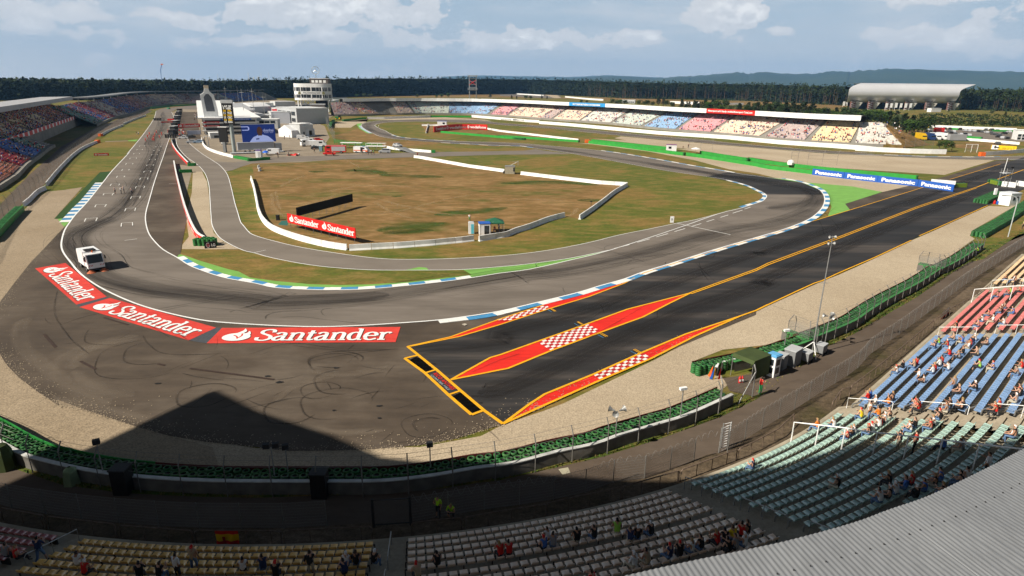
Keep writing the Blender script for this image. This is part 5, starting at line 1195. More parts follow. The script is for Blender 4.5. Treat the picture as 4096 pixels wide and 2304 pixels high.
mb = MB(); mb.box((0, 0, .55), (4.6, 1.6, .45)); mb.build('chassis', DARK, t)
for x in (-1.7, 1.35):
    for y in (-.95, .95): wheel(t, x, y, .42, .28)
for y in (-.8, .8): mb = MB(); mb.lathe([(.2, .45), (.3, .3), (.62, .05), (.55, .02)], (2.5, y, 0), 14); mb.build('brush', mat('brush_orange', (.45, .12, .05), .8, .3, 6), t)
mb = MB(); mb.tube([(1.4, 0, 2.74), (1.4, 0, 3.0)], .09, 8); mb.build('beacon', ORNG, t)
for y in (-1.3, 1.3): mb = MB(); mb.tube([(2.0, y * .85, 2.4), (2.15, y, 2.3)], .02, 4); mb.box((2.15, y, 2.0), (.08, .16, .5)); mb.build('mirror', BLACK, t)
# ------------------------------------------------------------------ right hand control cabin, scaffold, pole
cabin('control_cabin', 'white control cabin with two windows at the drag strip end', 'cabin', tuple(g1p("O1830,1235") + Vector((1.9, 1.9, 0))), .35, 3.6, 2.8, 2.9, CW, CW, [((-.55, -1.42, 1.75), (.7, .05, .95)), ((.55, -1.42, 1.75), (.7, .05, .95))])
sc_ = g1p("O1860,790") + Vector((0, 1.5, 0)); t = thing('camera_scaffold', 'silver scaffold tower carrying a television camera at right edge', 'scaffold', tuple(sc_), .3); mb = MB(); hh = hgt(sc_, px("O1900,330")[0][1])
for x in (-1.1, 1.1):
    for y in (-.8, .8): mb.tube([(x, y, 0), (x, y, hh)], .05, 5)
k = 0
while k < hh - 1:
    mb.tube([(-1.1, -.8, k), (1.1, -.8, k + 1.2)], .035, 4); mb.tube([(-1.3, -.8, k + 1.2), (1.3, -.8, k + 1.2)], .06, 4); mb.tube([(-1.1, .8, k + 1.2), (1.1, .8, k)], .035, 4); k += 1.2
mb.build('scaffold_frame', GALV, t); mb = MB(); mb.box((0, 0, hh - 1.2), (2.8, 2.0, .12)); mb.build('deck', LGREY, t)
mb = MB(); mb.tube([(-1.3, 0, hh - 1.5), (-1.0, 0, hh + 3.0)], .07, 5); mb.build('mast_arm', WHITE, t); mb = MB(); mb.box((1.3, -.3, hh + .3), (.9, .35, .4)); mb.tube([(1.3, -.3, hh - 1.1), (1.3, -.3, hh + .1)], .06, 5); mb.build('camera', BLACK, t)
pb = g1p("D2415,1000"); t = thing('lamp_pole', 'curved grey lamp pole leaning over the white control cabin', 'lamp pole', tuple(pb)); hp = hgt(pb, px("D2465,590")[0][1]); mb = MB(); mb.tube([(0, 0, 0), (0, 0, hp * .85), (-.25, 0, hp * .95), (-1.0, 0, hp), (-2.6, 0, hp + .1)], .09, 8); mb.build('pole', mat('pale_grey_pole', (.45, .48, .47), .5), t); mb = MB(); mb.box((-2.8, 0, hp + .08), (.6, .25, .14)); mb.build('lamp_head', GALV, t)
# flag stand things beside the cabin
for i, (s, c) in enumerate((("O1550,1180", REDP), ("O1620,1190", BLUEP), ("O1680,1190", YELP))):
    p = g1p(s); mb = MB(); mb.lathe([(.25, 0), (.28, .5), (.1, .85), (.02, .9)], p, 8); tag(mb.build('marshal_bag', c), ('red bag', 'blue bag', 'yellow bag')[i] + ' on the ground beside the white control cabin', 'bag')
p = g1p("O1540,1060"); mb = MB(); mb.box(p + Vector((0, 0, 1.9)), (.6, .4, 1.6)); mb.tube([p, p + Vector((0, 0, 2)), ], .05, 5); tag(mb.build('signal_post', [WHITE]), 'white signal box on a post left of the control cabin', 'signal')
# ------------------------------------------------------------------ kit by the service road gap
mb_ = g1p("H440,930"); t = thing('loudspeaker_mast', 'tall thin lattice mast on a white tripod beside the service road', 'mast', tuple(mb_)); hm = hgt(mb_, px("D672,990")[0][1]); print('mast', hm)
mb = MB(); mb.tube([(0, 0, .4), (0, 0, hm * .45), (0, 0, hm)], [.075, .06, .035], 6); mb.build('pole', GALV, t)
for i in range(3):
    a = i * 2.094 + .4; mb = MB(); mb.tube([(0, 0, 1.5), (math.cos(a) * 1.25, math.sin(a) * 1.25, .05)], .045, 5); mb.tube([(0, 0, .5), (math.cos(a) * .8, math.sin(a) * .8, .6)], .025, 4); mb.build('tripod_leg', WHITE, t)
for z in (hm - .1, hm - .75):
    mb = MB()
    for sgn in (-1, 1): mb.lathe([(.04, 0), (.06, .12), (.18, .3)], (0, 0, z), 8, Matrix.Rotation(sgn * 1.57, 3, 'Y'))
    mb.build('antenna_horn', GALV, t)
mb = MB(); mb.tube([(-.4, 0, hm * .62), (.4, 0, hm * .62)], .03, 4); mb.build('cross_arm', GALV, t)
for s, l, sz in (("H150,1075", 'grey cabinet directly behind the phone booth', (1.0, .9, 1.5)), ("H265,1035", 'largest grey equipment cabinet by the grey wall', (1.6, 1.1, 1.7))):
    p = g1p(s); t = thing('equipment_cabinet', l, 'cabinet', tuple(p), .75); mb = MB(); mb.box((0, .3, sz[2] / 2), sz); mb.build('body', MGREY, t); mb = MB(); mb.box((0, .3, sz[2] + .04), (sz[0] + .1, sz[1] + .1, .08)); mb.build('roof', LGREY, t); mb = MB(); mb.box((0, .3 - sz[1] / 2 - .01, sz[2] * .5), (sz[0] * .8, .03, sz[2] * .8)); mb.build('door', MGREY, t)
for s, l in (("H400,1010", 'small grey wheeled generator left of the mast tripod'), ("H545,930", 'small grey wheeled generator right of the mast tripod')):
    p = g1p(s); t = thing('generator', l, 'generator', tuple(p), .75); mb = MB(); mb.box((0, .2, .75), (1.15, .8, .8)); mb.build('body', MGREY, t); mb = MB(); mb.box((0, .2, 1.18), (1.2, .85, .06)); mb.build('lid', LGREY, t)
    for x in (-.45, .45): wheel(t, x, -.2, .18, .1, False)
pbth = g1p("Y1610,880"); t = thing('phone_booth', 'white phone booth with rounded windows and blue roof', 'phone booth', tuple(pbth + Vector((.15, .55, 0))), .62); mb = MB(); mb.box((0, 0, 1.08), (.95, .95, 2.1)); mb.build('body', CW, t)
mb = MB(); mb.box((0, 0, 2.2), (1.08, 1.08, .16)); mb.box((0, 0, 2.3), (.85, .85, .06)); mb.build('roof', mat('light_blue_roof', (.12, .36, .62), .5, .06, 1), t)
for z in (1.55, .72):
    for c, s in (((0, -.48, z), (.6, .02, .62)), ((.48, 0, z), (.02, .6, .62)), ((-.48, 0, z), (.02, .6, .62))): mb = MB(); mb.box(c, s); mb.build('window', GLASS, t)
sh = g1p("Y1240,880"); t = thing('marshal_shelter', 'dark green canvas shelter over the marshal post by the tyre stacks', 'shelter', tuple(sh + Vector((.2, .5, 0))), .62); mb = MB(); CAN = mat('olive_canvas', (.045, .065, .02), .85, .15, 1.2)
extr(mb, [(-1.5, 2.0), (-1.35, 2.3), (1.35, 2.3), (1.5, 2.0), (1.5, 1.95), (-1.5, 1.95)], -1.1, 1.2); mb.quad((-1.5, -1.1, 0.3), (1.5, -1.1, 0.3), (1.5, -1.1, 2.0), (-1.5, -1.1, 2.0)); mb.quad((1.5, -1.1, .2), (1.5, 1.2, .2), (1.5, 1.2, 2.0), (1.5, -1.1, 2.0)); mb.build('canvas', CAN, t)
for x in (-1.45, 1.45):
    for y in (-1.05, 1.15): mb = MB(); mb.tube([(x, y, 0), (x, y, 2.0)], .03, 5); mb.build('pole', GALV, t)
mb = MB(); mb.wall(gp("Y660,850 700,770 1000,700"), [(-.12, 0), (-.12, .95), (.12, .95), (.12, 0)]); tag(mb.build('barrier_end', JW), 'white wall end behind the signal flags at the barrier gap', 'wall')
for i, (s, c, l) in enumerate((("Y580,860", ORNG, 'orange furled flag leaning at the barrier gap'), ("Y605,905", BLUEP, 'blue furled flag leaning at the barrier gap'), ("Y635,900", YELP, 'yellow furled flag leaning at the barrier gap'), ("Y730,900", REDP, 'larger red furled flag leaning at the barrier gap'))):
    p = g1p(s); t = thing('signal_flag', l, 'flag', tuple(p), .3 * i); mb = MB(); mb.tube([(0, 0, 0), (.2, 0, 1.3)], .015, 4); mb.build('stick', GALV, t); mb = MB(); k = 1.3 if i == 3 else 1; mb.add([(.2, 0, 1.25), (.05, .02, .9), (-.22 * k, .05, .1), (.02, -.08, .05), (.2 * k, .03, .15)], [(0, 1, 2, 3), (0, 3, 4)]); mb.build('cloth', c, t)
for s, l in (("Y1065,965", 'left red fire extinguisher under the canvas shelter edge'), ("Y1105,960", 'right red fire extinguisher under the canvas shelter edge')):
    p = g1p(s); t = thing('fire_extinguisher', l, 'extinguisher', tuple(p)); mb = MB(); mb.lathe([(.12, 0), (.13, .55), (.05, .7), (.03, .8)], (0, 0, 0), 10); mb.build('bottle', REDP, t); mb = MB(); mb.box((0, -.11, .35), (.16, .06, .2)); mb.build('label_patch', WHITE, t)
# gap frame: two cranked posts with wires and a strut
t = thing('gap_fence', 'cranked steel posts with diagonal strut closing the barrier gap', 'fence'); A, B = g1p("Y735,1430"), g1p("Y1275,1200"); h1, h2 = hgt(A, px("Y765,890")[0][1]), hgt(B, px("Y1330,670")[0][1])
for p, h, d in ((A, h1, (-.1, .35)), (B, h2, (-.1, .25))): mb = MB(); mb.tube([p, V3(p, h * .82), V3(p, h) + Vector((d[0], d[1], 0))], .055, 6); mb.build('fence_post', GALV, t)
mb = MB(); mb.tube([g1p("Y1045,1310"), V3(B, h2 * .8)], .05, 6); mb.build('strut', GALV, t); mb = MB()
for k in range(8): mb.tube([V3(A, .3 + k * (h1 - .4) / 8), V3(B, .3 + k * (h2 - .4) / 8)], .009, 3)
mb.build('wires', GREYT, t); meshpanel([A, B], .1, h2 * .85, t)
def hornpole(s, top, label, kind='horn', base=None):
    p = g1p(s); h = hgt(p, px(top)[0][1]); t = thing('loudspeaker_pole' if kind == 'horn' else 'camera_pole' if kind == 'cam' else 'floodlight_pole', label, 'pole', tuple(p), U(0, .5)); mb = MB(); mb.tube([(0, 0, 0), (0, 0, h)], .045, 6); mb.build('pole', GALV, t)
    if kind == 'horn':
        for a in (2.6, .3, 4.2): mb = MB(); mb.lathe([(.05, -.1), (.08, .1), (.2, .32), (.26, .38), (.2, .33), (.02, .1)], (.28 * math.cos(a), .28 * math.sin(a), h), 10, Matrix.Rotation(a, 3, 'Z') @ Matrix.Rotation(1.4, 3, 'Y')); mb.build('horn', GALV, t)
    elif kind == 'cam': mb = MB(); mb.box((0, 0, h + .15), (.6, .25, .22)); mb.build('camera_housing', WHITE, t)
    else:
        for x in ((-.3, .3) if kind == 'flood2' else (0,)): mb = MB(); mb.box((x, 0, h + .15), (.42, .3, .34)); mb.build('lamp', DARK, t)
    return t
hornpole("K945,400", "K965,90", 'loudspeaker horns on a pole above the long near tyre barrier'); hornpole("H565,850", "H625,540", 'loudspeaker horns on a pole right of the tall mast')
hornpole("K1475,230", "Y140,1080", 'white surveillance camera on a pole left of the barrier gap', 'cam'); hornpole("Y1790,480", "Y1790,110", 'white camera on a post behind the phone booth', 'cam')
for s, tp, l, k in (("I870,690", "I815,360", 'single floodlight pole at the left edge of the big shadow', 'flood'), ("J215,720", "J175,390", 'twin floodlight pole in the big shadow', 'flood2'), ("J325,690", "J275,400", 'single floodlight pole right of the twin floodlight', 'flood'), ("J1490,660", "J1468,380", 'hooded lamp pole right of the big shadow', 'flood')): hornpole(s, tp, l, k)
for s, l in (("I1030,760", 'dark covered camera box behind the shaded barrier, left'), ("J585,790", 'dark covered camera box behind the shaded barrier, right')):
    p = g1p(s); t = thing('covered_cabinet', l, 'cabinet', tuple(p)); mb = MB(); mb.box((0, 0, .95), (1.0, .9, 1.9)); mb.build('body', BLACK, t); mb = MB(); mb.box((0, 0, 1.94), (1.1, 1.0, .08)); mb.build('lid', DARK, t)
p = g1p("I50,565"); t = thing('covered_equipment', 'equipment under dark green tarpaulin at the left frame edge', 'tarpaulin', tuple(p)); mb = MB(); mb.lathe([(.7, 0), (.66, .6), (.6, 1.4), (.4, 1.9), (.05, 2.05)], (0, 0, 0), 7); mb.build('tarpaulin', CAN, t)
p = g1p("I600,690"); t = thing('covered_equipment', 'equipment under pale green tarpaulin in the shade', 'tarpaulin', tuple(p)); mb = MB(); mb.lathe([(.55, 0), (.5, .6), (.42, 1.1), (.1, 1.35)], (0, 0, 0), 6); mb.build('tarpaulin', mat('pale_green_tarp', (.2, .26, .14), .8), t)
# flags on the railings
def flag(label, s, cols, vert=False, h=1.0, drop=.75, z0=1.0):
    P = [G(x, y, z0) for x, y in px(s)]; t = thing('flag', label, 'flag', tuple(V3(P[0]))); nb = len(cols)
    for k, (a, b, c) in enumerate(cols):
        mb = MB(); n = 12; vs = []
        for i in range(n + 1):
            p = P[0].lerp(P[1], i / n)
            for q in (a, b): w_ = .05 * math.sin(i * 1.1 + q * 3) * (.3 + q); vs.append(p + Vector((w_ * .3, -.06 + w_, -q * drop)))
        mb.add(vs, [(2 * i, 2 * i + 2, 2 * i + 3, 2 * i + 1) for i in range(n)]); mb.build('stripe', c, t)
    kids_world(t); return t
f_ = flag('red and yellow striped flag with crest hanging on shaded railing', "I1770,1073 1960,1073", ((0, .25, REDP), (.25, .75, YELP), (.75, 1, REDP)), drop=.95)
P = [G(x, y, 1.0) for x, y in px("I1770,1073 1960,1073")]; q = Quad(P[0] + Vector((0, -.16, -.95)), P[1] + Vector((0, -.16, -.95)), P[0] + Vector((0, -.16, 0)), P[1] + Vector((0, -.16, 0)), .0); mb = MB(); uvpoly(mb, q, [(.33, .38), (.38, .34), (.45, .38), (.46, .6), (.43, .66), (.35, .66), (.32, .6)]); o = mb.build('crest', REDDK, f_); o.matrix_parent_inverse = Matrix.Translation(f_.location).inverted()
flag('white and red flag draped over the rusty railing', "M1160,860 1300,745", ((0, .5, WHITE), (.5, 1, REDP)), drop=1.5)
# ------------------------------------------------------------------ far grandstands
SC = {k: mat('far_seats_' + k, tuple(v * .9 for v in c), .6, .28, 1.1) for k, c in dict(mauve=(.44, .35, .33), yellow=(.68, .53, .32), cream=(.68, .53, .42), beige=(.62, .52, .44), white=(.58, .55, .5), green=(.48, .52, .47), blue=(.26, .4, .58), pink=(.62, .3, .32),
      orange=(.72, .22, .05), dgreen=(.12, .26, .2), dblue=(.05, .16, .5), dred=(.5, .06, .08), salmon=(.66, .3, .2)).items()}
SEATS = {}                                                     # free places for the spectators
def along(path, f):
    L = plen(path) * f
    for a, b in zip(path, path[1:]):
        l = (b - a).length
        if L <= l: return a.lerp(b, L / l), (b - a).normalized()
        L -= l
    return path[-1].copy(), (path[-1] - path[-2]).normalized()
def frac(path, tok, h=1.0):
    p = G(*px(tok)[0], h); best = (1e9, 0); acc = 0; T = plen(path)
    for a, b in zip(path, path[1:]):
        d = b - a; l = d.length; t = max(0, min(1, (p - a).dot(d) / (l * l))); e = (a + d * t - p).length
        if e < best[0]: best = (e, (acc + l * t) / T)
        acc += l
    return best[1]
def farstand(name, label, path, rows, tread, rise, base, blocks, side=-1, row0=1.0, cut=0.0):
    t = thing(name, label, 'grandstand', tuple(path[0])); path = resample(path, 4.0)
    mb = MB(); pr = [(0, 0), (0, base)]
    for i in range(rows): pr += [(side * (row0 + (i + 1) * tread), base + rise * i), (side * (row0 + (i + 1) * tread), base + rise * (i + 1))]
    e = side * (row0 + rows * tread); pr += [(e + side * 1.5, base + rows * rise), (e + side * 1.5, 0)]
    mb.wall(path if not cut else [along(path, k / 90 * (1 - cut * 21 / plen(path)))[0] for k in range(91)], pr); fixn(mb.build('terrace', mat('far_concrete', (.24, .225, .2), .9, .15, .2), t))
    T = plen(path)
    for f0, f1, c, lab in blocks:
        if f1 <= f0: continue
        n = max(2, int((f1 - f0) * T / 5)); pts = []
        for k in range(n + 1): p, d = along(path, f0 + (f1 - f0) * k / n); pts.append(p)
        mb = MB(); full = pts
        for i in range(rows):
            g1_ = f1 - cut * i / T if f1 > .99 else f1; pts = full if g1_ == f1 else [along(path, f0 + (g1_ - f0) * k / n)[0] for k in range(n + 1)]
            o = side * (row0 + i * tread + tread * .5); z = base + rise * i; s = side
            mb.wall([p.copy() for p in pts], [(o - s * .2, z + .02), (o - s * .22, z + .44), (o + s * .12, z + .42), (o + s * .2, z + .74), (o + s * .27, z + .74), (o + s * .25, z + .02)])
            m_ = int((f1 - f0) * T / .62)
            for k in range(m_):
                SEATS.setdefault(name, []).append((f0 + (f1 - f0) * (k + .5) / m_, o, z, i, lab))
        tag(fixn(mb.build('seat_rows', SC[c], t)), lab, None, None, 'stuff')
    t['_T'] = T; kids_world(t); return t, path
RP = gp("U120,532 350,530 580,526 780,516 970,515 1270,510 1590,512 1890,515 2180,530 2576,556 V500,575 850,600 1380,637 1660,667 2080,712 2576,752 W900,965 1500,1024 X320,1073 1040,1108", sm=2)
def blocks(path, specs): return [(frac(path, a), frac(path, b), c, l) for a, b, c, l in specs]
rs, rpath = farstand('far_grandstand', 'long far grandstand with white roof edge and pastel seat blocks', RP, 24, .8, .36, 1.4, blocks(RP, [
    ('U130,532', 'U570,526', 'mauve', 'mauve seat block at the far left end'), ('U585,526', 'U715,520', 'yellow', 'narrow orange yellow seat block'), ('U735,519', 'U945,515', 'cream', 'yellow cream seat block beside the narrow one'),
    ('U975,515', 'U1262,510', 'beige', 'beige seat block'), ('U1288,510', 'U1590,512', 'green', 'pale green seat block'), ('U1622,512', 'U1885,515', 'blue', 'light blue seat block, far one'), ('U1925,518', 'U2165,529', 'pink', 'pink seat block, far one'),
    ('U2200,531', 'V215,565', 'cream', 'peach coloured seat block'), ('V225,565', 'V485,574', 'mauve', 'pinkish beige seat block'), ('V530,577', 'V845,600', 'cream', 'cream yellow seat block'), ('V870,602', 'V1215,625', 'white', 'off white seat block'),
    ('V1245,628', 'V1640,665', 'green', 'wide pale green seat block'), ('V1695,670', 'V2075,712', 'blue', 'light blue seat block, near one'), ('V2125,716', 'W345,905', 'pink', 'pink seat block, near one'), ('W375,910', 'W890,964', 'cream', 'cream seat block under the red fascia sign'),
    ('W955,972', 'W1510,1028', 'mauve', 'mauve seat block near the roof end'), ('W1580,1034', 'W2230,1081', 'yellow', 'yellow seat block'), ('W2310,1083', 'X1045,1108', 'white', 'white seat block at the right end')]), cut=.4)
SC['yellow'].node_tree  # keep
def fascia(t, path, f0, f1, off, z0, z1, m, depth, name='fascia', lab=None, n=40):
    pts = [along(path, f0 + (f1 - f0) * k / n)[0] for k in range(n + 1)]; q = offset(pts, off); mb = MB(); s = 1 if off > 0 else -1
    mb.wall(q, [(0, z0), (0, z1), (s * .3, z1), (s * .3, z0)], closed=True); o = fixn(mb.build(name, m, t)); o.matrix_parent_inverse = Matrix.Translation(-t.location)
    if lab: o['label'] = lab
    return q
fr0, fr1 = .02, frac(rpath, 'W2260,1083')
def rr(s): return frac(rpath, s)
q = fascia(rs, rpath, fr0, rr('V600,582'), -11, 11.3, 13.9, JW, 0); qb = fascia(rs, rpath, rr('V602,582'), rr('V1050,613'), -10.9, 11.3, 13.9, mat('sky_blue_panel', (.03, .28, .62), .5, .05, 1), 0, 'fascia', 'blue lettered stretch of the roof edge', 4)
q2 = fascia(rs, rpath, rr('V1052,613'), rr('W115,890'), -11, 11.3, 13.9, JW, 0); qr = fascia(rs, rpath, rr('W117,890'), rr('W690,940'), -10.9, 11.3, 13.9, REDP, 0, 'fascia', 'red lettered stretch of the roof edge', 4); q3 = fascia(rs, rpath, rr('W692,940'), fr1, -11, 11.3, 13.9, JW, 0)
for qq, tx, v in ((qb, 'MOTORSPORTARENA HOCKENHEIM', (.22, .72)), (qr, "Motorsport auf's Handy: mobile.Motorsport-Total.com", (.22, .8))):
    A, B = qq[0], qq[-1]; n = normals([A, B])[0] * .3; q_ = Quad(V3(A + n, 11.3), V3(B + n, 11.3), V3(A + n, 13.9), V3(B + n, 13.9), .05); o = word(tx, q_, None, WHITE, (.04, .96) if qq is qr else (.12, .88), v, .03); o.parent = rs; o.matrix_parent_inverse = Matrix.Translation(-rs.location)
pts = [along(rpath, fr0 + (fr1 - fr0) * k / 60)[0] for k in range(61)]
mb = MB(); mb.wall(offset(pts, -11.3), [(0, 13.6), (0, 13.8), (-15, 13.2), (-15, 13.0)], closed=True); o = fixn(mb.build('roof', MGREY, rs)); o.matrix_parent_inverse = Matrix.Translation(-rs.location)
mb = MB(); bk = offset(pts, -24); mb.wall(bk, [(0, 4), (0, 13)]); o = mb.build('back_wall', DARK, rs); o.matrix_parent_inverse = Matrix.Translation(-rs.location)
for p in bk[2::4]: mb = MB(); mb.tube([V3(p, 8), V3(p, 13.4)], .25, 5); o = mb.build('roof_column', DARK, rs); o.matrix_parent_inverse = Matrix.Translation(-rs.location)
# left hand stands
L1P = gp("Q-330,860 A0,540 290,298 410,208 500,133 562,97", sm=2); l1, l1p = farstand('left_grandstand', 'open left grandstand of orange, red, blue and green rows', L1P, 18, .85, .38, 1.2, blocks(L1P, [
    ('Q-300,830', 'A285,300', 'salmon', 'orange seat rows'), ('A298,292', 'A403,212', 'dred', 'red seat rows'), ('A412,206', 'A495,137', 'dblue', 'blue seat rows'), ('A503,131', 'A560,98', 'dgreen', 'green seat rows')]))
a, b = G(93, 540, 5.2), G(323, 461, 5.2); dd = (b - a).normalized(); L2P = [V3(a - dd * 60), V3(a), V3(b)]
l2, l2p = farstand('roofed_grandstand', 'roofed left grandstand with orange seats and red white parapet', L2P, 15, .85, .48, 5.2, [(.0, .36, 'yellow', 'yellow seat rows in shade'), (.38, .64, 'yellow', 'shaded crowded rows'), (.66, .97, 'orange', 'orange seat rows')])
mb = MB(); mbw = MB(); q = resample(L2P, 3.2); ns = normals(q)
for i in range(len(q) - 1): (mb if i % 3 else mbw).wall([q[i] + ns[i] * .3, q[i + 1] + ns[i] * .3], [(0, 4.3), (0, 6.0)])
for k, m_, nm in ((mb, REDP, 'red_parapet_banners'), (mbw, WHITE, 'white_parapet_banners')): o = k.build(nm, m_, l2); o.matrix_parent_inverse = Matrix.Translation(-l2.location)
ra = V3(a); zt_, zb_ = hgt(a + ns[0] * -3, px('S300,720')[0][1]), hgt(a + ns[0] * -3, px('S300,788')[0][1]); print('roof L2', zb_, zt_)
mb = MB(); mb.wall(offset([L2P[0], L2P[2] + dd * 4], -3), [(0, zb_), (0, zt_), (-16, zt_ - .3), (-16, zb_)], closed=True); o = fixn(mb.build('roof', mat('white_roof', (.36, .36, .375), .6, .1, .3), l2)); o.matrix_parent_inverse = Matrix.Translation(-l2.location)
mb = MB(); mb.wall(offset([L2P[0], L2P[2]], -15.5), [(0, 0), (0, zb_)]); o = mb.build('back_wall', LGREY, l2); o.matrix_parent_inverse = Matrix.Translation(-l2.location)
L3P = gp("S1250,985 1370,930 1480,885 1700,832 1850,768 1960,738 2200,704 2576,692 T640,688 860,690 1250,662 1650,640", sm=2)
l3, l3p = farstand('end_grandstand', 'long curved grandstand at the far end of the straight', L3P, 24, .82, .4, 1.3, blocks(L3P, [
    ('S1255,984', 'S1400,918', 'dgreen', 'green rows at the near end'), ('S1405,917', 'S1480,886', 'dblue', 'first blue block'), ('S1485,884', 'S1600,858', 'dred', 'red block'), ('S1605,857', 'S1740,820', 'beige', 'crowded cream block'), ('S1745,818', 'S1850,769', 'dblue', 'second blue block'),
    ('S1855,767', 'S1960,739', 'pink', 'pink red block'), ('S1965,737', 'S2090,720', 'salmon', 'orange block'), ('S2095,719', 'S2340,699', 'mauve', 'brown mauve block'), ('S2345,698', 'T640,688', 'cream', 'yellow block'), ('T645,688', 'T880,690', 'mauve', 'grey block behind the bottle tower'), ('T885,690', 'T1230,664', 'green', 'pale green block behind the masts'), ('T1240,663', 'T1640,641', 'dblue', 'blue block behind the masts')]))
pts = [along(l3p, .12 + .86 * k / 40)[0] for k in range(41)]; mb = MB(); mb.wall(offset(pts, -13), [(0, 14.0), (0, 14.9), (-11, 14.6), (-11, 14.0)], closed=True); o = fixn(mb.build('roof', MGREY, l3)); o.matrix_parent_inverse = Matrix.Translation(-l3.location)
for p in offset(pts, -22)[1::3]: mb = MB(); mb.tube([V3(p, 6), V3(p, 14.2)], .3, 5); o = mb.build('roof_column', MGREY, l3); o.matrix_parent_inverse = Matrix.Translation(-l3.location)
greenwall("S1960,760 2200,730 2576,712 T640,712 860,700", 'long green tyre wall below the far end grandstand', 1.6, GREENB)
t = catch_fence(gp("A-300,1300 0,830 200,660 430,470 560,330 700,190 800,110 S1290,1075 1580,945 1870,835 1960,800", sm=2), 'tall dark catch fence along the left side of the straight', 6.0, 3.4, (.9, 3.2), .4)
t.name = 'catch_fence'
poly('service_road', gp("A-400,1200 0,680 300,370 480,215 620,90 S1240,1000 1500,900 1900,775 1950,795 1580,960 1290,1100 A760,150 560,370 430,490 200,690 0,860 -300,1300"), .04, ROADM)
# ------------------------------------------------------------------ generic building placed by its traced foot line
def blk(name, label, cat, sL, sR, top, depth, m, rm=None, win=None, doors=0, h=None, gable=0.0, extra=None):
    A, B = g1p(sL), g1p(sR); h = h or hgt((A + B) / 2, px(top)[0][1]); d = (B - A); L = d.length; rz = math.atan2(d.y, d.x); t = thing(name, label, cat, tuple(A), rz)
    mb = MB()
    if gable: extr2 = [(0, 0), (0, h - gable), (L / 2, h), (L, h - gable), (L, 0)]; n = 5; mb.add([(x, 0, z) for x, z in extr2] + [(x, depth, z) for x, z in extr2], [tuple(range(n)), tuple(range(2 * n - 1, n - 1, -1))] + [(i, n + i, n + (i + 1) % n, (i + 1) % n) for i in range(n)])
    else: mb.box((L / 2, depth / 2, h / 2), (L, depth, h))
    fixn(mb.build('body', m, t))
    if rm and not gable: mb = MB(); mb.box((L / 2, depth / 2, h + .12), (L + .4, depth + .4, .24)); mb.build('roof', rm, t)
    for (u0, u1, z0, z1, n) in (win or ()):
        for k in range(n):
            w_ = (u1 - u0) / n * L; mb = MB(); mb.box((u0 * L + (k + .5) * w_, -.03, h * (z0 + z1) / 2), (w_ * .82, .08, h * (z1 - z0))); mb.build('window', GLASS, t)
    for k in range(doors): mb = MB(); mb.box((L * (k + .5) / doors, -.03, 1.1), (1.2, .08, 2.2)); mb.build('door', DARK, t)
    if extra: extra(t, L, h)
    return t
OFFW = mat('off_white_wall', (.55, .56, .56), .6, .05, .4); TENT = mat('tent_white', (.72, .72, .73), .7, .05, .3); TGREY = mat('trailer_grey', (.3, .3, .31), .5, .06, .3)
# pit building with bottle shaped tower
pa, pbk = g1p("T690,1095"), g1p("T628,735"); pd = (pbk - pa); PLn = min(pd.length, 330); pd.normalize(); pn = Vector((pd.y, -pd.x, 0)); PW = 27.0
t = thing('pit_building', 'long white pit building with red signs and roof terrace', 'building', tuple(pa), math.atan2(pn.y, pn.x)); ph = hgt(pa, px("T690,885")[0][1]); print('pit', PLn, ph)
mb = MB(); mb.box((PW / 2, PLn / 2, ph / 2), (PW - 1.5, PLn, ph)); mb.build('body', OFFW, t); mb = MB(); mb.box((PW / 2, PLn / 2, ph + .25), (PW + 3, PLn + 2, .5)); mb.build('roof', JW, t)
for k in range(4):
    z = ph * (.12 + .24 * k)
    mb = MB(); mb.box((PW / 2, -.05, z), (PW - 3, .3, ph * .12)); mb.build('window', GLASS, t)
    mb = MB(); mb.box((.65, PLn / 2, z), (.3, PLn - 3, ph * .12)); mb.build('window', GLASS, t)
    if k: mb = MB(); mb.box((PW / 2, -.6, z - ph * .085), (PW + .5, 1.6, .35)); mb.build('balcony', JW, t)
for z in (.56, .8 - .02): mb = MB(); mb.box((4.4, -1.5, ph * z), (7.5, .15, ph * .085)); o = mb.build('sign', REDP, t); q_ = Quad((.7, -1.59, ph * (z - .04)), (8.1, -1.59, ph * (z - .04)), (.7, -1.59, ph * (z + .04)), (8.1, -1.59, ph * (z + .04)), .02); word('Santander', q_, None, WHITE, (.2, .95), (.2, .8), .03).parent = o
mb = MB(); mb.box((PW * .6, -1.2, ph - .45), (PW * .55, .15, .8)); o = mb.build('sign', BLUEP, t); word('HOCKENHEIMRING', Quad((PW * .34, -1.29, ph - .8), (PW * .86, -1.29, ph - .8), (PW * .34, -1.29, ph - .1), (PW * .86, -1.29, ph - .1), .02), None, WHITE, (.05, .95), (.2, .8)).parent = o
bt = thing('bottle_tower', 'giant white oil bottle shaped tower with grey panel on the pit building', 'tower', tuple(pa + pd * 8 + Vector((0, 0, ph + .5))), math.atan2(pn.y, pn.x)); bh = hgt(pa + pd * 8, px("T740,455")[0][1]) - ph - .5; print('bottle', bh)
k_ = bh / 430; prof = [(0, 0), (-8, 200), (-14, 300), (40, 338), (52, 390), (104, 390), (112, 350), (165, 300), (172, 230), (190, 90), (190, 0)]
def ext2(mb, pf, y0, y1): n = len(pf); mb.add([(x * k_ + 1.5, y0, z * k_) for x, z in pf] + [(x * k_ + 1.5, y1, z * k_) for x, z in pf], [tuple(range(n)), tuple(range(2 * n - 1, n - 1, -1))] + [(i, n + i, n + (i + 1) % n, (i + 1) % n) for i in range(n)])
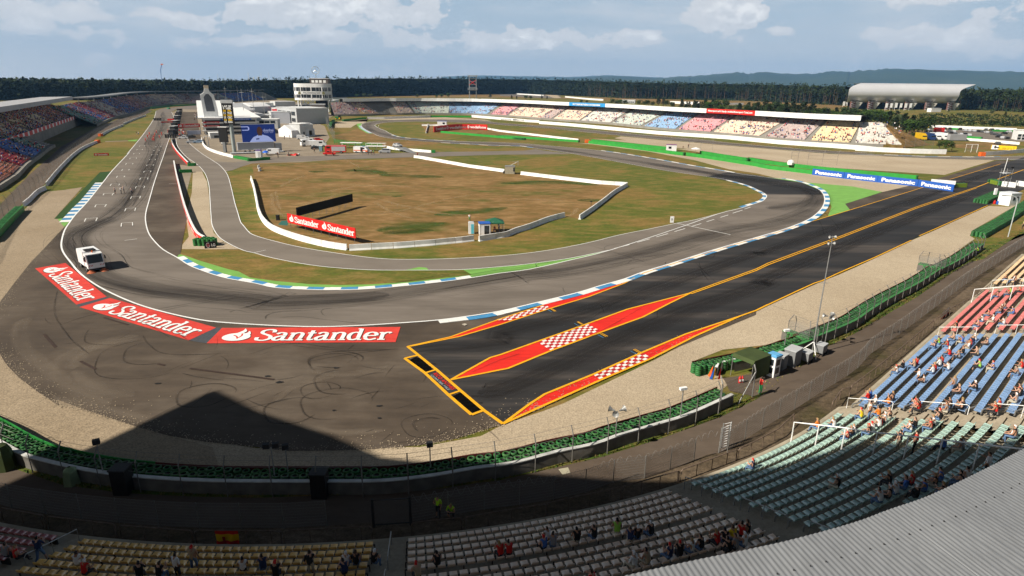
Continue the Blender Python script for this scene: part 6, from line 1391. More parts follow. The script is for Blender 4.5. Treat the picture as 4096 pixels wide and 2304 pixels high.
mb = MB(); ext2(mb, prof, 0, 6); fixn(mb.build('bottle', JW, bt)); mb = MB(); ext2(mb, [(48, 390), (108, 390), (108, 430), (48, 430)], .5, 5.5); fixn(mb.build('cap', mat('beige_cap', (.6, .5, .36), .6), bt))
mb = MB(); ext2(mb, [(40, 75), (30, 210), (28, 270), (60, 312), (95, 315), (130, 265), (140, 200), (152, 75)], -.12, 0); fixn(mb.build('panel', mat('slate_panel', (.1, .105, .12), .5), bt))
# scoreboard
sb = g1p("T1090,1322"); hs1, hs0 = hgt(sb, px("T1060,685")[0][1]), hgt(sb, px("T1050,955")[0][1]); wsb = (g1p("T1155,1322") - g1p("T1020,1322")).length; print('score', hs0, hs1, wsb)
t = thing('scoreboard', 'tall scoreboard column listing lap and driver codes', 'scoreboard', tuple(sb), .12); mb = MB(); mb.tube([(0, 0, 0), (0, 0, hs0 + 1)], .7, 10); mb.build('column', mat('grey_green_column', (.3, .34, .33), .6), t)
mb = MB(); mb.box((-.4, -.6, (hs0 + hs1) / 2), (wsb, .9, hs1 - hs0)); mb.build('board', BLACK, t); mb = MB(); mb.box((-.4, -.65, hs1 + .6), (wsb + .4, 1.0, 1.2)); mb.build('header', LGREY, t)
for i, (tx, m_) in enumerate((('LAP 38', WHITE), ('9  HER', WHITE), ('10  FIL', YELP), ('11  VLE', WHITE), ('12  VAN', YELP), ('13  CEC', WHITE), ('14  BIR', YELP), ('15  ARA', WHITE))):
    z1 = hs1 - .6 - i * (hs1 - hs0 - .8) / 8.4; q_ = Quad((-.4 - wsb * .42, -1.07, z1 - .95), (-.4 + wsb * .42, -1.07, z1 - .95), (-.4 - wsb * .42, -1.07, z1), (-.4 + wsb * .42, -1.07, z1), .02); word(tx, q_, t, m_, (.04, .96), (.08, .92), .05)
# big screen on a trailer
A, B = g1p("p640,1150"), g1p("p1880,1100"); t = thing('screen_trailer', 'grey stage trailer below the giant screen', 'trailer', tuple(A), head("p640,1150", "p1880,1100")); L = (B - A).length; hT = hgt(A, px("p690,800")[0][1])
mb = MB(); mb.box((L / 2, 1.4, hT / 2 + .6), (L, 2.8, hT - 1.0)); mb.build('box', TGREY, t); mb = MB(); mb.box((L / 2, -1.5, .35), (L + 6, 2.8, .3)); mb.build('deck', LGREY, t)
for x in (2.5, 4.2, 5.9): wheel(t, x, .2, .5, .35, False)
mb = MB(); mb.box((L + 1.7, 1.4, 1.9), (2.4, 2.5, 2.9)); mb.build('cab', TGREY, t); mb = MB(); mb.box((L + 2.92, 1.4, 2.3), (.06, 2.2, 1.0)); mb.build('windscreen', GLASS, t)
for x in (1, L * .4, L * .62, L * .8): mb = MB(); mb.tube([(x, -2.6, .5), (x, -2.6, 1.6), (x + 2.2, -2.6, 1.6), (x + 2.2, -2.6, .5)], .05, 4); mb.build('handrail', WHITE, t)
scr = A + Vector((.8, 3.2, 0)); rzs = t.rotation_euler.z; c_, s_ = math.cos(rzs), math.sin(rzs); z0, z1 = hgt(scr, px("p720,770")[0][1]), hgt(scr, px("p640,160")[0][1]); Ls = L * .93; print('screen', Ls, z0, z1)
ts = thing('giant_screen', 'giant screen showing a driver in white overalls on blue', 'screen', tuple(scr), rzs)
SCB = mat('screen_blue', (.006, .02, .12), .4, .1, .1, emit=.55); SCM = {n_: mat('screen_' + n_, c, .4, .04, .3, emit=.55) for n_, c in dict(lilac=(.26, .3, .55), blue=(.01, .12, .5), skin=(.05, .02, .012), suit=(.27, .32, .55), grey=(.3, .33, .5), dark=(.02, .03, .12)).items()}
mb = MB(); mb.box((Ls / 2, .3, (z0 + z1) / 2), (Ls, .6, z1 - z0)); mb.build('screen_panel', SCB, ts); mb = MB(); mb.box((Ls / 2, .3, z1 + .12), (Ls + .4, .8, .24)); mb.build('top_rail', JW, ts)
q_ = Quad((0, 0, z0), (Ls, 0, z0), (0, 0, z1), (Ls, 0, z1), .03)
def pic(polys, m_, nm, k=1.0): mb = MB(); [uvpoly(mb, q_, p_, k + .05 * i) for i, p_ in enumerate(polys)]; mb.build(nm, m_, ts)
pic([[(.2, 0), (.26, .14), (.33, .28), (.43, .36), (.48, .42), (.6, .42), (.66, .38), (.77, .32), (.83, .22), (.9, .1), (.95, 0)]], SCM['suit'], 'screen_overalls', 1)
pic([[(.53 + .085 * math.cos(a), .62 + .25 * math.sin(a)) for a in [i * math.pi / 10 for i in range(20)]], [(.47, .36), (.6, .36), (.59, .5), (.48, .5)]], SCM['skin'], 'screen_head', 2)
pic([[(.0, .9), (.2, .9), (.235, .84), (.235, .72), (.2, .66), (.02, .66), (.02, .71), (.185, .71), (.195, .74), (.195, .82), (.185, .85), (.0, .85)]], SCM['lilac'], 'screen_logo', 1); pic([[(.02, .6), (.24, .6), (.24, .54), (.02, .54)], [(.03, .5), (.24, .5), (.24, .44), (.03, .44)], [(.03, .4), (.24, .4), (.24, .34), (.03, .34)], [(.04, .28), (.26, .28), (.26, .26), (.04, .26)]], SCM['blue'], 'screen_logo', 1)
pic([[(.4, .2), (.5, .22), (.5, .15), (.4, .13)]], SCM['dark'], 'screen_badges', 2)
word('ckenhei', q_, ts, SCM['grey'], (.63, .95), (.58, .74), .01, 'screen_lettering', k=2); word('25 JULY 2010', q_, ts, SCM['grey'], (.66, .93), (.48, .56), 0, 'screen_lettering', k=2)
A2 = A + Vector((-8.5, 4, 0)); tb = thing('side_screen', 'black back side panel standing left of the scoreboard column', 'screen', tuple(A2), -.1); w2 = (g1p("T1055,1322") - g1p("T935,1322")).length; mb = MB(); mb.box((w2 / 2, 0, (z0 + z1) / 2 - .6), (w2, .5, z1 - z0 - 1)); mb.build('panel', BLACK, tb); mb = MB(); mb.box((w2 / 2, 0, z1 - 1), (w2 + .2, .7, .25)); mb.build('top_rail', JW, tb); mb = MB(); mb.box((w2 / 2, 0, z0 / 2), (1, 1, z0)); mb.build('base', MGREY, tb)
# control tower
tw = g1p("T2090,800") + Vector((0, 8, 0)); RX, RY = (g1p("T2330,800") - g1p("T1850,800")).length / 2 * 1.02, 9.0
def th(y): return hgt(tw, px('T2090,%d' % y)[0][1])
lv = [th(y) for y in (645, 615, 572, 530, 480, 432, 368)]; print('tower', RX, [round(v, 1) for v in lv])
t = thing('control_tower', 'white round-ended control tower on legs with two window bands', 'tower', tuple(tw), .1); NT = 40
def ell(s, z): return [(RX * s * math.copysign(abs(math.cos(2 * math.pi * i / NT)) ** .72, math.cos(2 * math.pi * i / NT)), RY * s * math.copysign(abs(math.sin(2 * math.pi * i / NT)) ** .72, math.sin(2 * math.pi * i / NT)), z) for i in range(NT)]
for nm, a, b, s, m_ in (('wall_band', 0, 1, 1, JW), ('window_band', 1, 2, .985, GLASS), ('wall_band', 2, 3, 1, JW), ('window_band', 3, 4, .985, GLASS), ('wall_band', 4, 5, 1, JW)):
    mb = MB(); mb.hexa(ell(s, lv[a]), ell(s, lv[b])); fixn(mb.build(nm, m_, t))
for a, b in ((1, 2), (3, 4)):
    for i in range(0, NT):
        e0, e1_ = ell(1.0, 0)[i], ell(1.0, 0)[(i + 1) % NT]; mb = MB()
        w_ = .9 if i % 3 == 0 else .28
        mb.box((e0[0], e0[1], (lv[a] + lv[b]) / 2), (w_ if abs(e0[1]) > 4 else .4, w_ if abs(e0[1]) < 4 else .4, lv[b] - lv[a])); mb.build('mullion', JW if i % 3 == 0 else LGREY, t)
mb = MB(); mb.box((RX * .42, 0, (lv[5] + lv[6]) / 2), (RX * .98, RY * 1.3, lv[6] - lv[5])); mb.build('penthouse', mat('brown_grey_wall', (.12, .1, .09), .7), t); mb = MB(); mb.box((RX * .42, 0, lv[6] + .2), (RX * 1.04, RY * 1.4, .4)); mb.build('penthouse_roof', JW, t)
for x in (.1, .3, .5, .72): mb = MB(); mb.box((RX * x, -RY * .66, lv[5] + (lv[6] - lv[5]) * .45), (RX * .14, .1, (lv[6] - lv[5]) * .5)); mb.build('window', LAMP, t)
for x, y in ((-RX * .78, -RY * .6), (RX * .84, -RY * .6), (-RX * .78, RY * .6), (RX * .84, RY * .6)): mb = MB(); mb.tube([(x, y, 0), (x, y, lv[0])], .6, 8); mb.build('leg', JW, t)
mb = MB(); mb.box((RX * .42, 1, lv[0] / 2), (RX * .6, 8, lv[0])); mb.build('stair_core', BLACK, t)
q_ = Quad((-RX * .5, -RY - .3, lv[2] + .15), (RX * .55, -RY - .3, lv[2] + .15), (-RX * .5, -RY - .3, lv[3] - .15), (RX * .55, -RY - .3, lv[3] - .15), .05); word('Baden-Württemberg Center', q_, t, BLK_T, (.06, .94), (.15, .85), .02)
mb = MB()
for x in (-RX * .62, RX * .65): mb.add([(x - 1.3, -RY - .3, lv[2] + .2), (x + 1.3, -RY - .3, lv[2] + .2), (x + .9, -RY - .3, lv[3] - .4), (x, -RY - .3, lv[3] - .1), (x - .9, -RY - .3, lv[3] - .4)], [(0, 1, 2, 3, 4)])
mb.build('crest', mat('crest_olive', (.16, .15, .05), .6, .5, 3), t)
st = thing('star_emblem', 'three pointed star in a ring turning above the control tower', 'emblem', tuple(tw + Vector((RX * .22, 0, lv[6] + .4))), .25); rs_ = 3.3; zc = hgt(tw, px('T2142,262')[0][1]) - lv[6] - .4; mb = MB(); mb.tube([(rs_ * math.cos(a), 0, zc + rs_ * math.sin(a)) for a in [i * math.pi / 16 for i in range(33)]], .26, 6, False)
mb.build('ring', mat('chrome', (.6, .62, .64), .2, .03, 1, metal=.9), st); mb = MB()
for a in (math.pi / 2, math.pi / 2 + 2.094, math.pi / 2 + 4.189): p_ = [(rs_ * .97 * math.cos(a), 0, zc + rs_ * .97 * math.sin(a)), (.5 * math.cos(a + 1.047), 0, zc + .5 * math.sin(a + 1.047)), (0, -.35, zc), (.5 * math.cos(a - 1.047), 0, zc + .5 * math.sin(a - 1.047)), (0, .35, zc)]; mb.add(p_, [(0, 1, 2), (0, 2, 3), (0, 4, 1), (0, 3, 4)])
mb.build('star', MATS['chrome'], st); mb = MB(); mb.tube([(0, 0, 0), (0, 0, zc - rs_)], .25, 6); mb.build('mast', GREYM, st)
# the paddock's tents, motorhomes and trucks
def arch(label, sL, sR, top, depth, m=TENT, face=LGREY):
    A, B = g1p(sL), g1p(sR); d = B - A; L = d.length; h = hgt((A + B) / 2, px(top)[0][1]); t = thing('hospitality_unit', label, 'motorhome', tuple(A), math.atan2(d.y, d.x)); mb = MB(); mb.box((L / 2, depth / 2, h * .38), (L, depth, h * .76)); mb.build('body', face, t)
    pr = [(0, h * .76)] + [(L * k / 8, h * .76 + h * .24 * math.sin(math.pi * k / 8)) for k in range(1, 8)] + [(L, h * .76)]; n = len(pr); mb = MB(); mb.add([(x, -.8, z) for x, z in pr] + [(x, depth, z) for x, z in pr], [tuple(range(n)), tuple(range(2 * n - 1, n - 1, -1))] + [(i, n + i, n + (i + 1) % n, (i + 1) % n) for i in range(n)]); fixn(mb.build('arched_roof', m, t))
    mb = MB(); mb.box((L / 2, -.05, h * .5), (L * .9, .1, h * .14)); mb.build('window', GLASS, t); return t
arch('white marquee with blue arched window behind the scoreboard', "T1085,870", "T1360,880", "T1220,680", 18); arch('grey motorhome with arched roof in mid paddock', "T1225,960", "T1545,955", "T1360,815", 10)
blk('tent', 'tall pointed white tent beside the bottle tower', 'tent', "T850,900", "T1180,905", "T960,690", 22, TENT, gable=5)
blk('tent', 'white pointed tent right of the scoreboard', 'tent', "T1085,960", "T1190,965", "T1100,810", 10, TENT, gable=4)
blk('motorhome', 'two storey white motorhome with dark windows behind the screen', 'motorhome', "T1330,1010", "T1650,1010", "T1500,895", 8, OFFW, JW, [(.25, .92, .55, .85, 3)])
blk('motorhome', 'multi level silver hospitality block in the paddock', 'motorhome', "T1650,925", "T1900,960", "T1750,745", 22, LGREY, OFFW, [(.05, .95, .15, .38, 4), (.05, .95, .55, .8, 4)])
blk('building', 'plain grey block in front of the control tower', 'building', "T1810,950", "T2060,925", "T1950,795", 14, mat('blue_grey_wall', (.27, .28, .31), .7, .05, .2), LGREY)
blk('building', 'wide plain brown grey hall beneath the control tower', 'building', "T2065,850", "T2260,850", "T2160,755", 16, mat('brown_grey_hall', (.22, .2, .19), .7, .05, .2), LGREY, h=9)
sb_ = blk('building', 'low dark building carrying white sign letters', 'building', "T1900,765", "T2125,755", "T2000,705", 10, DARK, MGREY)
Lq = (g1p("T2125,755") - g1p("T1900,765")).length; hq = hgt(g1p("T2000,760"), px("T2000,712")[0][1]); word('SACHS', Quad((Lq * .2, -.3, hq), (Lq * 1.0, -.3, hq), (Lq * .2, -.3, hq + 5), (Lq * 1.0, -.3, hq + 5), .1), sb_, WHITE, (.0, 1), (.05, .95), .05)
blk('tent', 'big sloping white and silver awning by the paddock road', 'tent', "T1660,1115", "T1830,1130", "T1740,965", 14, TENT, gable=2.5)
for i, (a, b, tp, dp, l) in enumerate((("T1815,1120", "T1940,1125", "T1870,955", 9, 'white truck unit with open dark doors, left of three'), ("T1950,1120", "T2010,1120", "T1980,985", 9, 'white truck unit with open dark doors, middle of three'), ("T2020,1115", "T2110,1112", "T2060,960", 9, 'white truck unit with open dark doors, right of three'))): blk('race_transporter', l, 'truck', a, b, tp, dp, OFFW, JW, [(.2, .85, .1, .5, 1)])
random.seed(31); tl = [("T1420,800", "T1600,790", "T1500,685", 'long white transporter row far back in the paddock'), ("T1620,780", "T1880,775", "T1750,665", 'white transporter roofs near the tower legs'), ("T1440,850", "T1560,845", "T1500,720", 'white rounded transporter left of the red trucks'), ("T1575,830", "T1640,890", "T1610,785", 'bright red transporter in the paddock row'), ("T1640,800", "T1890,790", "T1760,745", 'pale transporter canopy before the tower'), ("T2300,720", "T2440,700", "T2370,650", 'white lorry tops right of the tower'), ("T1560,760", "T1700,755", "T1640,710", 'silver lorry tops in front of the dark building')]
for a, b, tp, l in tl: blk('race_transporter', l, 'truck', a, b, tp, 12, REDP if 'red trans' in l else OFFW, JW if 'red trans' not in l else REDP)
blk('garage_block', 'red and white race control cabin at foot of pit building', 'cabin', "T780,1140", "T935,1135", "T850,1070", 6, OFFW, JW, [(.25, .95, .1, .55, 1)])
for i, (s, tp) in enumerate((("T995,760", "T990,470"), ("T1150,740", "T1130,470"), ("T1225,950", "T1175,500"), ("T1280,700", "T1255,500"), ("T1355,930", "T1320,490"), ("T1385,800", "T1350,545"), ("T1490,940", "T1450,570"), ("T1500,680", "T1490,550"), ("T760,1255", "T755,1100"))):
    p = g1p(s); h = hgt(p, px(tp)[0][1]); t = thing('antenna_mast', 'thin grey antenna mast rising between paddock tents', 'mast', tuple(p), 0, 'antenna masts in the paddock'); mb = MB(); mb.tube([(0, 0, 0), (0, 0, h)], [.22, .1], 5); mb.build('pole', GALV, t)
    if i % 2 == 0: mb = MB(); mb.tube([(-1.6, 0, h * .9), (1.6, 0, h * .9)], .1, 4); mb.build('cross_arm', GALV, t)
# start gantry signs
def gantry(label, sL, sR, t0, t1, m, txt=None, posts=True):
    A, B = g1p(sL), g1p(sR); h1, h0 = hgt(A, px(t1)[0][1]), hgt(A, px(t0)[0][1]); t = thing('gantry_sign', label, 'gantry', tuple(A)); mb = MB(); c = [A, B, B + Vector((0, .5, 0)), A + Vector((0, .5, 0))]; mb.hexa([V3(p, h0) for p in c], [V3(p, h1) for p in c]); fixn(mb.build('board', m, t))
    if txt: bank_word(Quad(V3(A, h0), V3(B, h0), V3(A, h1), V3(B, h1), .05), t, .24, .97, .22, .42, (.05, .18), shadow=False, heavy=1.3)
    for p in (A, B) if posts else (): mb = MB(); mb.tube([V3(p) + Vector((0, .3, 0)), V3(p, h1) + Vector((0, .3, 0))], .18, 5); mb.build('post', GREYM, t)
    kids_world(t)
gantry('red bank gantry sign spanning the pit lane entrance', "T375,1060", "T650,1050", "T375,1000", "T375,955", REDP, True); gantry('small far red sign over the start straight', "T232,950", "T318,950", "T232,908", "T232,886", REDP, False); gantry('long red gantry beam over the start straight', "T150,985", "T300,980", "T150,937", "T150,922", REDP); gantry('white lettered banner across the pit lane', "T485,1095", "T655,1090", "T485,1090", "T485,1040", mat('pale_banner', (.5, .53, .65), .6))
for s, l in (("T285,1240", 'start light cluster on a gantry beside the pit wall, near'), ("T110,985", 'start light cluster over the straight, far')):
    p = g1p(s); t = thing('start_lights', l, 'start lights', tuple(p)); mb = MB(); [mb.box((-2 + i, 0, 4.2), (.6, .5, 1.5)) for i in range(5)]; mb.build('lamps', BLACK, t); mb = MB(); mb.tube([(0, .4, 0), (0, .4, 5)], .12, 5); mb.build('post', GREYM, t)
random.seed(41)
for i in range(34):
    A = Vector((random.uniform(1420, 1900), random.uniform(760, 930))) if i < 22 else Vector((random.uniform(1080, 1400), random.uniform(780, 860))); c = ((LGREY, JW), (OFFW, TENT), (OFFW, JW), (DARK, LGREY))[i % 4]
    blk('paddock_unit', 'transporter or awning crowded between the paddock buildings, %s' % ('pale', 'white', 'off white', 'dark')[i % 4], 'truck', 'T%d,%d' % (A.x, A.y), 'T%d,%d' % (A.x + random.uniform(40, 95), A.y + random.uniform(-12, 12)), 'T0,0', random.uniform(6, 14), c[0], c[1], [(.1, .9, .35, .7, 2)], h=random.uniform(3.2, 5.5), gable=1.2 if i % 5 == 0 else 0)['group'] = ('pale', 'white', 'off white', 'dark')[i % 4] + ' units packed in the paddock'
# pit wall stands: a row of covered timing stands seen end on
for i in range(9):
    f = i / 8; a = px("T305,1100")[0]; b = px("T385,800")[0]; p = G(a[0] + (b[0] - a[0]) * f ** .8, a[1] + (b[1] - a[1]) * f ** .8); t = thing('timing_stand', 'dark covered team timing stand on the pit wall', 'timing stand', tuple(p), 0, 'timing stands along the pit wall'); mb = MB(); mb.box((0, 0, 1.4), (2.4, 5, 2.2)); mb.build('booth', DARK, t); mb = MB(); mb.box((0, 0, 2.7), (3.0, 5.6, .25)); mb.build('roof', LGREY if i % 2 else DARK, t)
# crane, lattice tower, chimneys
def boom(label, s, pts, m, r=.5): p = g1p(s); t = thing('crane', label, 'crane', tuple(p)); Z = [(G(*px(k)[0], 0), k) for k in pts]; D_ = p.length; mb = MB(); P_ = [(0, 0, 0)]; \
    [P_.append(tuple(((RM @ Vector((px(k)[0][0] - 2048, px(k)[0][1] - 1152, F))) * (D_ / (RM @ Vector((px(k)[0][0] - 2048, px(k)[0][1] - 1152, F))).xy.length) + Vector((0, 0, HC))) - p)) for k in pts]; mb.tube(P_, r, 6); mb.build('boom', m, t); mb = MB(); mb.box(Vector(P_[-1]), (3, 2, 1.5)); mb.build('basket', ORNG, t)
boom('tall blue camera crane rising above the left forest', "Q655,392", ("Q642,280", "S2070,240", "S2085,185"), BLUEP); boom('small blue crane arm before the central forest', "V650,215", ("V640,170", "V610,95"), BLUEP, .6)
lt = g1p("U1905,300"); hl = hgt(lt, px("U1905,5")[0][1]); t = thing('lattice_tower', 'lattice floodlight tower with red cross bracing behind the far stand', 'tower', tuple(lt)); wl_ = (g1p("U1945,300") - g1p("U1865,300")).length / 2; mb = MB()
for x in (-wl_, wl_):
    for y in (-wl_, wl_): mb.tube([(x, y, 0), (x, y, hl)], .5, 5)
for k in range(5): z = hl * (.35 + .13 * k); mb.tube([(-wl_, -wl_, z), (wl_, -wl_, z)], .3, 4); mb.tube([(-wl_, wl_, z), (wl_, wl_, z)], .3, 4)
mb.build('frame', GALV, t); mb = MB(); mb.tube([(-wl_, -wl_, hl * .58), (wl_, -wl_, hl * .8)], .4, 4); mb.tube([(wl_, -wl_, hl * .58), (-wl_, -wl_, hl * .8)], .4, 4); mb.build('cross_brace', REDP, t)
for z in (.38, .44, .96, 1): mb = MB(); mb.box((0, 0, hl * z), (wl_ * 2.8, wl_ * 2.8, .6)); mb.build('platform', LGREY, t)
# ------------------------------------------------------------------ big silver tube shaped stand
AC0, AC1 = g1p("X330,600"), g1p("X1700,615"); t = thing('arena_stand', 'huge silver tube shaped grandstand on stair towers at right', 'grandstand', tuple(AC0)); d = AC1 - AC0; L = d.length; rz = math.atan2(d.y, d.x); t.rotation_euler = (0, 0, rz); h1 = hgt(AC0, px("X480,262")[0][1]); h0 = hgt(AC0, px("X340,510")[0][1]); print('arena', L, h0, h1)
SILV = mat('silver_cladding', (.6, .6, .62), .35, .04, .05, metal=.15, spec=.6); hm_ = h0 + (h1 - h0) * .48; prof = [(14, h0 * .93), (8, h0), (2.5, h0 + (h1 - h0) * .16), (-.6, h0 + (h1 - h0) * .33), (-1.5, hm_), (-1.2, h0 + (h1 - h0) * .62), (.8, h0 + (h1 - h0) * .78), (4.5, h0 + (h1 - h0) * .91), (10, h0 + (h1 - h0) * .985), (17, h1), (36, h1 * .985)]; prof = smooth2(prof, 4); n = len(prof); NS = 24
def xr(y, z, u):
    k = max(0, min(1, (z - h0) / (h1 - h0))); a = L * (-.042 + .152 * max(0, (k - .5) / .5) ** 3.2 + .03 * max(0, (.5 - k) / .5) ** 2); b = L * (.993 + .2 * max(0, (k - .55) / .45) ** 2.2); return a + (b - a) * u
mb = MB(); mb.add([(xr(y, z, u), y, z) for u in [i / NS for i in range(NS + 1)] for y, z in prof], [(i * n + j, (i + 1) * n + j, (i + 1) * n + j + 1, i * n + j + 1) for i in range(NS) for j in range(n - 1)]); mb.build('shell', SILV, t, True)
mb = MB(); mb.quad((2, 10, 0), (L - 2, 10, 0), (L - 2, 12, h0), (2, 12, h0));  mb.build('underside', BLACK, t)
mb = MB(); [mb.quad((2, 12 + i * 1.0, h0 + i * .9), (L - 2, 12 + i, h0 + i * .9), (L - 2, 13 + i, h0 + i * .9), (2, 13 + i, h0 + i * .9)) for i in range(16)]; mb.build('inner_terrace', MGREY, t)
for s in (345, 570, 800, 1045, 1305, 1590):
    u = (s - 330) / 1370; x = u * L; mb = MB()
    for k in range(5): z = k * h0 * .27; mb.quad((x - 2, -3, z), (x + 5, -3, z + h0 * .22), (x + 5, -.5, z + h0 * .22), (x - 2, -.5, z)); mb.quad((x + 5, -3.2, z + h0 * .05), (x - 2, -3.2, z + h0 * .27), (x - 2, -5.2, z + h0 * .27), (x + 5, -5.2, z + h0 * .05))
    mb.build('stair_flights', LGREY, t); mb = MB(); mb.box((x + 1.5, -.2, h0 * .55), (7.5, .5, h0 * 1.1)); mb.build('stair_tower', mat('red_brown_stair', (.25, .12, .1), .7, .4, .6), t); mb = MB(); mb.box((x + 1.5, -1.5, h0 * 1.28), (8.5, 4, h0 * .12)); mb.build('stair_canopy', DARK, t)
    mb = MB(); mb.hexa([(x + 7, -1, 0), (x + 8.5, -1, 0), (x + 8.5, 4, 0), (x + 7, 4, 0)], [(x + 7, -1, h0 * .98), (x + 14, -1, h0 * .98), (x + 14, 4, h0 * .98), (x + 7, 4, h0 * .98)]); mb.build('pylon', mat('pale_pylon', (.5, .48, .42), .8), t)
for i in range(8): p = g1p("X%d,%d" % (235 + 40 * (i % 2) if i < 2 else 780 + (i - 2) * 62, 590 if i < 2 else 618)); mb = MB(); mb.tube([p, V3(p, 9)], .15, 4); mb.quad(V3(p, 3.5), V3(p, 9), p + Vector((3, 0, 9)), p + Vector((3, 0, 3.5))); tag(mb.build('beach_flag', WHITE), 'white banner flag standing below the silver stand', 'flag', 'banner flags below the silver stand')
blk('container', 'white container on the grass below the silver stand', 'container', "X1378,638", "X1505,638", "X1440,592", 6, JW, JW)
# ------------------------------------------------------------------ trees, forest, hills, air
def crown_vf(rng, kind):
    v, f = [], []
    def leafs(c, r, n, s):
        for _ in range(n):
            while True:
                d = Vector((rng.uniform(-1, 1), rng.uniform(-1, 1), rng.uniform(-1, 1)))
                if .25 < d.length < 1: break
            p = Vector(c) + Vector((d.x * r[0], d.y * r[1], d.z * r[2])); a = Vector((rng.uniform(-1, 1), rng.uniform(-1, 1), rng.uniform(-.5, .5))).normalized() * s * rng.uniform(.6, 1.3); b = a.cross(Vector((rng.uniform(-1, 1), rng.uniform(-1, 1), rng.uniform(-1, 1)))).normalized() * s * rng.uniform(.4, .9)
            o = len(v); v.extend([tuple(p - a), tuple(p + b), tuple(p + a), tuple(p - b)]); f.append((o, o + 1, o + 2, o + 3))
    if kind == 'pine':
        for k in range(9): z = .3 + .07 * k; r = .2 * (1 - .085 * k) * rng.uniform(.8, 1.15); leafs((rng.uniform(-.03, .03), rng.uniform(-.03, .03), z), (r, r, .06), 44, .035)
    else:
        for k in range(13): a = rng.uniform(0, 6.28); q = rng.uniform(0, .24); z = rng.uniform(.34, .86); leafs((q * math.cos(a), q * math.sin(a), z), (.17, .17, .13), 46, .036)
    return v, f
rng = random.Random(4); CROWN = {}
for kd, ms in (('pine', (0, 0)), ('leaf', (1, 3)), ('pale', (2, 2))):
    for j in range(2):
        mb = MB(); mb.add(*crown_vf(rng, 'pine' if kd == 'pine' else 'leaf')); o = mb.build('crown', TREEG[ms[j]]); CROWN[(kd, j)] = o.data; bpy.data.objects.remove(o)
mb = MB(); mb.tube([(0, 0, 0), (.01, 0, .35), (0, .01, .8)], [.028, .02, .006], 6); mb.tube([(0, 0, .4), (.12, .04, .6)], [.012, .004], 4); mb.tube([(0, 0, .45), (-.1, -.06, .66)], [.012, .004], 4); o = mb.build('trunk', BARK); TRK = o.data; bpy.data.objects.remove(o)
def tree(label, p, h, kd, wide=1.0, name=None, group=None):
    t = thing(name or ('pine_tree' if kd == 'pine' else 'leafy_tree'), label, 'tree', tuple(p), rng.uniform(0, 6), group); t.scale = (h * wide, h * wide, h)
    for nm, me in (('trunk', TRK), ('crown', CROWN[(kd, rng.randint(0, 1))])): o = bpy.data.objects.new(nm, me); COL.objects.link(o); o.parent = t
    return t
TS = [("W80,640", 470, 'pine', 1), ("W240,640", 480, 'pine', 1), ("W380,650", 455, 'pine', 1.2), ("W540,660", 450, 'leaf', 1.1), ("W700,665", 530, 'pale', 1.1), ("W810,670", 540, 'leaf', 1), ("W930,680", 480, 'pine', 1.2), ("W1030,690", 500, 'leaf', 1.2), ("W1150,700", 455, 'pine', 1.3), ("W1290,705", 480, 'leaf', 1.1), ("W1400,710", 470, 'pine', 1.2), ("W1510,720", 500, 'pine', 1.2), ("W1660,730", 465, 'pine', 1.4), ("W1800,740", 560, 'leaf', 1.3), ("W1930,745", 575, 'leaf', 1.2), ("W2060,750", 560, 'pine', 1.2), ("W2180,760", 570, 'leaf', 1.3), ("W2300,770", 565, 'leaf', 1.4),
      ("W2420,790", 580, 'pine', 1.2), ("W2520,800", 575, 'leaf', 1.4), ("X700,800", 585, 'leaf', 1.3), ("X820,820", 600, 'pine', 1.3), ("X940,870", 660, 'pale', 1.3), ("X1010,900", 640, 'pine', 1.2), ("X1110,910", 665, 'pine', 1.2), ("X1200,930", 680, 'leaf', 1.3), ("X1560,1150", 975, 'leaf', 1.6), ("X1480,1120", 1000, 'leaf', 1.2), ("X1640,1140", 1010, 'leaf', 1.0),
      ("V1440,395", 300, 'pale', 1.4), ("V1540,400", 295, 'leaf', 1.4), ("V1790,400", 310, 'pale', 1.5), ("V1900,410", 320, 'leaf', 1.5), ("V2035,410", 240, 'pine', 1.1), ("V2140,420", 310, 'leaf', 1.2), ("V2340,430", 300, 'pine', 1.1), ("V2500,440", 310, 'pine', 1.1), ("V1050,370", 310, 'leaf', 1.4), ("V540,320", 245, 'pine', 1.1), ("V150,320", 250, 'pine', 1.1), ("V330,320", 255, 'leaf', 1.6), ("U2130,310", 200, 'pine', 1), ("U1500,300", 235, 'leaf', 1.4), ("U1440,300", 245, 'leaf', 1.3), ("U1590,300", 215, 'leaf', 1.2), ("U780,300", 240, 'leaf', 1.1), ("U590,300", 240, 'pale', 1.2), ("U510,300", 235, 'pale', 1.2), ("U415,300", 235, 'leaf', 1.3), ("U190,490", 330, 'leaf', 1.2), ("U120,500", 345, 'pale', 1.2), ("U1190,300", 245, 'pale', 1.1),
      ("X2330,700", 625, 'pine', 1.1), ("X2150,680", 605, 'pale', 1.3), ("X1860,720", 655, 'pine', 1.2), ("X1600,650", 590, 'pine', 1), ("X2320,620", 570, 'pale', 1.3), ("X2110,600", 565, 'leaf', 1.4), ("X1150,960", 900, 'leaf', 1.5)]
order = ['far left', 'left of centre', 'middle', 'right of centre', 'right']; seen = {}
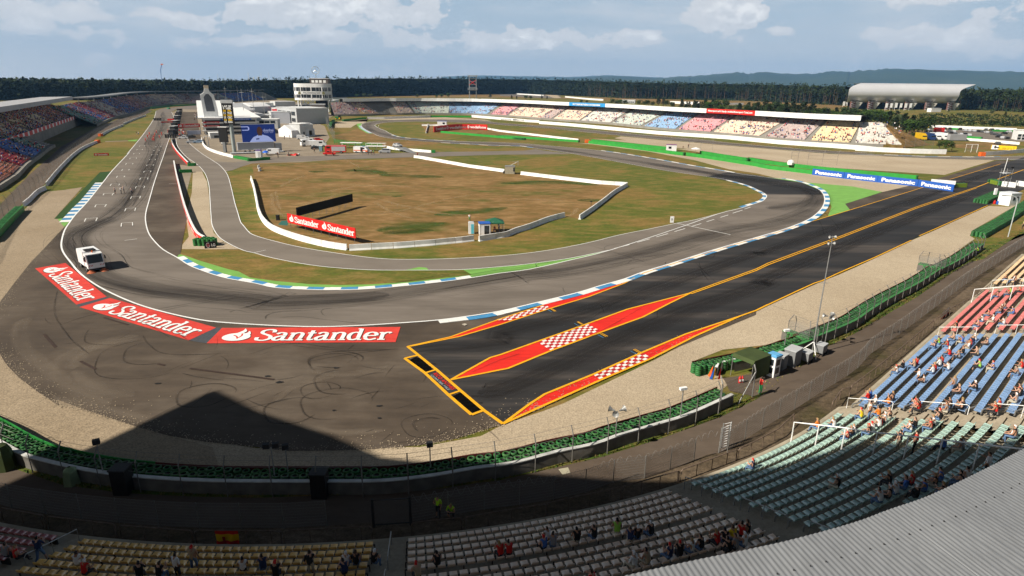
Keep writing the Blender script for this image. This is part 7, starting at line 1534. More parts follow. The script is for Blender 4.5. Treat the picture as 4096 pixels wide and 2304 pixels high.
for s, top, kd, wd in TS:
    p = g1p(s); x = px(s)[0]; z = s[0]; ty = ZM[z][1] + top * ZM[z][2]; h = hgt(p, ty)
    behind = 'X' != z or x[0] < 3560; d = {'pine': 'dark green pine', 'leaf': 'mid green leafy tree', 'pale': 'pale green leafy tree'}[kd]
    if s == "X1560,1150": tree('rounded dark green tree beside the long white wall end', p, h, kd, wd); continue
    if s == "X940,870": tree('pale silvery green tree at the right end of far stand', p, h, kd, wd); continue
    g_ = ('behind the far grandstand roof' if x[0] < 3500 else 'right of the far grandstand end')
    if z == 'U' and x[0] < 1380: g_ = 'between the control tower and the far grandstand'
    for dx, dy, k in (((0, 0, 1), (-34, 3, .86), (30, -2, .93), (14, 6, .75)) if z in 'WX' and px(s)[0][0] < 3720 else ((0, 0, 1), (20, 0, .8)) if z == 'V' else ((0, 0, 1),)):
        p = G(x[0] + dx, x[1] + dy); tree('%s %s' % (d, g_), p, h * k * rng.uniform(.9, 1.08), kd, wd * 1.35, None, '%ss %s' % (d, g_))
# scrub on the slope at right
rng = random.Random(8); mb = MB()
SL = px("X1250,760 1400,740 1600,720 1900,720 2200,730 2576,740"); 
for i in range(420):
    a = rng.uniform(0, 1); x_ = 3680 + a * 480; y_ = 455 + rng.random() ** .8 * 45 + a * 8; p = G(x_, y_); mb.m(rng.choice((0, 0, 1, 2))); r = rng.uniform(1.2, 3.2)
    for k in range(14):
        d = Vector((rng.uniform(-1, 1), rng.uniform(-1, 1), rng.uniform(0, .8))) * r; e = rng.uniform(.4, .9); a_ = Vector((rng.uniform(-1, 1), rng.uniform(-1, 1), rng.uniform(-1, 1))).normalized() * e; b_ = a_.cross(Vector((.3, .5, 1))).normalized() * e * .7; q = p + d; mb.quad(q - a_, q + b_, q + a_, q - b_)
tag(mb.build('scrub', [TREEG[1], TREEG[2], TREEG[0]]), 'low green scrub covering the slope behind the car park', 'scrub', None, 'stuff')
# brown earth bank at the end of the far stand
mb = MB(); e_, d_e = along(rpath, 1 - 8.4 / plen(rpath)); n_e = Vector((d_e.y, -d_e.x, 0)); tp_ = V3(e_ - n_e * 20.5, 9.6); A = [V3(g1p("X1045,1106"), .3), V3(along(rpath, .985)[0], 1.5), tp_, tp_ - n_e * 6, g1p("X1120,930"), g1p("X1370,1062")]
mb.add([tuple(v) for v in A], [(0, 1, 2), (0, 2, 5), (2, 4, 5), (2, 3, 4)]); w0, w1 = along(rpath, 1 - 14 / plen(rpath))[0], along(rpath, .9995)[0]; mb.quad(V3(w0, 0), V3(w1, 0), V3(w1, 1.35), V3(w0, 1.35)); mb.quad(V3(w0, 1.35), V3(w1, 1.35), V3(w1 - n_e, 1.35), V3(w0 - n_e, 1.35)); tag(mb.build('earth_bank', DRY), kind='structure')
# far forest
FLINE = px("Q-700,402 0,403 400,400 800,395 1250,392 1500,386 1800,379 2100,377 2300,384 2500,394 2930,402 3100,409 3400,424 3700,430 4096,449 4700,478"); SKY = px("Q-700,320 0,319 400,317 900,316 1000,312 1200,307 1400,303 1700,303 2000,305 2300,311 2500,318 2700,322 3000,328 3400,336 3800,344 4096,352 4700,362")
def lerpx(P, x):
    for a, b in zip(P, P[1:]):
        if a[0] <= x <= b[0]: return a[1] + (b[1] - a[1]) * (x - a[0]) / (b[0] - a[0])
    return P[-1][1]
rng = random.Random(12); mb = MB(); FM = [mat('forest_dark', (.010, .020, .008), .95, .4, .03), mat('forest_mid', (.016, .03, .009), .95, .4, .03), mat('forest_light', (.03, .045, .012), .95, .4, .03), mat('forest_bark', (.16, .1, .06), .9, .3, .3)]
def clump(c, r, n, m, s):
    mb.m(m)
    for _ in range(n):
        d = Vector((rng.gauss(0, .5), rng.gauss(0, .5), rng.gauss(0, .5))); q = c + Vector((d.x * r, d.y * r, d.z * r * .8)); e = s * rng.uniform(.6, 1.3); a_ = Vector((rng.uniform(-1, 1), rng.uniform(-1, 1), rng.uniform(-1, 1))).normalized() * e; b_ = a_.cross(Vector((rng.uniform(-1, 1), rng.uniform(-1, 1), 1))).normalized() * e * .8; mb.quad(q - a_, q + b_, q + a_, q - b_)
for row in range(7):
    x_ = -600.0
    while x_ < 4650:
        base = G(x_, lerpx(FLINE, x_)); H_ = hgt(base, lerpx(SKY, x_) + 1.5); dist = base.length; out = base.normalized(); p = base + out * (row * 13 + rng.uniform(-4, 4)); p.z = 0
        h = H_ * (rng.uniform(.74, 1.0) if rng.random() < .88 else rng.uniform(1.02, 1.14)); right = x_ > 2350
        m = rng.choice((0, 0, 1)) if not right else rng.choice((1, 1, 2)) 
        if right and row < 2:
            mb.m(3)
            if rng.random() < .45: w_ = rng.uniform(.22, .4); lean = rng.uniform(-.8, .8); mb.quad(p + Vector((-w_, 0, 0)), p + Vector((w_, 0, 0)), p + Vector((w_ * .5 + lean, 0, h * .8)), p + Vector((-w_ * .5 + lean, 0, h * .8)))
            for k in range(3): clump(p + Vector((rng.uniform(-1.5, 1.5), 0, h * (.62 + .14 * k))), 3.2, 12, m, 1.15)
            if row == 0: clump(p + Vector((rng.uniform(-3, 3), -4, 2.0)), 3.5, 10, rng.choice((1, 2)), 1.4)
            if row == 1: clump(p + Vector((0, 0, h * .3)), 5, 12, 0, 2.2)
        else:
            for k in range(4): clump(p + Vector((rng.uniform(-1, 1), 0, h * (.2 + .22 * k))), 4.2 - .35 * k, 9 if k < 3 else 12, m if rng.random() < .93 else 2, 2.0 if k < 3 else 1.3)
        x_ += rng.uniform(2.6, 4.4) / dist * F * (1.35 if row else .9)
# canopy running away to the horizon, rough like crowns seen from above
cols = 300; rowsD = [0, 14, 30, 60, 110, 180, 280, 420, 620, 900, 1300, 1900, 2800, 4200]; vs = []
for c in range(cols + 1):
    x_ = -700 + 5400 * c / cols; base = G(x_, lerpx(FLINE, x_)); H_ = hgt(base, lerpx(SKY, x_) + 1.5); H_ = min(H_, 60); out = base.normalized(); out.z = 0
    for j, d in enumerate(rowsD):
        p = base + out * (d + 12); hh = (H_ * .86) if d < 200 else (H_ * .86 * (1 - min(1, (d - 200) / 800)) + min(H_ * .86, 25.3) * min(1, (d - 200) / 800)); vs.append((p.x, p.y, hh + rng.uniform(-3, 2)))
mb.m(0); k = len(rowsD); fs = [(c * k + j, (c + 1) * k + j, (c + 1) * k + j + 1, c * k + j + 1) for c in range(cols) for j in range(k - 1)]; mb.add(vs, fs)
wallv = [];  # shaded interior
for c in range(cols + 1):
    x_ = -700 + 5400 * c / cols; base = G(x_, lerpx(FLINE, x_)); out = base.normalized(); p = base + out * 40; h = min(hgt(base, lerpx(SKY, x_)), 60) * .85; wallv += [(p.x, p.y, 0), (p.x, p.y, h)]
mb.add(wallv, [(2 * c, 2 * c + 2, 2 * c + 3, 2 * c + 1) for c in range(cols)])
for i in range(2400):                                           # crowns standing proud of the left canopy
    x_ = rng.uniform(-600, 1300); base = G(x_, lerpx(FLINE, x_)); out = base.normalized(); out.z = 0; d = 20 + 900 * rng.random() ** 2; p = base + out * d; clump(p + Vector((0, 0, 23 + rng.uniform(-2, 2))), 4, 4, rng.choice((0, 0, 0, 1, 1, 2)), 2.4)
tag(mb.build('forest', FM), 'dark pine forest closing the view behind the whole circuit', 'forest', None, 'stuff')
# low bits of the land between stand and forest: tracks, railings, far parking seen over the roof
poly('far_run_off', gp("V0,235 480,215 720,225 800,300 600,300 0,270"), .3, ASPH); poly('far_gravel', gp("V470,220 690,228 790,300 700,300"), .34, GRAV); poly('far_field', gp("U200,290 2576,290 V1300,320 2576,400 W2100,600 W2300,530 W0,480 V1350,290 800,290 U2576,225 U0,250"), .1, DRY)
for s, l, h in (("V10,225 130,205 310,200", 'far red advert hoarding below the central forest', 2.4), ("V420,212 480,210", 'short far red hoarding, middle', 2.4), ("V520,214 595,214", 'short far red hoarding, right', 2.4), ("U2290,215 2460,207", 'far red hoarding left of centre', 2.4)): boardwall(s, l, h, REDP, 1, 'hoarding', 'hoarding', .3)
for s, l in (("V840,290 1150,320 1330,332", 'white far barrier line over the roof'), ("V130,245 560,272", 'pale far barrier line'), ("U1160,248 1350,248", 'white far hoarding with dark lettering'), ("V2190,360 2576,372", 'pale far fence line'), ("W0,530 240,545", 'pale far barrier left of pines'), ("W590,545 880,545", 'pale far barrier between pines')): boardwall(s, l, 3.0, JW, 1, 'barrier', 'far_barrier', .3)
blk('building', 'low white building among trees beyond the far stand', 'building', "V1570,362", "V1735,365", "V1650,322", 14, OFFW, JW, [(.05, .95, .2, .55, 6)])
blk('building', 'white low sheds behind the left end of far stand', 'building', "U100,320", "U290,320", "U200,297", 14, OFFW, MGREY)
# hills
def hills(name, pts, dist, depth, m, sm=4):
    P = smooth2(px(pts), sm); P2 = []
    for (x, y) in P: v = (RM @ Vector((x - 2048, y - 1152, F))); v = v * (dist / v.xy.length); P2.append(v + Vector((0, 0, HC)))
    mb = MB(); NJ = 8; vs = []; rg = random.Random(3)
    for i, p in enumerate(P2):
        o = p.xy.normalized(); H_ = p.z
        for j in range(NJ + 1): f = j / NJ; r = depth * (1 - f); z = H_ * math.sin(f * math.pi / 2) ** 1.2 * (1 + (0 if j in (0, NJ) else rg.uniform(-.07, .07))); vs.append((p.x - o.x * r, p.y - o.y * r, z if j else -5))
        vs.append((p.x + o.x * depth, p.y + o.y * depth, -5))
    k = NJ + 2; mb.add(vs, [(i * k + j, (i + 1) * k + j, (i + 1) * k + j + 1, i * k + j + 1) for i in range(len(P2) - 1) for j in range(k - 1)]); return tag(mb.build(name, m, None, True), kind='structure')
HILLM = layered('wooded_hill', [(.0013, g1, 6, [(.35, (.02, .034, .012)), (.6, (.035, .05, .018)), (.7, (.06, .07, .03)), (.76, (.3, .25, .18))], 'MIX', 1)])
hills('hills', "V760,60 1000,38 1250,25 1500,18 1700,28 1950,40 2100,38 2300,22 2460,18 W0,184 300,175 480,155 800,134 930,148 1000,142 1110,122 1370,150 1700,152 1900,135 2080,115 2250,128 X300,128 500,108 700,97 950,88 1500,98 2000,110 2400,128 2700,150 3000,170", 11000, 3000, HILLM)
hills('hills', "U1500,22 2000,6 2576,18 V500,20 900,26 1200,12 1500,8 2100,35", 15500, 1500, HILLM)
# far town: chimneys and blocks
for i, (x, t_, w_) in enumerate(((870, 296, 1.2), (992, 290, 1.6), (1043, 292, 1.0), (1074, 291, 1.2), (900, 300, .8), (1033, 306, 5), (1014, 308, 4), (315, 308, 3))):
    v = RM @ Vector((x - 2048, t_ - 1152, F)); v = v * (6500 / v.xy.length); top = v.z + HC; mb = MB(); w_ *= 2.6; mb.box((v.x, v.y, top / 2), (w_, w_, top)); tag(mb.build('chimney' if w_ < 6 else 'tower_block', OFFW), 'tiny pale %s far beyond the left forest' % ('chimney' if w_ < 6 else 'tower block'), 'chimney' if w_ < 6 else 'building', 'distant chimneys and blocks')
# the air: one closed box
mb = MB(); mb.box((4000, 8600, 309), (24000, 17800, 620)); hz = mb.build('haze', WHITE); m = bpy.data.materials.new('haze_air'); m.use_nodes = True; nn = m.node_tree.nodes; nn.remove(nn['Principled BSDF']); pv = nn.new('ShaderNodeVolumePrincipled'); pv.inputs['Color'].default_value = (.27, .56, 1.0, 1); pv.inputs['Density'].default_value = 5.2e-5; pv.inputs['Anisotropy'].default_value = .0
m.node_tree.links.new(pv.outputs[0], nn['Material Output'].inputs['Volume']); hz.data.materials.clear(); hz.data.materials.append(m); hz['kind'] = 'stuff'
# ------------------------------------------------------------------ vehicles in and around the paddock
def place(s): return tuple(g1p(s))
rzv = .25
for i, (s, l) in enumerate((("T1960,1150", 'white van, farthest of the row on the paddock road'), ("T2010,1175", 'white van, second of the row on the paddock road'), ("T2060,1195", 'white van in the middle of the paddock row'), ("T2100,1222", 'white van behind the white lorry'))): van(l, place(s), rzv, CW, 'white vans in the paddock row')
van('long white van with dark rear windows by the paddock road', place("T2180,1245"), .2, CW, None, 'van', 1.25)
van('white van parked in front of the screen trailer', place("T1575,1345"), .12 + math.pi, CW, None, 'van', 1.1); van('white van at the left end of the screen stage', place("T960,1215"), -1.3, CW)
t = vehicle('lorry', 'white lorry cab nose out beside the vans', 'lorry', place("T2035,1240"), math.pi + .6, 6, 2.4, [(-3, .6), (-3, 2.4), (.4, 2.4), (.5, 3.0), (2.6, 2.9), (3, 1.6), (3, .5)], CW, [('windscreen', (2.75, 0, 2.2), (.3, 2.1, .8)), ('side_window', (1.8, 0, 2.2), (1.0, 2.44, .7))], (-1.8, 1.8), wr=.48)
for s, m_, l in (("T2140,1280", CK, 'black car half hidden behind a blue toilet'), ("T2170,1170", CR_, 'dark red car at the end of the van row')): car(l, place(s), .3, m_)
t = thing('portable_toilet', 'grey blue portable toilet near the red fire engine', 'toilet', place("T2205,1305")); mb = MB(); mb.box((0, 0, 1.1), (1.2, 1.2, 2.2)); mb.build('body', mat('grey_blue_box', (.15, .25, .3), .6), t); mb = MB(); mb.box((0, 0, 2.28), (1.3, 1.3, .16)); mb.build('roof', JW, t)
t = thing('portable_toilet', 'white portable toilet with purple roof behind the green tyre wall', 'toilet', place("T1408,1385")); mb = MB(); mb.box((0, 0, 1.25), (1.9, 1.6, 2.5)); mb.build('body', JW, t); mb = MB(); mb.box((0, 0, 2.6), (2.0, 1.7, .2)); mb.build('roof', mat('purple_roof', (.1, .05, .25), .6), t); mb = MB(); mb.box((.3, -.82, 1.2), (.8, .05, 2)); mb.build('door', LGREY, t)
p = g1p("T1495,1362"); t = thing('parasol', 'small blue parasol beside the white van', 'parasol', tuple(p)); mb = MB(); mb.tube([(0, 0, 0), (0, 0, 1.9)], .04, 4); mb.build('pole', GALV, t); mb = MB(); mb.lathe([(1.3, 1.2), (.8, 1.7), (.02, 1.95)], (0, 0, 0), 8); mb.build('canopy', mat('parasol_blue', (.01, .12, .6), .6), t)
# red open wheel racing car
t = thing('racing_car', 'red open wheel racing car being pushed on paving', 'racing car', place("T1855,1362"), 2.95); mb = MB(); extr(mb, [(-1.6, .15), (-1.7, .5), (-.6, .95), (-.2, .6), (.5, .55), (2.4, .35), (2.4, .2)], -.3, .3); mb.hexa([(-1.3, -.75, .12), (.3, -.75, .12), (.3, .75, .12), (-1.3, .75, .12)], [(-1.3, -.6, .5), (.1, -.65, .45), (.1, .65, .45), (-1.3, .6, .5)]); fixn(mb.build('body', CR_, t))
mb = MB(); mb.box((2.3, 0, .2), (.5, 1.8, .06)); mb.build('front_wing', CR_, t); mb = MB(); mb.box((-2.1, 0, .85), (.45, 1.0, .25)); mb.box((-2.1, 0, .5), (.1, .1, .7)); mb.build('rear_wing', JW, t)
for x in (-1.6, 1.6):
    for y in (-.75, .75): wheel(t, x, y, .33, .34, False)
# fire engine, red jeep, ambulance, people carrier, ramp with car, stand
t = vehicle('fire_engine', 'red fire engine with silver roller shutter sides', 'fire engine', place("T2395,1330"), math.pi + .12, 8, 2.5, [(-4, .6), (-4, 3.0), (1.6, 3.0), (1.7, 3.1), (3.6, 3.0), (4, 1.8), (4, .6)], CR_, [('windscreen', (3.75, 0, 2.35), (.3, 2.2, .8)), ('side_window', (2.6, 0, 2.35), (1.4, 2.54, .7))], (-2.2, 2.4), wr=.5, extra=lambda t: [MB.build((lambda b: (b.box((-1.2, y, 1.85), (5.2, .06, 1.7)), b)[1])(MB()), 'roller_shutter', LGREY, t) for y in (-1.26, 1.26)])
t = vehicle('fire_jeep', 'small red fire pickup in front of the fire engine', 'pickup', place("T2315,1358"), math.pi + .1, 4.6, 1.8, [(-2.3, .5), (-2.3, 1.05), (-.2, 1.1), (-.2, 1.8), (.9, 1.8), (1.3, 1.2), (2.3, 1.1), (2.3, .5)], CR_, [('window', (.35, 0, 1.5), (.8, 1.84, .4)), ('windscreen', (1.05, 0, 1.5), (.2, 1.5, .45))], (-1.4, 1.4))
t = van('white ambulance with orange stripes and open side door', place("U480,1005"), -.12, CW, None, 'ambulance', 1.25); mb = MB()
for y in (-.97, .97): mb.box((-.2, y, .9), (4.4, .03, .22)); mb.box((1.9, y, .75), (1.0, .03, .4))
mb.build('stripe', ORNG, t); mb = MB(); mb.box((.2, -.98, 1.2), (.8, .04, 1.4)); mb.build('open_door', BLACK, t); mb = MB(); mb.box((.6, 0, 2.12), (.4, 1.2, .12)); mb.build('light_bar', BLUEP, t)
vehicle('people_carrier', 'silver people carrier parked beside the paddock road', 'car', place("U768,1005"), math.pi + .15, 4.7, 1.9, MPVP, CS, [('window', (-.6, 0, 1.45), (2.6, 1.93, .4)), ('windscreen', (.85, 0, 1.4), (.35, 1.7, .5))], (-1.4, 1.45))
A, B = g1p("U850,975"), g1p("U1120,1008"); t = thing('car_ramp', 'grey steel display ramp carrying a silver car', 'ramp', tuple(A)); d = (B - A); n = Vector((-d.y, d.x, 0)).normalized() * 2.4; mb = MB(); z_ = 1.7; C_ = A + d * .5
mb.add([V3(A, z_), V3(C_, z_), B, V3(A + n, z_), V3(C_ + n, z_), B + n], [(0, 1, 4, 3), (1, 2, 5, 4), (0, 2, 1), (3, 4, 5)]); mb.build('deck', MGREY, t); mb = MB()
for f_ in (0, .2, .4, .6): mb.tube([A + d * f_, V3(A + d * f_, z_ * min(1, (1 - f_) * 2))], .08, 4)
mb.build('legs', GREYM, t); kids_world(t); o = car('silver car displayed on top of the grey ramp', tuple(V3(A + d * .22 + n * .5, z_)), math.atan2(d.y, d.x), CS)
p = g1p("U615,975"); t = thing('viewing_platform', 'white steel viewing platform with stairs by the ambulance', 'platform', tuple(p)); mb = MB(); hp_ = hgt(p, px("U615,915")[0][1]); mb.box((1.5, 0, hp_), (8, 3, .2)); mb.build('deck', JW, t)
for x in (-2, 1.5, 5): mb = MB(); mb.tube([(x, 0, 0), (x, 0, hp_)], .12, 5); mb.build('leg', JW, t)
mb = MB(); mb.tube([(-2.4, -1.4, hp_ + 1.1), (5.4, -1.4, hp_ + 1.1)], .07, 4); mb.tube([(-2.4, 1.4, hp_ + 1.1), (5.4, 1.4, hp_ + 1.1)], .07, 4); [mb.tube([(x, -1.4, hp_), (x, -1.4, hp_ + 1.1)], .06, 4) for x in (-2.4, 0, 2.4, 5.4)]; mb.build('handrail', JW, t); mb = MB(); [mb.box((-2.6 - k * .45, 0, hp_ * (1 - k / 8)), (.45, 2, .1)) for k in range(8)]; mb.build('stairs', JW, t)
t = thing('white_table_stand', 'low white steel stand beside the green rail fence', 'platform', place("U345,940")); mb = MB(); mb.box((0, 0, 2.2), (9, 3, .15)); mb.build('deck', JW, t); mb = MB(); [mb.tube([(x, 0, 0), (x, 0, 2.2)], .12, 4) for x in (-4, -1.5, 1.5, 4)]; mb.build('legs', JW, t)
t = thing('rail_fence', 'green two rail fence curving behind the ambulance', 'fence'); q = resample(gp("U120,885 280,905 430,920 600,935 790,950", sm=2), 4); mb = MB()
for h in (.6, 1.2, 1.7): mb.tube([V3(p, h) for p in q], .12, 4)
[mb.tube([p, V3(p, 1.8)], .12, 4) for p in q]; mb.build('rails', GREENB, t)
t = catch_fence(gp("U0,600 60,740 120,850 150,885"), 'tall mesh fence between the paddock and the hairpin grass', 12, 6, (.2, 5), .3)
car('silver grey safety car on the pit lane, nearest', place("T535,1200"), math.pi / 2 + 1.9, CS); car('white medical car on the pit lane behind nearest car', place("T425,1145"), math.pi / 2 + 1.9, CW); car('pale blue grey car on the pit lane, right', place("T625,1200"), math.pi / 2 + 1.9, CPB); car('small black car at the pit lane entrance', place("T530,1130"), 1.2, CK); car('tiny green white car on the far straight', place("T240,760"), 2.5, mat('car_paint_green', (.05, .3, .15), .3))
t = thing('tractor', 'green tractor with yellow wheels by the far hairpin', 'tractor', place("U170,575"), math.pi); mb = MB(); mb.box((.5, 0, 1.5), (3, 1.6, 1.2)); mb.build('bonnet', GREENB, t); mb = MB(); mb.box((-1.2, 0, 2.3), (1.6, 1.8, 2)); mb.build('cab', GLASS, t)
for x, r in ((-1.3, 1.0), (1.4, .7)):
    for y in (-1.1, 1.1): w_ = wheel(t, x, y, r, .5, False); mb = MB(); mb.lathe([(0, -.28), (r * .6, -.27), (r * .6, .27), (0, .28)], (x, y, r), 8, Matrix.Rotation(math.pi / 2, 3, 'X')); mb.build('rim', YELP, w_)
# car park at the far right
mb = MB(); extr(mb, CARP, -.87, .87); mb.m(1).box((-.5, 0, 1.2), (1.5, 1.79, .3)); mb.box((.62, 0, 1.2), (.3, 1.5, .32)); mb.m(2); [mb.box((x, y, .32), (.62, .24, .62)) for x in (-1.3, 1.3) for y in (-.8, .8)]; CPM = {}
def pcar(label, p, rz, m_, group):
    if m_.name not in CPM: o = mb.build('parked_car', [m_, GLASS, BLACK]); fixn(o); CPM[m_.name] = o.data; bpy.data.objects.remove(o)
    o = bpy.data.objects.new('parked_car', CPM[m_.name]); COL.objects.link(o); o.location = p; o.rotation_euler = (0, 0, rz); tag(o, label, 'car', group)
random.seed(17); cols = [(CK, 'black'), (CG, 'dark grey'), (CS, 'silver'), (CK, 'black'), (CG, 'dark grey'), (CK, 'black'), (CS, 'silver')]
RW = [[(410, 262), (545, 262), (635, 268), (735, 275), (855, 280), (1100, 285)], [(345, 300), (1200, 318), (1310, 322), (1410, 330), (1510, 338), (1600, 345), (1700, 362), (1810, 365), (1950, 322), (2220, 352), (1690, 300), (1820, 300)], [(310, 345), (420, 345), (720, 335), (840, 340), (950, 345)], [(720, 372), (890, 372), (990, 395), (1100, 412), (1200, 405), (1300, 428), (2120, 385), (2410, 370)], [(1870, 405), (1990, 425), (1960, 460), (2060, 490), (2170, 500), (1960, 625)]]
for ri, r in enumerate(RW):
    for (x, y) in r: m_, nm = random.choice(cols); pcar('%s car parked in the %s row of the right hand car park' % (nm, ('farthest', 'second', 'third', 'fourth', 'nearest')[ri]), place('x%d,%d' % (x, y)), U(-.3, .2) + 1.2, m_, '%s cars in the %s car park row' % (nm, ('farthest', 'second', 'third', 'fourth', 'nearest')[ri]))
poly('car_park', gp("x300,260 1100,290 2576,340 2576,560 1900,530 1200,500 900,420 300,400"), .05, PITL); poly('car_park_field', gp("x400,560 1000,560 1850,575 2400,640 2200,720 1600,740 1000,700 700,640"), .04, DRY)
def truck(label, s, m_, Lb, rz, cabm=None):
    p = g1p(s); t = thing('box_truck', label, 'lorry', tuple(p), rz); mb = MB(); mb.box((-Lb / 2 + .5, 0, 2.2), (Lb, 2.5, 3.0)); mb.build('box', m_, t); mb = MB(); extr(mb, [(.6, .5), (.6, 3.0), (1.6, 3.1), (2.5, 2.7), (2.8, 1.5), (2.8, .5)], -1.2, 1.2); fixn(mb.build('cab', cabm or m_, t)); mb = MB(); mb.box((2.62, 0, 2.1), (.2, 2.1, .8)); mb.build('windscreen', GLASS, t)
    for x in (-Lb + 1.6, 1.6):
        for y in (-1.1, 1.1): wheel(t, x, y, .48, .3, False)
a_ = -1.75
truck('yellow box truck at the left of the lorry row', "x215,520", CY, 7, a_); truck('dark blue lorry between yellow and white trucks', "x420,525", CB, 7, a_); truck('white box truck with dark windscreen, left white one', "x545,520", CW, 7, a_); truck('white box truck behind the round tree', "x720,520", CW, 8, a_); truck('yellow lorry at the far corner of the car park', "x300,250", CY, 6, a_)
mb = MB(); p = g1p("x1065,545"); mb.box(p + Vector((0, 2, 1.9)), (9, 2.6, 3.0)); mb.box(p + Vector((0, 2, .4)), (7, 2.2, .5)); tag(mb.build('box_trailer', TGREY), 'grey box trailer at the right of the lorry row', 'trailer')
mb = MB(); p = g1p("x630,382"); mb.box(p + Vector((0, 1.5, 2)), (5, 3, 3.6)); tag(mb.build('red_container', CR_), 'bright red container among parked cars', 'container')
boardwall("x360,225 1050,255 2400,310", 'low white topped wall behind the car park', 1.8); greenwall("x900,280 1050,287", 'green tyre wall behind parked cars, left', 1.2, GB2); greenwall("x1870,325 2420,335", 'green tyre wall behind parked cars, right', 1.2, GB2); greenwall("x1200,475 1580,500", 'green tyre wall beside the grey trailer', 1.2, GB2)
jersey("x1205,530 1800,570 2480,630", 'white block barrier in front of the car park', 4, h=1.3)
blk('race_control_block', 'white topped building with dark windows at right edge', 'building', "x2400,520", "x2700,530", "x2500,300", 8, JW, JW, [(.0, 1, .05, .3, 3), (.0, 1, .35, .62, 3)])
A, B = g1p("x1815,745"), g1p("x2385,780"); d = (B - A); t = thing('advert_board', 'yellow advert with black animal emblem at the right edge', 'advert board', tuple(A)); h0, h1 = .3, hgt(A, px("x1840,635")[0][1]); mb = MB(); c = [A, B, B + Vector((0, .4, 0)), A + Vector((0, .4, 0))]; mb.hexa([V3(p, h0) for p in c], [V3(p, h1) for p in c]); fixn(mb.build('board', YELP, t)); q_ = Quad(V3(A, h0), V3(B, h0), V3(A, h1), V3(B, h1), .05); mb = MB(); uvpoly(mb, q_, [(0, 0), (.27, 0), (.27, 1), (0, 1)], .5); mb.build('white_field', WHITE, t); word('eni', q_, t, BLK_T, (.42, .92), (.12, .72), .0, k=1.2); word('eni', q_, t, YELP, (.43, .91), (.15, .69), -.018, 'lettering', k=1.8)
mb = MB(); uvpoly(mb, q_, [(.1, .5), (.1, .75), (.14, .9), (.18, .85), (.19, .62), (.3, .6), (.33, .45), (.31, .2), (.29, .2), (.29, .4), (.25, .4), (.24, .15), (.22, .15), (.22, .38), (.18, .38), (.17, .15), (.15, .15), (.15, .4), (.12, .2), (.1, .2)], 1.3); mb.build('animal_emblem', BLK_T, t); kids_world(t)
A, B = g1p("x1210,800"), g1p("x1480,805"); t = thing('mesh_gate', 'white framed mesh gate behind the track at right', 'gate', tuple(A)); mb = MB(); mb.tube([A, V3(A, 3.4), V3(B, 3.4), B], .1, 5); mb.tube([(A + B) / 2, V3((A + B) / 2, 3.4)], .08, 4); mb.build('frame', WHITE, t); meshpanel([A, B], .1, 3.4, t); kids_world(t)
t = catch_fence(gp("x-200,770 300,765 650,760"), 'mesh fence on the bank behind the long white wall', 5, 5, (2, 4.5), .3)
for s, l in (("x-100,760", 'x'),): pass
# safety mesh frames on the middle tyre wall
for s, l in (("D225,270", 'paired bent steel fence posts on the green tyre wall, left'), ("D395,272", 'bent steel fence posts on the green tyre wall, right group'), ("C1900,120", 'thin steel frame on the green tyre wall by the parasol')):
    p = g1p(s); t = thing('fence_posts', l, 'fence', tuple(p)); k = 2 if 'paired' in l else 3; gap = 2.2 if k == 2 else 5
    for i in range(k): mb = MB(); mb.tube([(i * gap, -i * .6, 0), (i * gap, -i * .6, 4.2), (i * gap + .7, -i * .6 - .2, 5.4)], .06, 4); mb.build('post', GREYT, t)
    mb = MB(); [mb.tube([(0, 0, h), ((k - 1) * gap, -(k - 1) * .6, h)], .03, 3) for h in (2, 3.2, 4.2)]; mb.build('wires', GREYT, t)
p = g1p("D222,300"); mb = MB(); mb.lathe([(1.1, 0), (1.2, .8), (.8, 1.5), (.1, 1.7)], p + Vector((0, 0, .9)), 8); tag(mb.build('covered_camera', WHITE), 'white covered camera dome on the middle green tyre wall', 'camera')
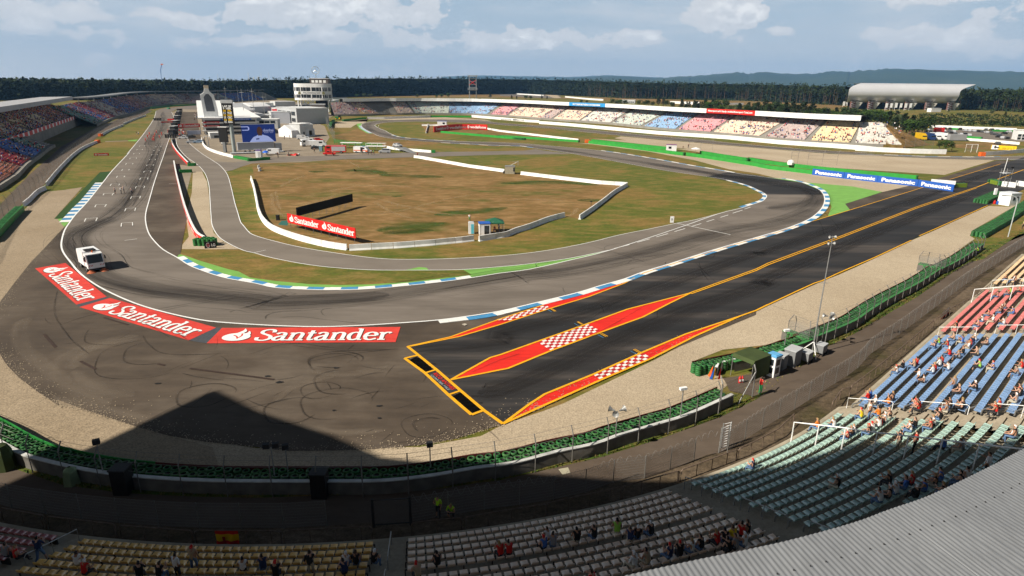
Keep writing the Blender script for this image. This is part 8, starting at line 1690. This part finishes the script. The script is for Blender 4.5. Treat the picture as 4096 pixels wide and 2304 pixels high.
# ------------------------------------------------------------------ people
def figure(kind, seed):
    rg = random.Random(seed); j = lambda k=.02: rg.uniform(-k, k); V = []; E = []; R = []; C = []
    def ad(p, r, par, c): V.append(p); R.append(r); C.append(c); (E.append((par, len(V) - 1)) if par is not None else 0); return len(V) - 1
    sit = kind == 'sit'; crouch = kind == 'crouch'; z = .53 if sit else .42 if crouch else .95; ln = .1 + j(.06) if sit else .22 if crouch else .02
    p = ad((0, 0, z), .135, None, 2); sp = ad((j(), ln * .4, z + .25), .125, p, 1); ch = ad((j(), ln, z + .43), .145, sp, 1); nk = ad((j(), ln + .02, z + .575), .052, ch, 0)
    hy = ln + .04; hd = ad((j(), hy, z + .66), .078, nk, 0); ad((0, hy + .085, z + .675), .016, hd, 0); tp = ad((j(.01), hy - .01, z + .75), .088, hd, 3)
    for s in (-1, 1):
        sh = ad((s * .185, ln, z + .47), .062, ch, 1); v = rg.choice((0, 1, 2)) if kind != 'stand' else rg.choice((0, 0, 1))
        if v == 0 and not sit: el, wr = (s * .25, ln - .02, z + .2), (s * .24, ln + .1, z - .02)
        elif v == 1: el, wr = (s * .25, ln + .12, z + .25), (s * .1, ln + .3, z + .35)
        else: el, wr = (s * .24, ln + .06, z + .2), (s * .13, ln + .3, z + .12)
        e = ad(el, .044, sh, 1 if rg.random() < .6 else 0); w_ = ad(wr, .03, e, 0); d = (Vector(wr) - Vector(el)).normalized(); sd = d.cross(Vector((0, 0, 1))).normalized(); pm = Vector(wr) + d * .07; pl_ = ad(tuple(pm), .034, w_, 0)
        for k, (o, l) in enumerate(((-.03, .07), (-.01, .085), (.01, .08), (.03, .06))): ad(tuple(pm + sd * o + d * l + Vector((0, 0, -.02))), .009, pl_, 0)
        ad(tuple(Vector(wr) + d * .05 - sd * s * .06), .01, w_, 0)
        hp = ad((s * .095, .02, z - .03), .09, p, 2)
        if sit: kn, an = (s * (.11 + j(.04)), .43, .5 + j(.03)), (s * .12, .42 + j(.12), .1)
        elif crouch: kn, an = (s * .16, .36, .5), (s * .14, .12, .1)
        elif kind == 'walk': kn, an = (s * .1, .12 * s + .06, .5), (s * .1, .3 * s - .08, .1 if s > 0 else .16)
        else: kn, an = (s * (.11 + j(.02)), .03 + j(), .5), (s * (.12 + j(.03)), -.01 + j(), .09)
        k_ = ad(kn, .062, hp, 2); a_ = ad(an, .042, k_, 2 if rg.random() < .88 else 0); ad((an[0], an[1] + .15, .04), .04, a_, 4)
    me = bpy.data.meshes.new('person_cage'); me.from_pydata(V, E, []); ob = bpy.data.objects.new('person_cage', me); COL.objects.link(ob); sk = ob.modifiers.new('s', 'SKIN'); sk.use_smooth_shade = True
    for i, r in enumerate(R): me.skin_vertices[0].data[i].radius = (r * (1.18 if C[i] in (1, 2) and r > .1 else 1), r)
    me.skin_vertices[0].data[0].use_root = True; su = ob.modifiers.new('u', 'SUBSURF'); su.levels = 1; dg = bpy.context.evaluated_depsgraph_get(); m2 = bpy.data.meshes.new_from_object(ob.evaluated_get(dg)); bpy.data.objects.remove(ob)
    SEG = [(Vector(V[a]), Vector(V[b]), C[b]) for a, b in E]
    m2.materials.clear(); [m2.materials.append(WHITE) for _ in range(5)]; idx = []
    for f in m2.polygons:
        c = f.center; best = (9, 0)
        for a, b, k in SEG:
            d = b - a; t = max(0, min(1, (c - a).dot(d) / max(d.length_squared, 1e-9))); e = (a + d * t - c).length
            if e < best[0]: best = (e, k)
        k = best[1]
        if k == 3 and c.y > hy + .055 and c.z < z + .76: k = 0
        elif k == 0 and c.z > z + .6 and c.y < hy - .03 and abs(c.x) < .12: k = 3
        idx.append(k)
    m2.polygons.foreach_set('material_index', idx); m2.name = 'person'; return m2
FIG = {k: [figure(k, s) for s in range(n)] for k, n in (('sit', 6), ('stand', 4), ('walk', 2), ('crouch', 1))}
SKIN = [mat('skin_light', (.52, .3, .21), .6, .08, 4), mat('skin_tan', (.4, .21, .13), .6, .08, 4)]
CL = {k: (n, mat('cloth_' + n.replace(' ', '_'), c, .85, .14, 3)) for k, n, c in (('w', 'white', (.72, .72, .72)), ('r', 'red', (.6, .02, .015)), ('k', 'black', (.015, .015, .017)), ('b', 'blue', (.06, .16, .5)), ('g', 'grey', (.25, .25, .26)), ('o', 'orange', (.75, .2, .02)), ('y', 'yellow', (.75, .55, .02)), ('l', 'lime green', (.3, .6, .08)), ('n', 'navy', (.02, .035, .1)), ('p', 'pink', (.6, .22, .24)), ('t', 'tan', (.42, .32, .21)), ('h', 'high visibility yellow', (.45, .8, .03)), ('G', 'green', (.02, .25, .08)))}
JEANS = [mat('blue_jeans', (.1, .17, .3), .85, .2, 3), mat('dark_trousers', (.03, .03, .035), .85, .2, 3), mat('pale_shorts', (.42, .38, .3), .85, .15, 3)]
HAIR = [mat('brown_hair', (.05, .03, .018), .7, .2, 6), mat('dark_hair', (.015, .012, .01), .7, .2, 6), mat('blond_hair', (.3, .2, .08), .7, .2, 6)]
SHOE = mat('dark_shoes', (.03, .03, .03), .7); prs = random.Random(23)
def person(p, rz, kind, top, label, legs=None, cap=None, group=None, sc=1.0):
    o = bpy.data.objects.new('person', prs.choice(FIG[kind])); COL.objects.link(o); o.location = p; o.rotation_euler = (0, 0, rz); k = sc * prs.uniform(.98, 1.1); o.scale = (k, k, k)
    ms = [prs.choice(SKIN), CL[top][1], legs or prs.choice((JEANS[0], JEANS[1], JEANS[0], JEANS[1], JEANS[2])), CL[cap][1] if cap else prs.choice(HAIR), SHOE]
    for sl_, m_ in zip(o.material_slots, ms): sl_.link = 'OBJECT'; sl_.material = m_
    return tag(o, label, 'person', group)
NP = """H1940,640k H2130,560w H2240,510r H2340,460k H2420,440g H2390,490k H2480,490b H2310,580w H2140,620p H2390,600w H2450,170ks H2500,160w H2430,300r H2480,290l H2530,270r H2350,330p H2400,150k
H1855,750t H1920,770b H1770,800l H1840,820r H1720,840n H2000,800r H2120,760w H2130,800n H2060,840w H2230,800k H2090,895t H1800,900r H1850,920k H1930,930g H2030,910k H1760,990r H1720,1010w H1380,1030k H1490,1030t H1520,1010r H1340,1090w H1430,1120ws H1650,1080w H1690,1060r H1830,1050w H1600,1180w H1850,1230gs H1960,1290k H2050,1240k H2120,1020l H2240,1030b H2460,1080g H2530,1020r H1000,1340r H1045,1350b H1075,1390w H1260,1350k H1200,1390o H1440,1420r H1500,1400r H1920,1400k H1850,1430k H2440,1350g H2520,1280r H2550,1300k H2320,1430r H2565,760ks
L750,110y L820,110ws L880,90o L930,140w L1000,110k L890,180w L920,170r L440,220o L540,190w L630,270r L690,230w L730,270k L810,240k L890,240w L1190,230w L1250,210k L1300,190r L1390,180w L1440,140k L1010,300ks L1135,310rs L1440,360b L1530,350g L1560,340w L1990,260k L2060,280w L1710,500ws L610,700k L890,780w L950,730k L1000,750w L1020,660k L1080,660b L1130,630r L1170,730k L1250,680b L1340,640k L1390,650b L1400,710k L1560,640k L1600,600w L1490,70g L1560,30k L1910,80r L1200,50r
K395,1110w K370,1190b K440,1170g K645,1150k K780,1100k K1060,1100n K1135,1100k K1235,1060k K985,1085l K15,1270r K1100,1320w K1215,1290t K1575,1190w K1640,1160k K1710,1150r K1750,1120k K1820,1100y K1900,1080r K1950,1060k K1930,1160g K2000,1140w K1880,1190k K1480,1230k K1400,1250n K740,1440r K2085,530n
J2060,1260r J1545,1330k J1380,1370t J510,1320ks J870,1320k J790,1310w J940,1310k J780,1380n J100,1370n J215,1400k I345,1210nw I70,1230g I150,1240r I620,1330w I1490,1320ws I1605,1290ts I1995,1370w I660,1420r I1150,1410k I1320,1400k""".split()
BN = ['faded red block', 'yellow block', 'beige block', 'pale green block', 'light blue block', 'red block', 'cream block']; placed = []; used = set()
for tk in NP:
    kd = 'sit'
    if tk[-1] in 'sw' and tk[-2].isalpha(): kd = {'s': 'stand', 'w': 'walk'}[tk[-1]]; tk = tk[:-1]
    c = tk[-1]; x, y = px(tk[:-1])[0]; best = None
    for i in range(NR):
        s, d = s_of(G(x, y, FL[i] + (.8 if kd == 'sit' else .95)))
        if best is None or abs(d - D[i]) < best[0]: best = (abs(d - D[i]), i, s)
    _, i, s = best; bi = next((k for k, b in enumerate(BLK) if b[0] - .4 <= s <= b[1] + .4), None)
    while (i, round(s / .5)) in used: s += .5
    used.add((i, round(s / .5))); placed.append((bi, i, s, kd, c))
placed.sort(key=lambda t: (t[0] if t[0] is not None else -1, t[1], t[2])); cnt = {}
ORD = ['first', 'second', 'third', 'fourth', 'fifth', 'sixth', 'seventh', 'eighth', 'ninth', 'tenth', 'eleventh']
for bi, i, s, kd, c in placed:
    k = cnt[(bi, i)] = cnt.get((bi, i), -1) + 1; p, t_, o = fr(s); q = at(s, D[i], FL[i]); cap = prs.choice(['r', 'w', 'k', None, None, None, None, None]); cp_ = ', %s cap' % CL[cap][0] if cap else ''
    if kd != 'sit': q = at(s, D[i] + .3, FL[i])
    where = BN[bi] if bi is not None else 'aisle'
    person(q, math.atan2(o.x, -o.y) + prs.uniform(-.5, .5), kd, c, '%s person, %s top%s, %s, row %d, %s from left' % ({'sit': 'seated', 'stand': 'standing', 'walk': 'walking'}[kd], CL[c][0], cp_, where, i + 1, ORD[min(k, 10)]), None, cap, 'spectators in the near grandstand')
DK = JEANS[1]
def gperson(s, kind, top, label, rz=0, legs=None, cap=None, z=0, group=None, sc=1.0): return person(g1p(s) + Vector((0, 0, z)), rz, kind, top, label, legs, cap, group, sc)
gperson("J1552,975", 'stand', 'h', 'steward in yellow vest standing by the shaded fence', 2.8, DK, 'k', .05); gperson("J1668,972", 'crouch', 'h', 'steward in yellow vest crouching behind the railing', 2.9, DK, None, .05); gperson("Y1400,1165", 'stand', 'r', 'marshal in white red top and green trousers on service road', -1.4, CL['G'][1], None, .06); gperson("D2092,1205", 'stand', 'h', 'steward in yellow vest standing on the verge by green capped wall', .6, DK, None, .06); gperson("D2560,925", 'stand', 'h', 'steward in yellow vest at the right frame edge', .4, DK, None, .06)
for s, l in (("A1165,572", 'track official in white shirt, leftmost of four on the grid'), ("A1222,570", 'track official in white shirt, second from left on the grid'), ("A1253,562", 'track official in white shirt, third from left on the grid'), ("A1330,578", 'track official in white shirt pointing, rightmost of four on the grid')): gperson(s, 'stand', 'w', l, prs.uniform(0, 6), DK, 'k', .07)
for s in "S1880,1190 S1907,1145 S1930,1110 S1970,1180 S1985,1150 S2000,1120 S2020,1085 S2060,1150 S2088,1108 S2170,1070 S1990,1185".split(): gperson(s, 'walk', 'r', 'team member in red overalls walking on the start straight', prs.uniform(-.6, .6) + 3, CL['r'][1], 'r', .07, 'red team members on the start straight', 1.15)
for s, l in (("S1762,1095", 'person in dark clothes on the left verge grass'), ("S1788,1095", 'person in white top on the left verge grass')): gperson(s, 'stand', 'k' if 'dark' in l else 'w', l)
gperson("B2210,852", 'walk', 'w', 'marshal in white tabard and green trousers walking in the infield', 3, CL['G'][1], 'k'); gperson("B2465,955", 'sit', 'r', 'marshal in red seated under the green gazebo', 2.5); gperson("B2505,950", 'stand', 'w', 'marshal in white tabard under the gazebo edge', 2.5)
for s, k_, c, l in (("T1652,1390", 'stand', 'k', 'person in dark clothes standing right of the green tyre wall'), ("T1785,1362", 'walk', 'g', 'mechanic pushing the red racing car'), ("T2120,1330", 'walk', 'k', 'person walking on paddock paving left of the fire jeep'), ("T1735,1155", 'stand', 'n', 'person in navy standing by the silver awning'), ("T1802,1150", 'stand', 'k', 'person in black standing by the silver awning'), ("T2355,1365", 'stand', 'r', 'firefighter in red beside the fire pickup'), ("U490,1025", 'stand', 'r', 'medic in red beside the ambulance'), ("U555,1030", 'stand', 'k', 'person in black in front of the ambulance'), ("U602,1032", 'stand', 'w', 'marshal in white right of the ambulance'), ("U632,1035", 'stand', 'G', 'marshal in green right of the ambulance'), ("U1193,1070", 'stand', 'r', 'marshal in red at the white barrier end'), ("U692,690", 'stand', 'w', 'photographer in white at the far hairpin kerb'), ("C1835,140", 'crouch', 'k', 'marshal in black on the middle green tyre wall, left'), ("C1890,135", 'stand', 'k', 'marshal in black on the middle green tyre wall, right'), ("T770,1170", 'stand', 'w', 'person in white at the foot of the pit building'), ("T700,1170", 'stand', 'w', 'person in white by the pit lane wall')): gperson(s, k_, c, l, prs.uniform(0, 6), DK if c != 'w' else None, None, 1.2 if s[0] == 'C' else .05, None, 1.2 if s[0] in 'UT' else 1)
for i in range(20): x, y = (prs.uniform(385, 480), prs.uniform(1055, 1130)) if i < 12 else (prs.uniform(560, 640), prs.uniform(800, 920)); c = prs.choice('rrrw') if i < 12 else prs.choice('kknw'); gperson('T%d,%d' % (x, y), 'stand', c, 'crew member in %s standing in the busy pit lane' % CL[c][0], prs.uniform(0, 6), None, None, .06, 'crew members in %s in the pit lane' % CL[c][0], 1.2)
# far stands: the nearest few as single figures, the rest as a crowd
FAR = {'far_grandstand': (rpath, .16, 52), 'end_grandstand': (l3p, .2, 0), 'roofed_grandstand': (resample(L2P, 4), .5, 0), 'left_grandstand': (resample(L1P, 4), .12, 22)}; mb = MB(); CM = [CL[k][1] for k in 'kknrwgtb'] + [SKIN[0]]; left = 300 - len([o for o in bpy.data.objects if o.name.startswith('person')])
def tinyp(mb, p, d, n):
    mb.m(prs.randint(0, 7)); t = d * .23; b = n * .14; c = p + Vector((0, 0, .42)); h = prs.uniform(.5, .6); mb.hexa([c - t - b, c + t - b, c + t + b, c - t + b], [v + Vector((0, 0, h)) for v in (c - t * .8 - b, c + t * .8 - b, c + t * .8 + b, c - t * .8 + b)])
    mb.m(prs.randint(0, 7)); f = c - n * .35; mb.hexa([f - t * .8 - n * .3, f + t * .8 - n * .3, f + t * .8 + n * .3, f - t * .8 + n * .3], [v + Vector((0, 0, .14)) for v in (f - t * .8 - n * .3, f + t * .8 - n * .3, f + t * .8 + n * .3, f - t * .8 + n * .3)])
    mb.m(8 if prs.random() < .7 else prs.randint(0, 7)); e = c + Vector((0, 0, h + .02)); r = .1; mb.hexa([e + Vector((-r, -r, 0)), e + Vector((r, -r, 0)), e + Vector((r, r, 0)), e + Vector((-r, r, 0))], [e + Vector((-r, -r, .24)), e + Vector((r, -r, .24)), e + Vector((r, r, .24)), e + Vector((-r, r, .24))])
for nm, (pth, dens, single) in FAR.items():
    S_L = SEATS[nm]; cell = {}
    pick = []
    for (f, o, z, i, lab) in S_L:
        key = (int(f * 130), i // 3); cl_ = cell.setdefault(key, prs.random() ** 2.2 * 2.6)
        if prs.random() < dens * cl_: pick.append((f, o, z, i, lab))
    pts = [(along(pth, f), o, z, i, lab) for f, o, z, i, lab in pick]; W_ = []
    for (p, d), o, z, i, lab in pts:
        n = Vector((d.y, -d.x, 0)); q = p + n * o; W_.append((V3(q, z), d, -n if o > 0 else n, i, lab))
    W_ = [w for w in W_ if -20 < PJ(w[0])[0] < 4120]; W_.sort(key=lambda w: w[0].xy.length)
    for k, (q, d, n, i, lab) in enumerate(W_):
        if k < min(single, left):
            c = prs.choice('rwkbgtn'); st_ = 'far' if nm[0] == 'f' else 'left'; person(q, math.atan2(-n.x, n.y), 'sit', c, 'small seated spectator in %s, %s grandstand, %s' % (CL[c][0], st_, lab.replace(',', '')), None, None, 'small spectators in %s, %s, %s stand' % (CL[c][0], lab, st_))
        else: tinyp(mb, q, d, -n)
    left -= min(single, left)
tag(mb.build('crowd', CM), 'crowd of tiny spectators scattered over the far and left grandstands', 'crowd', None, 'stuff')
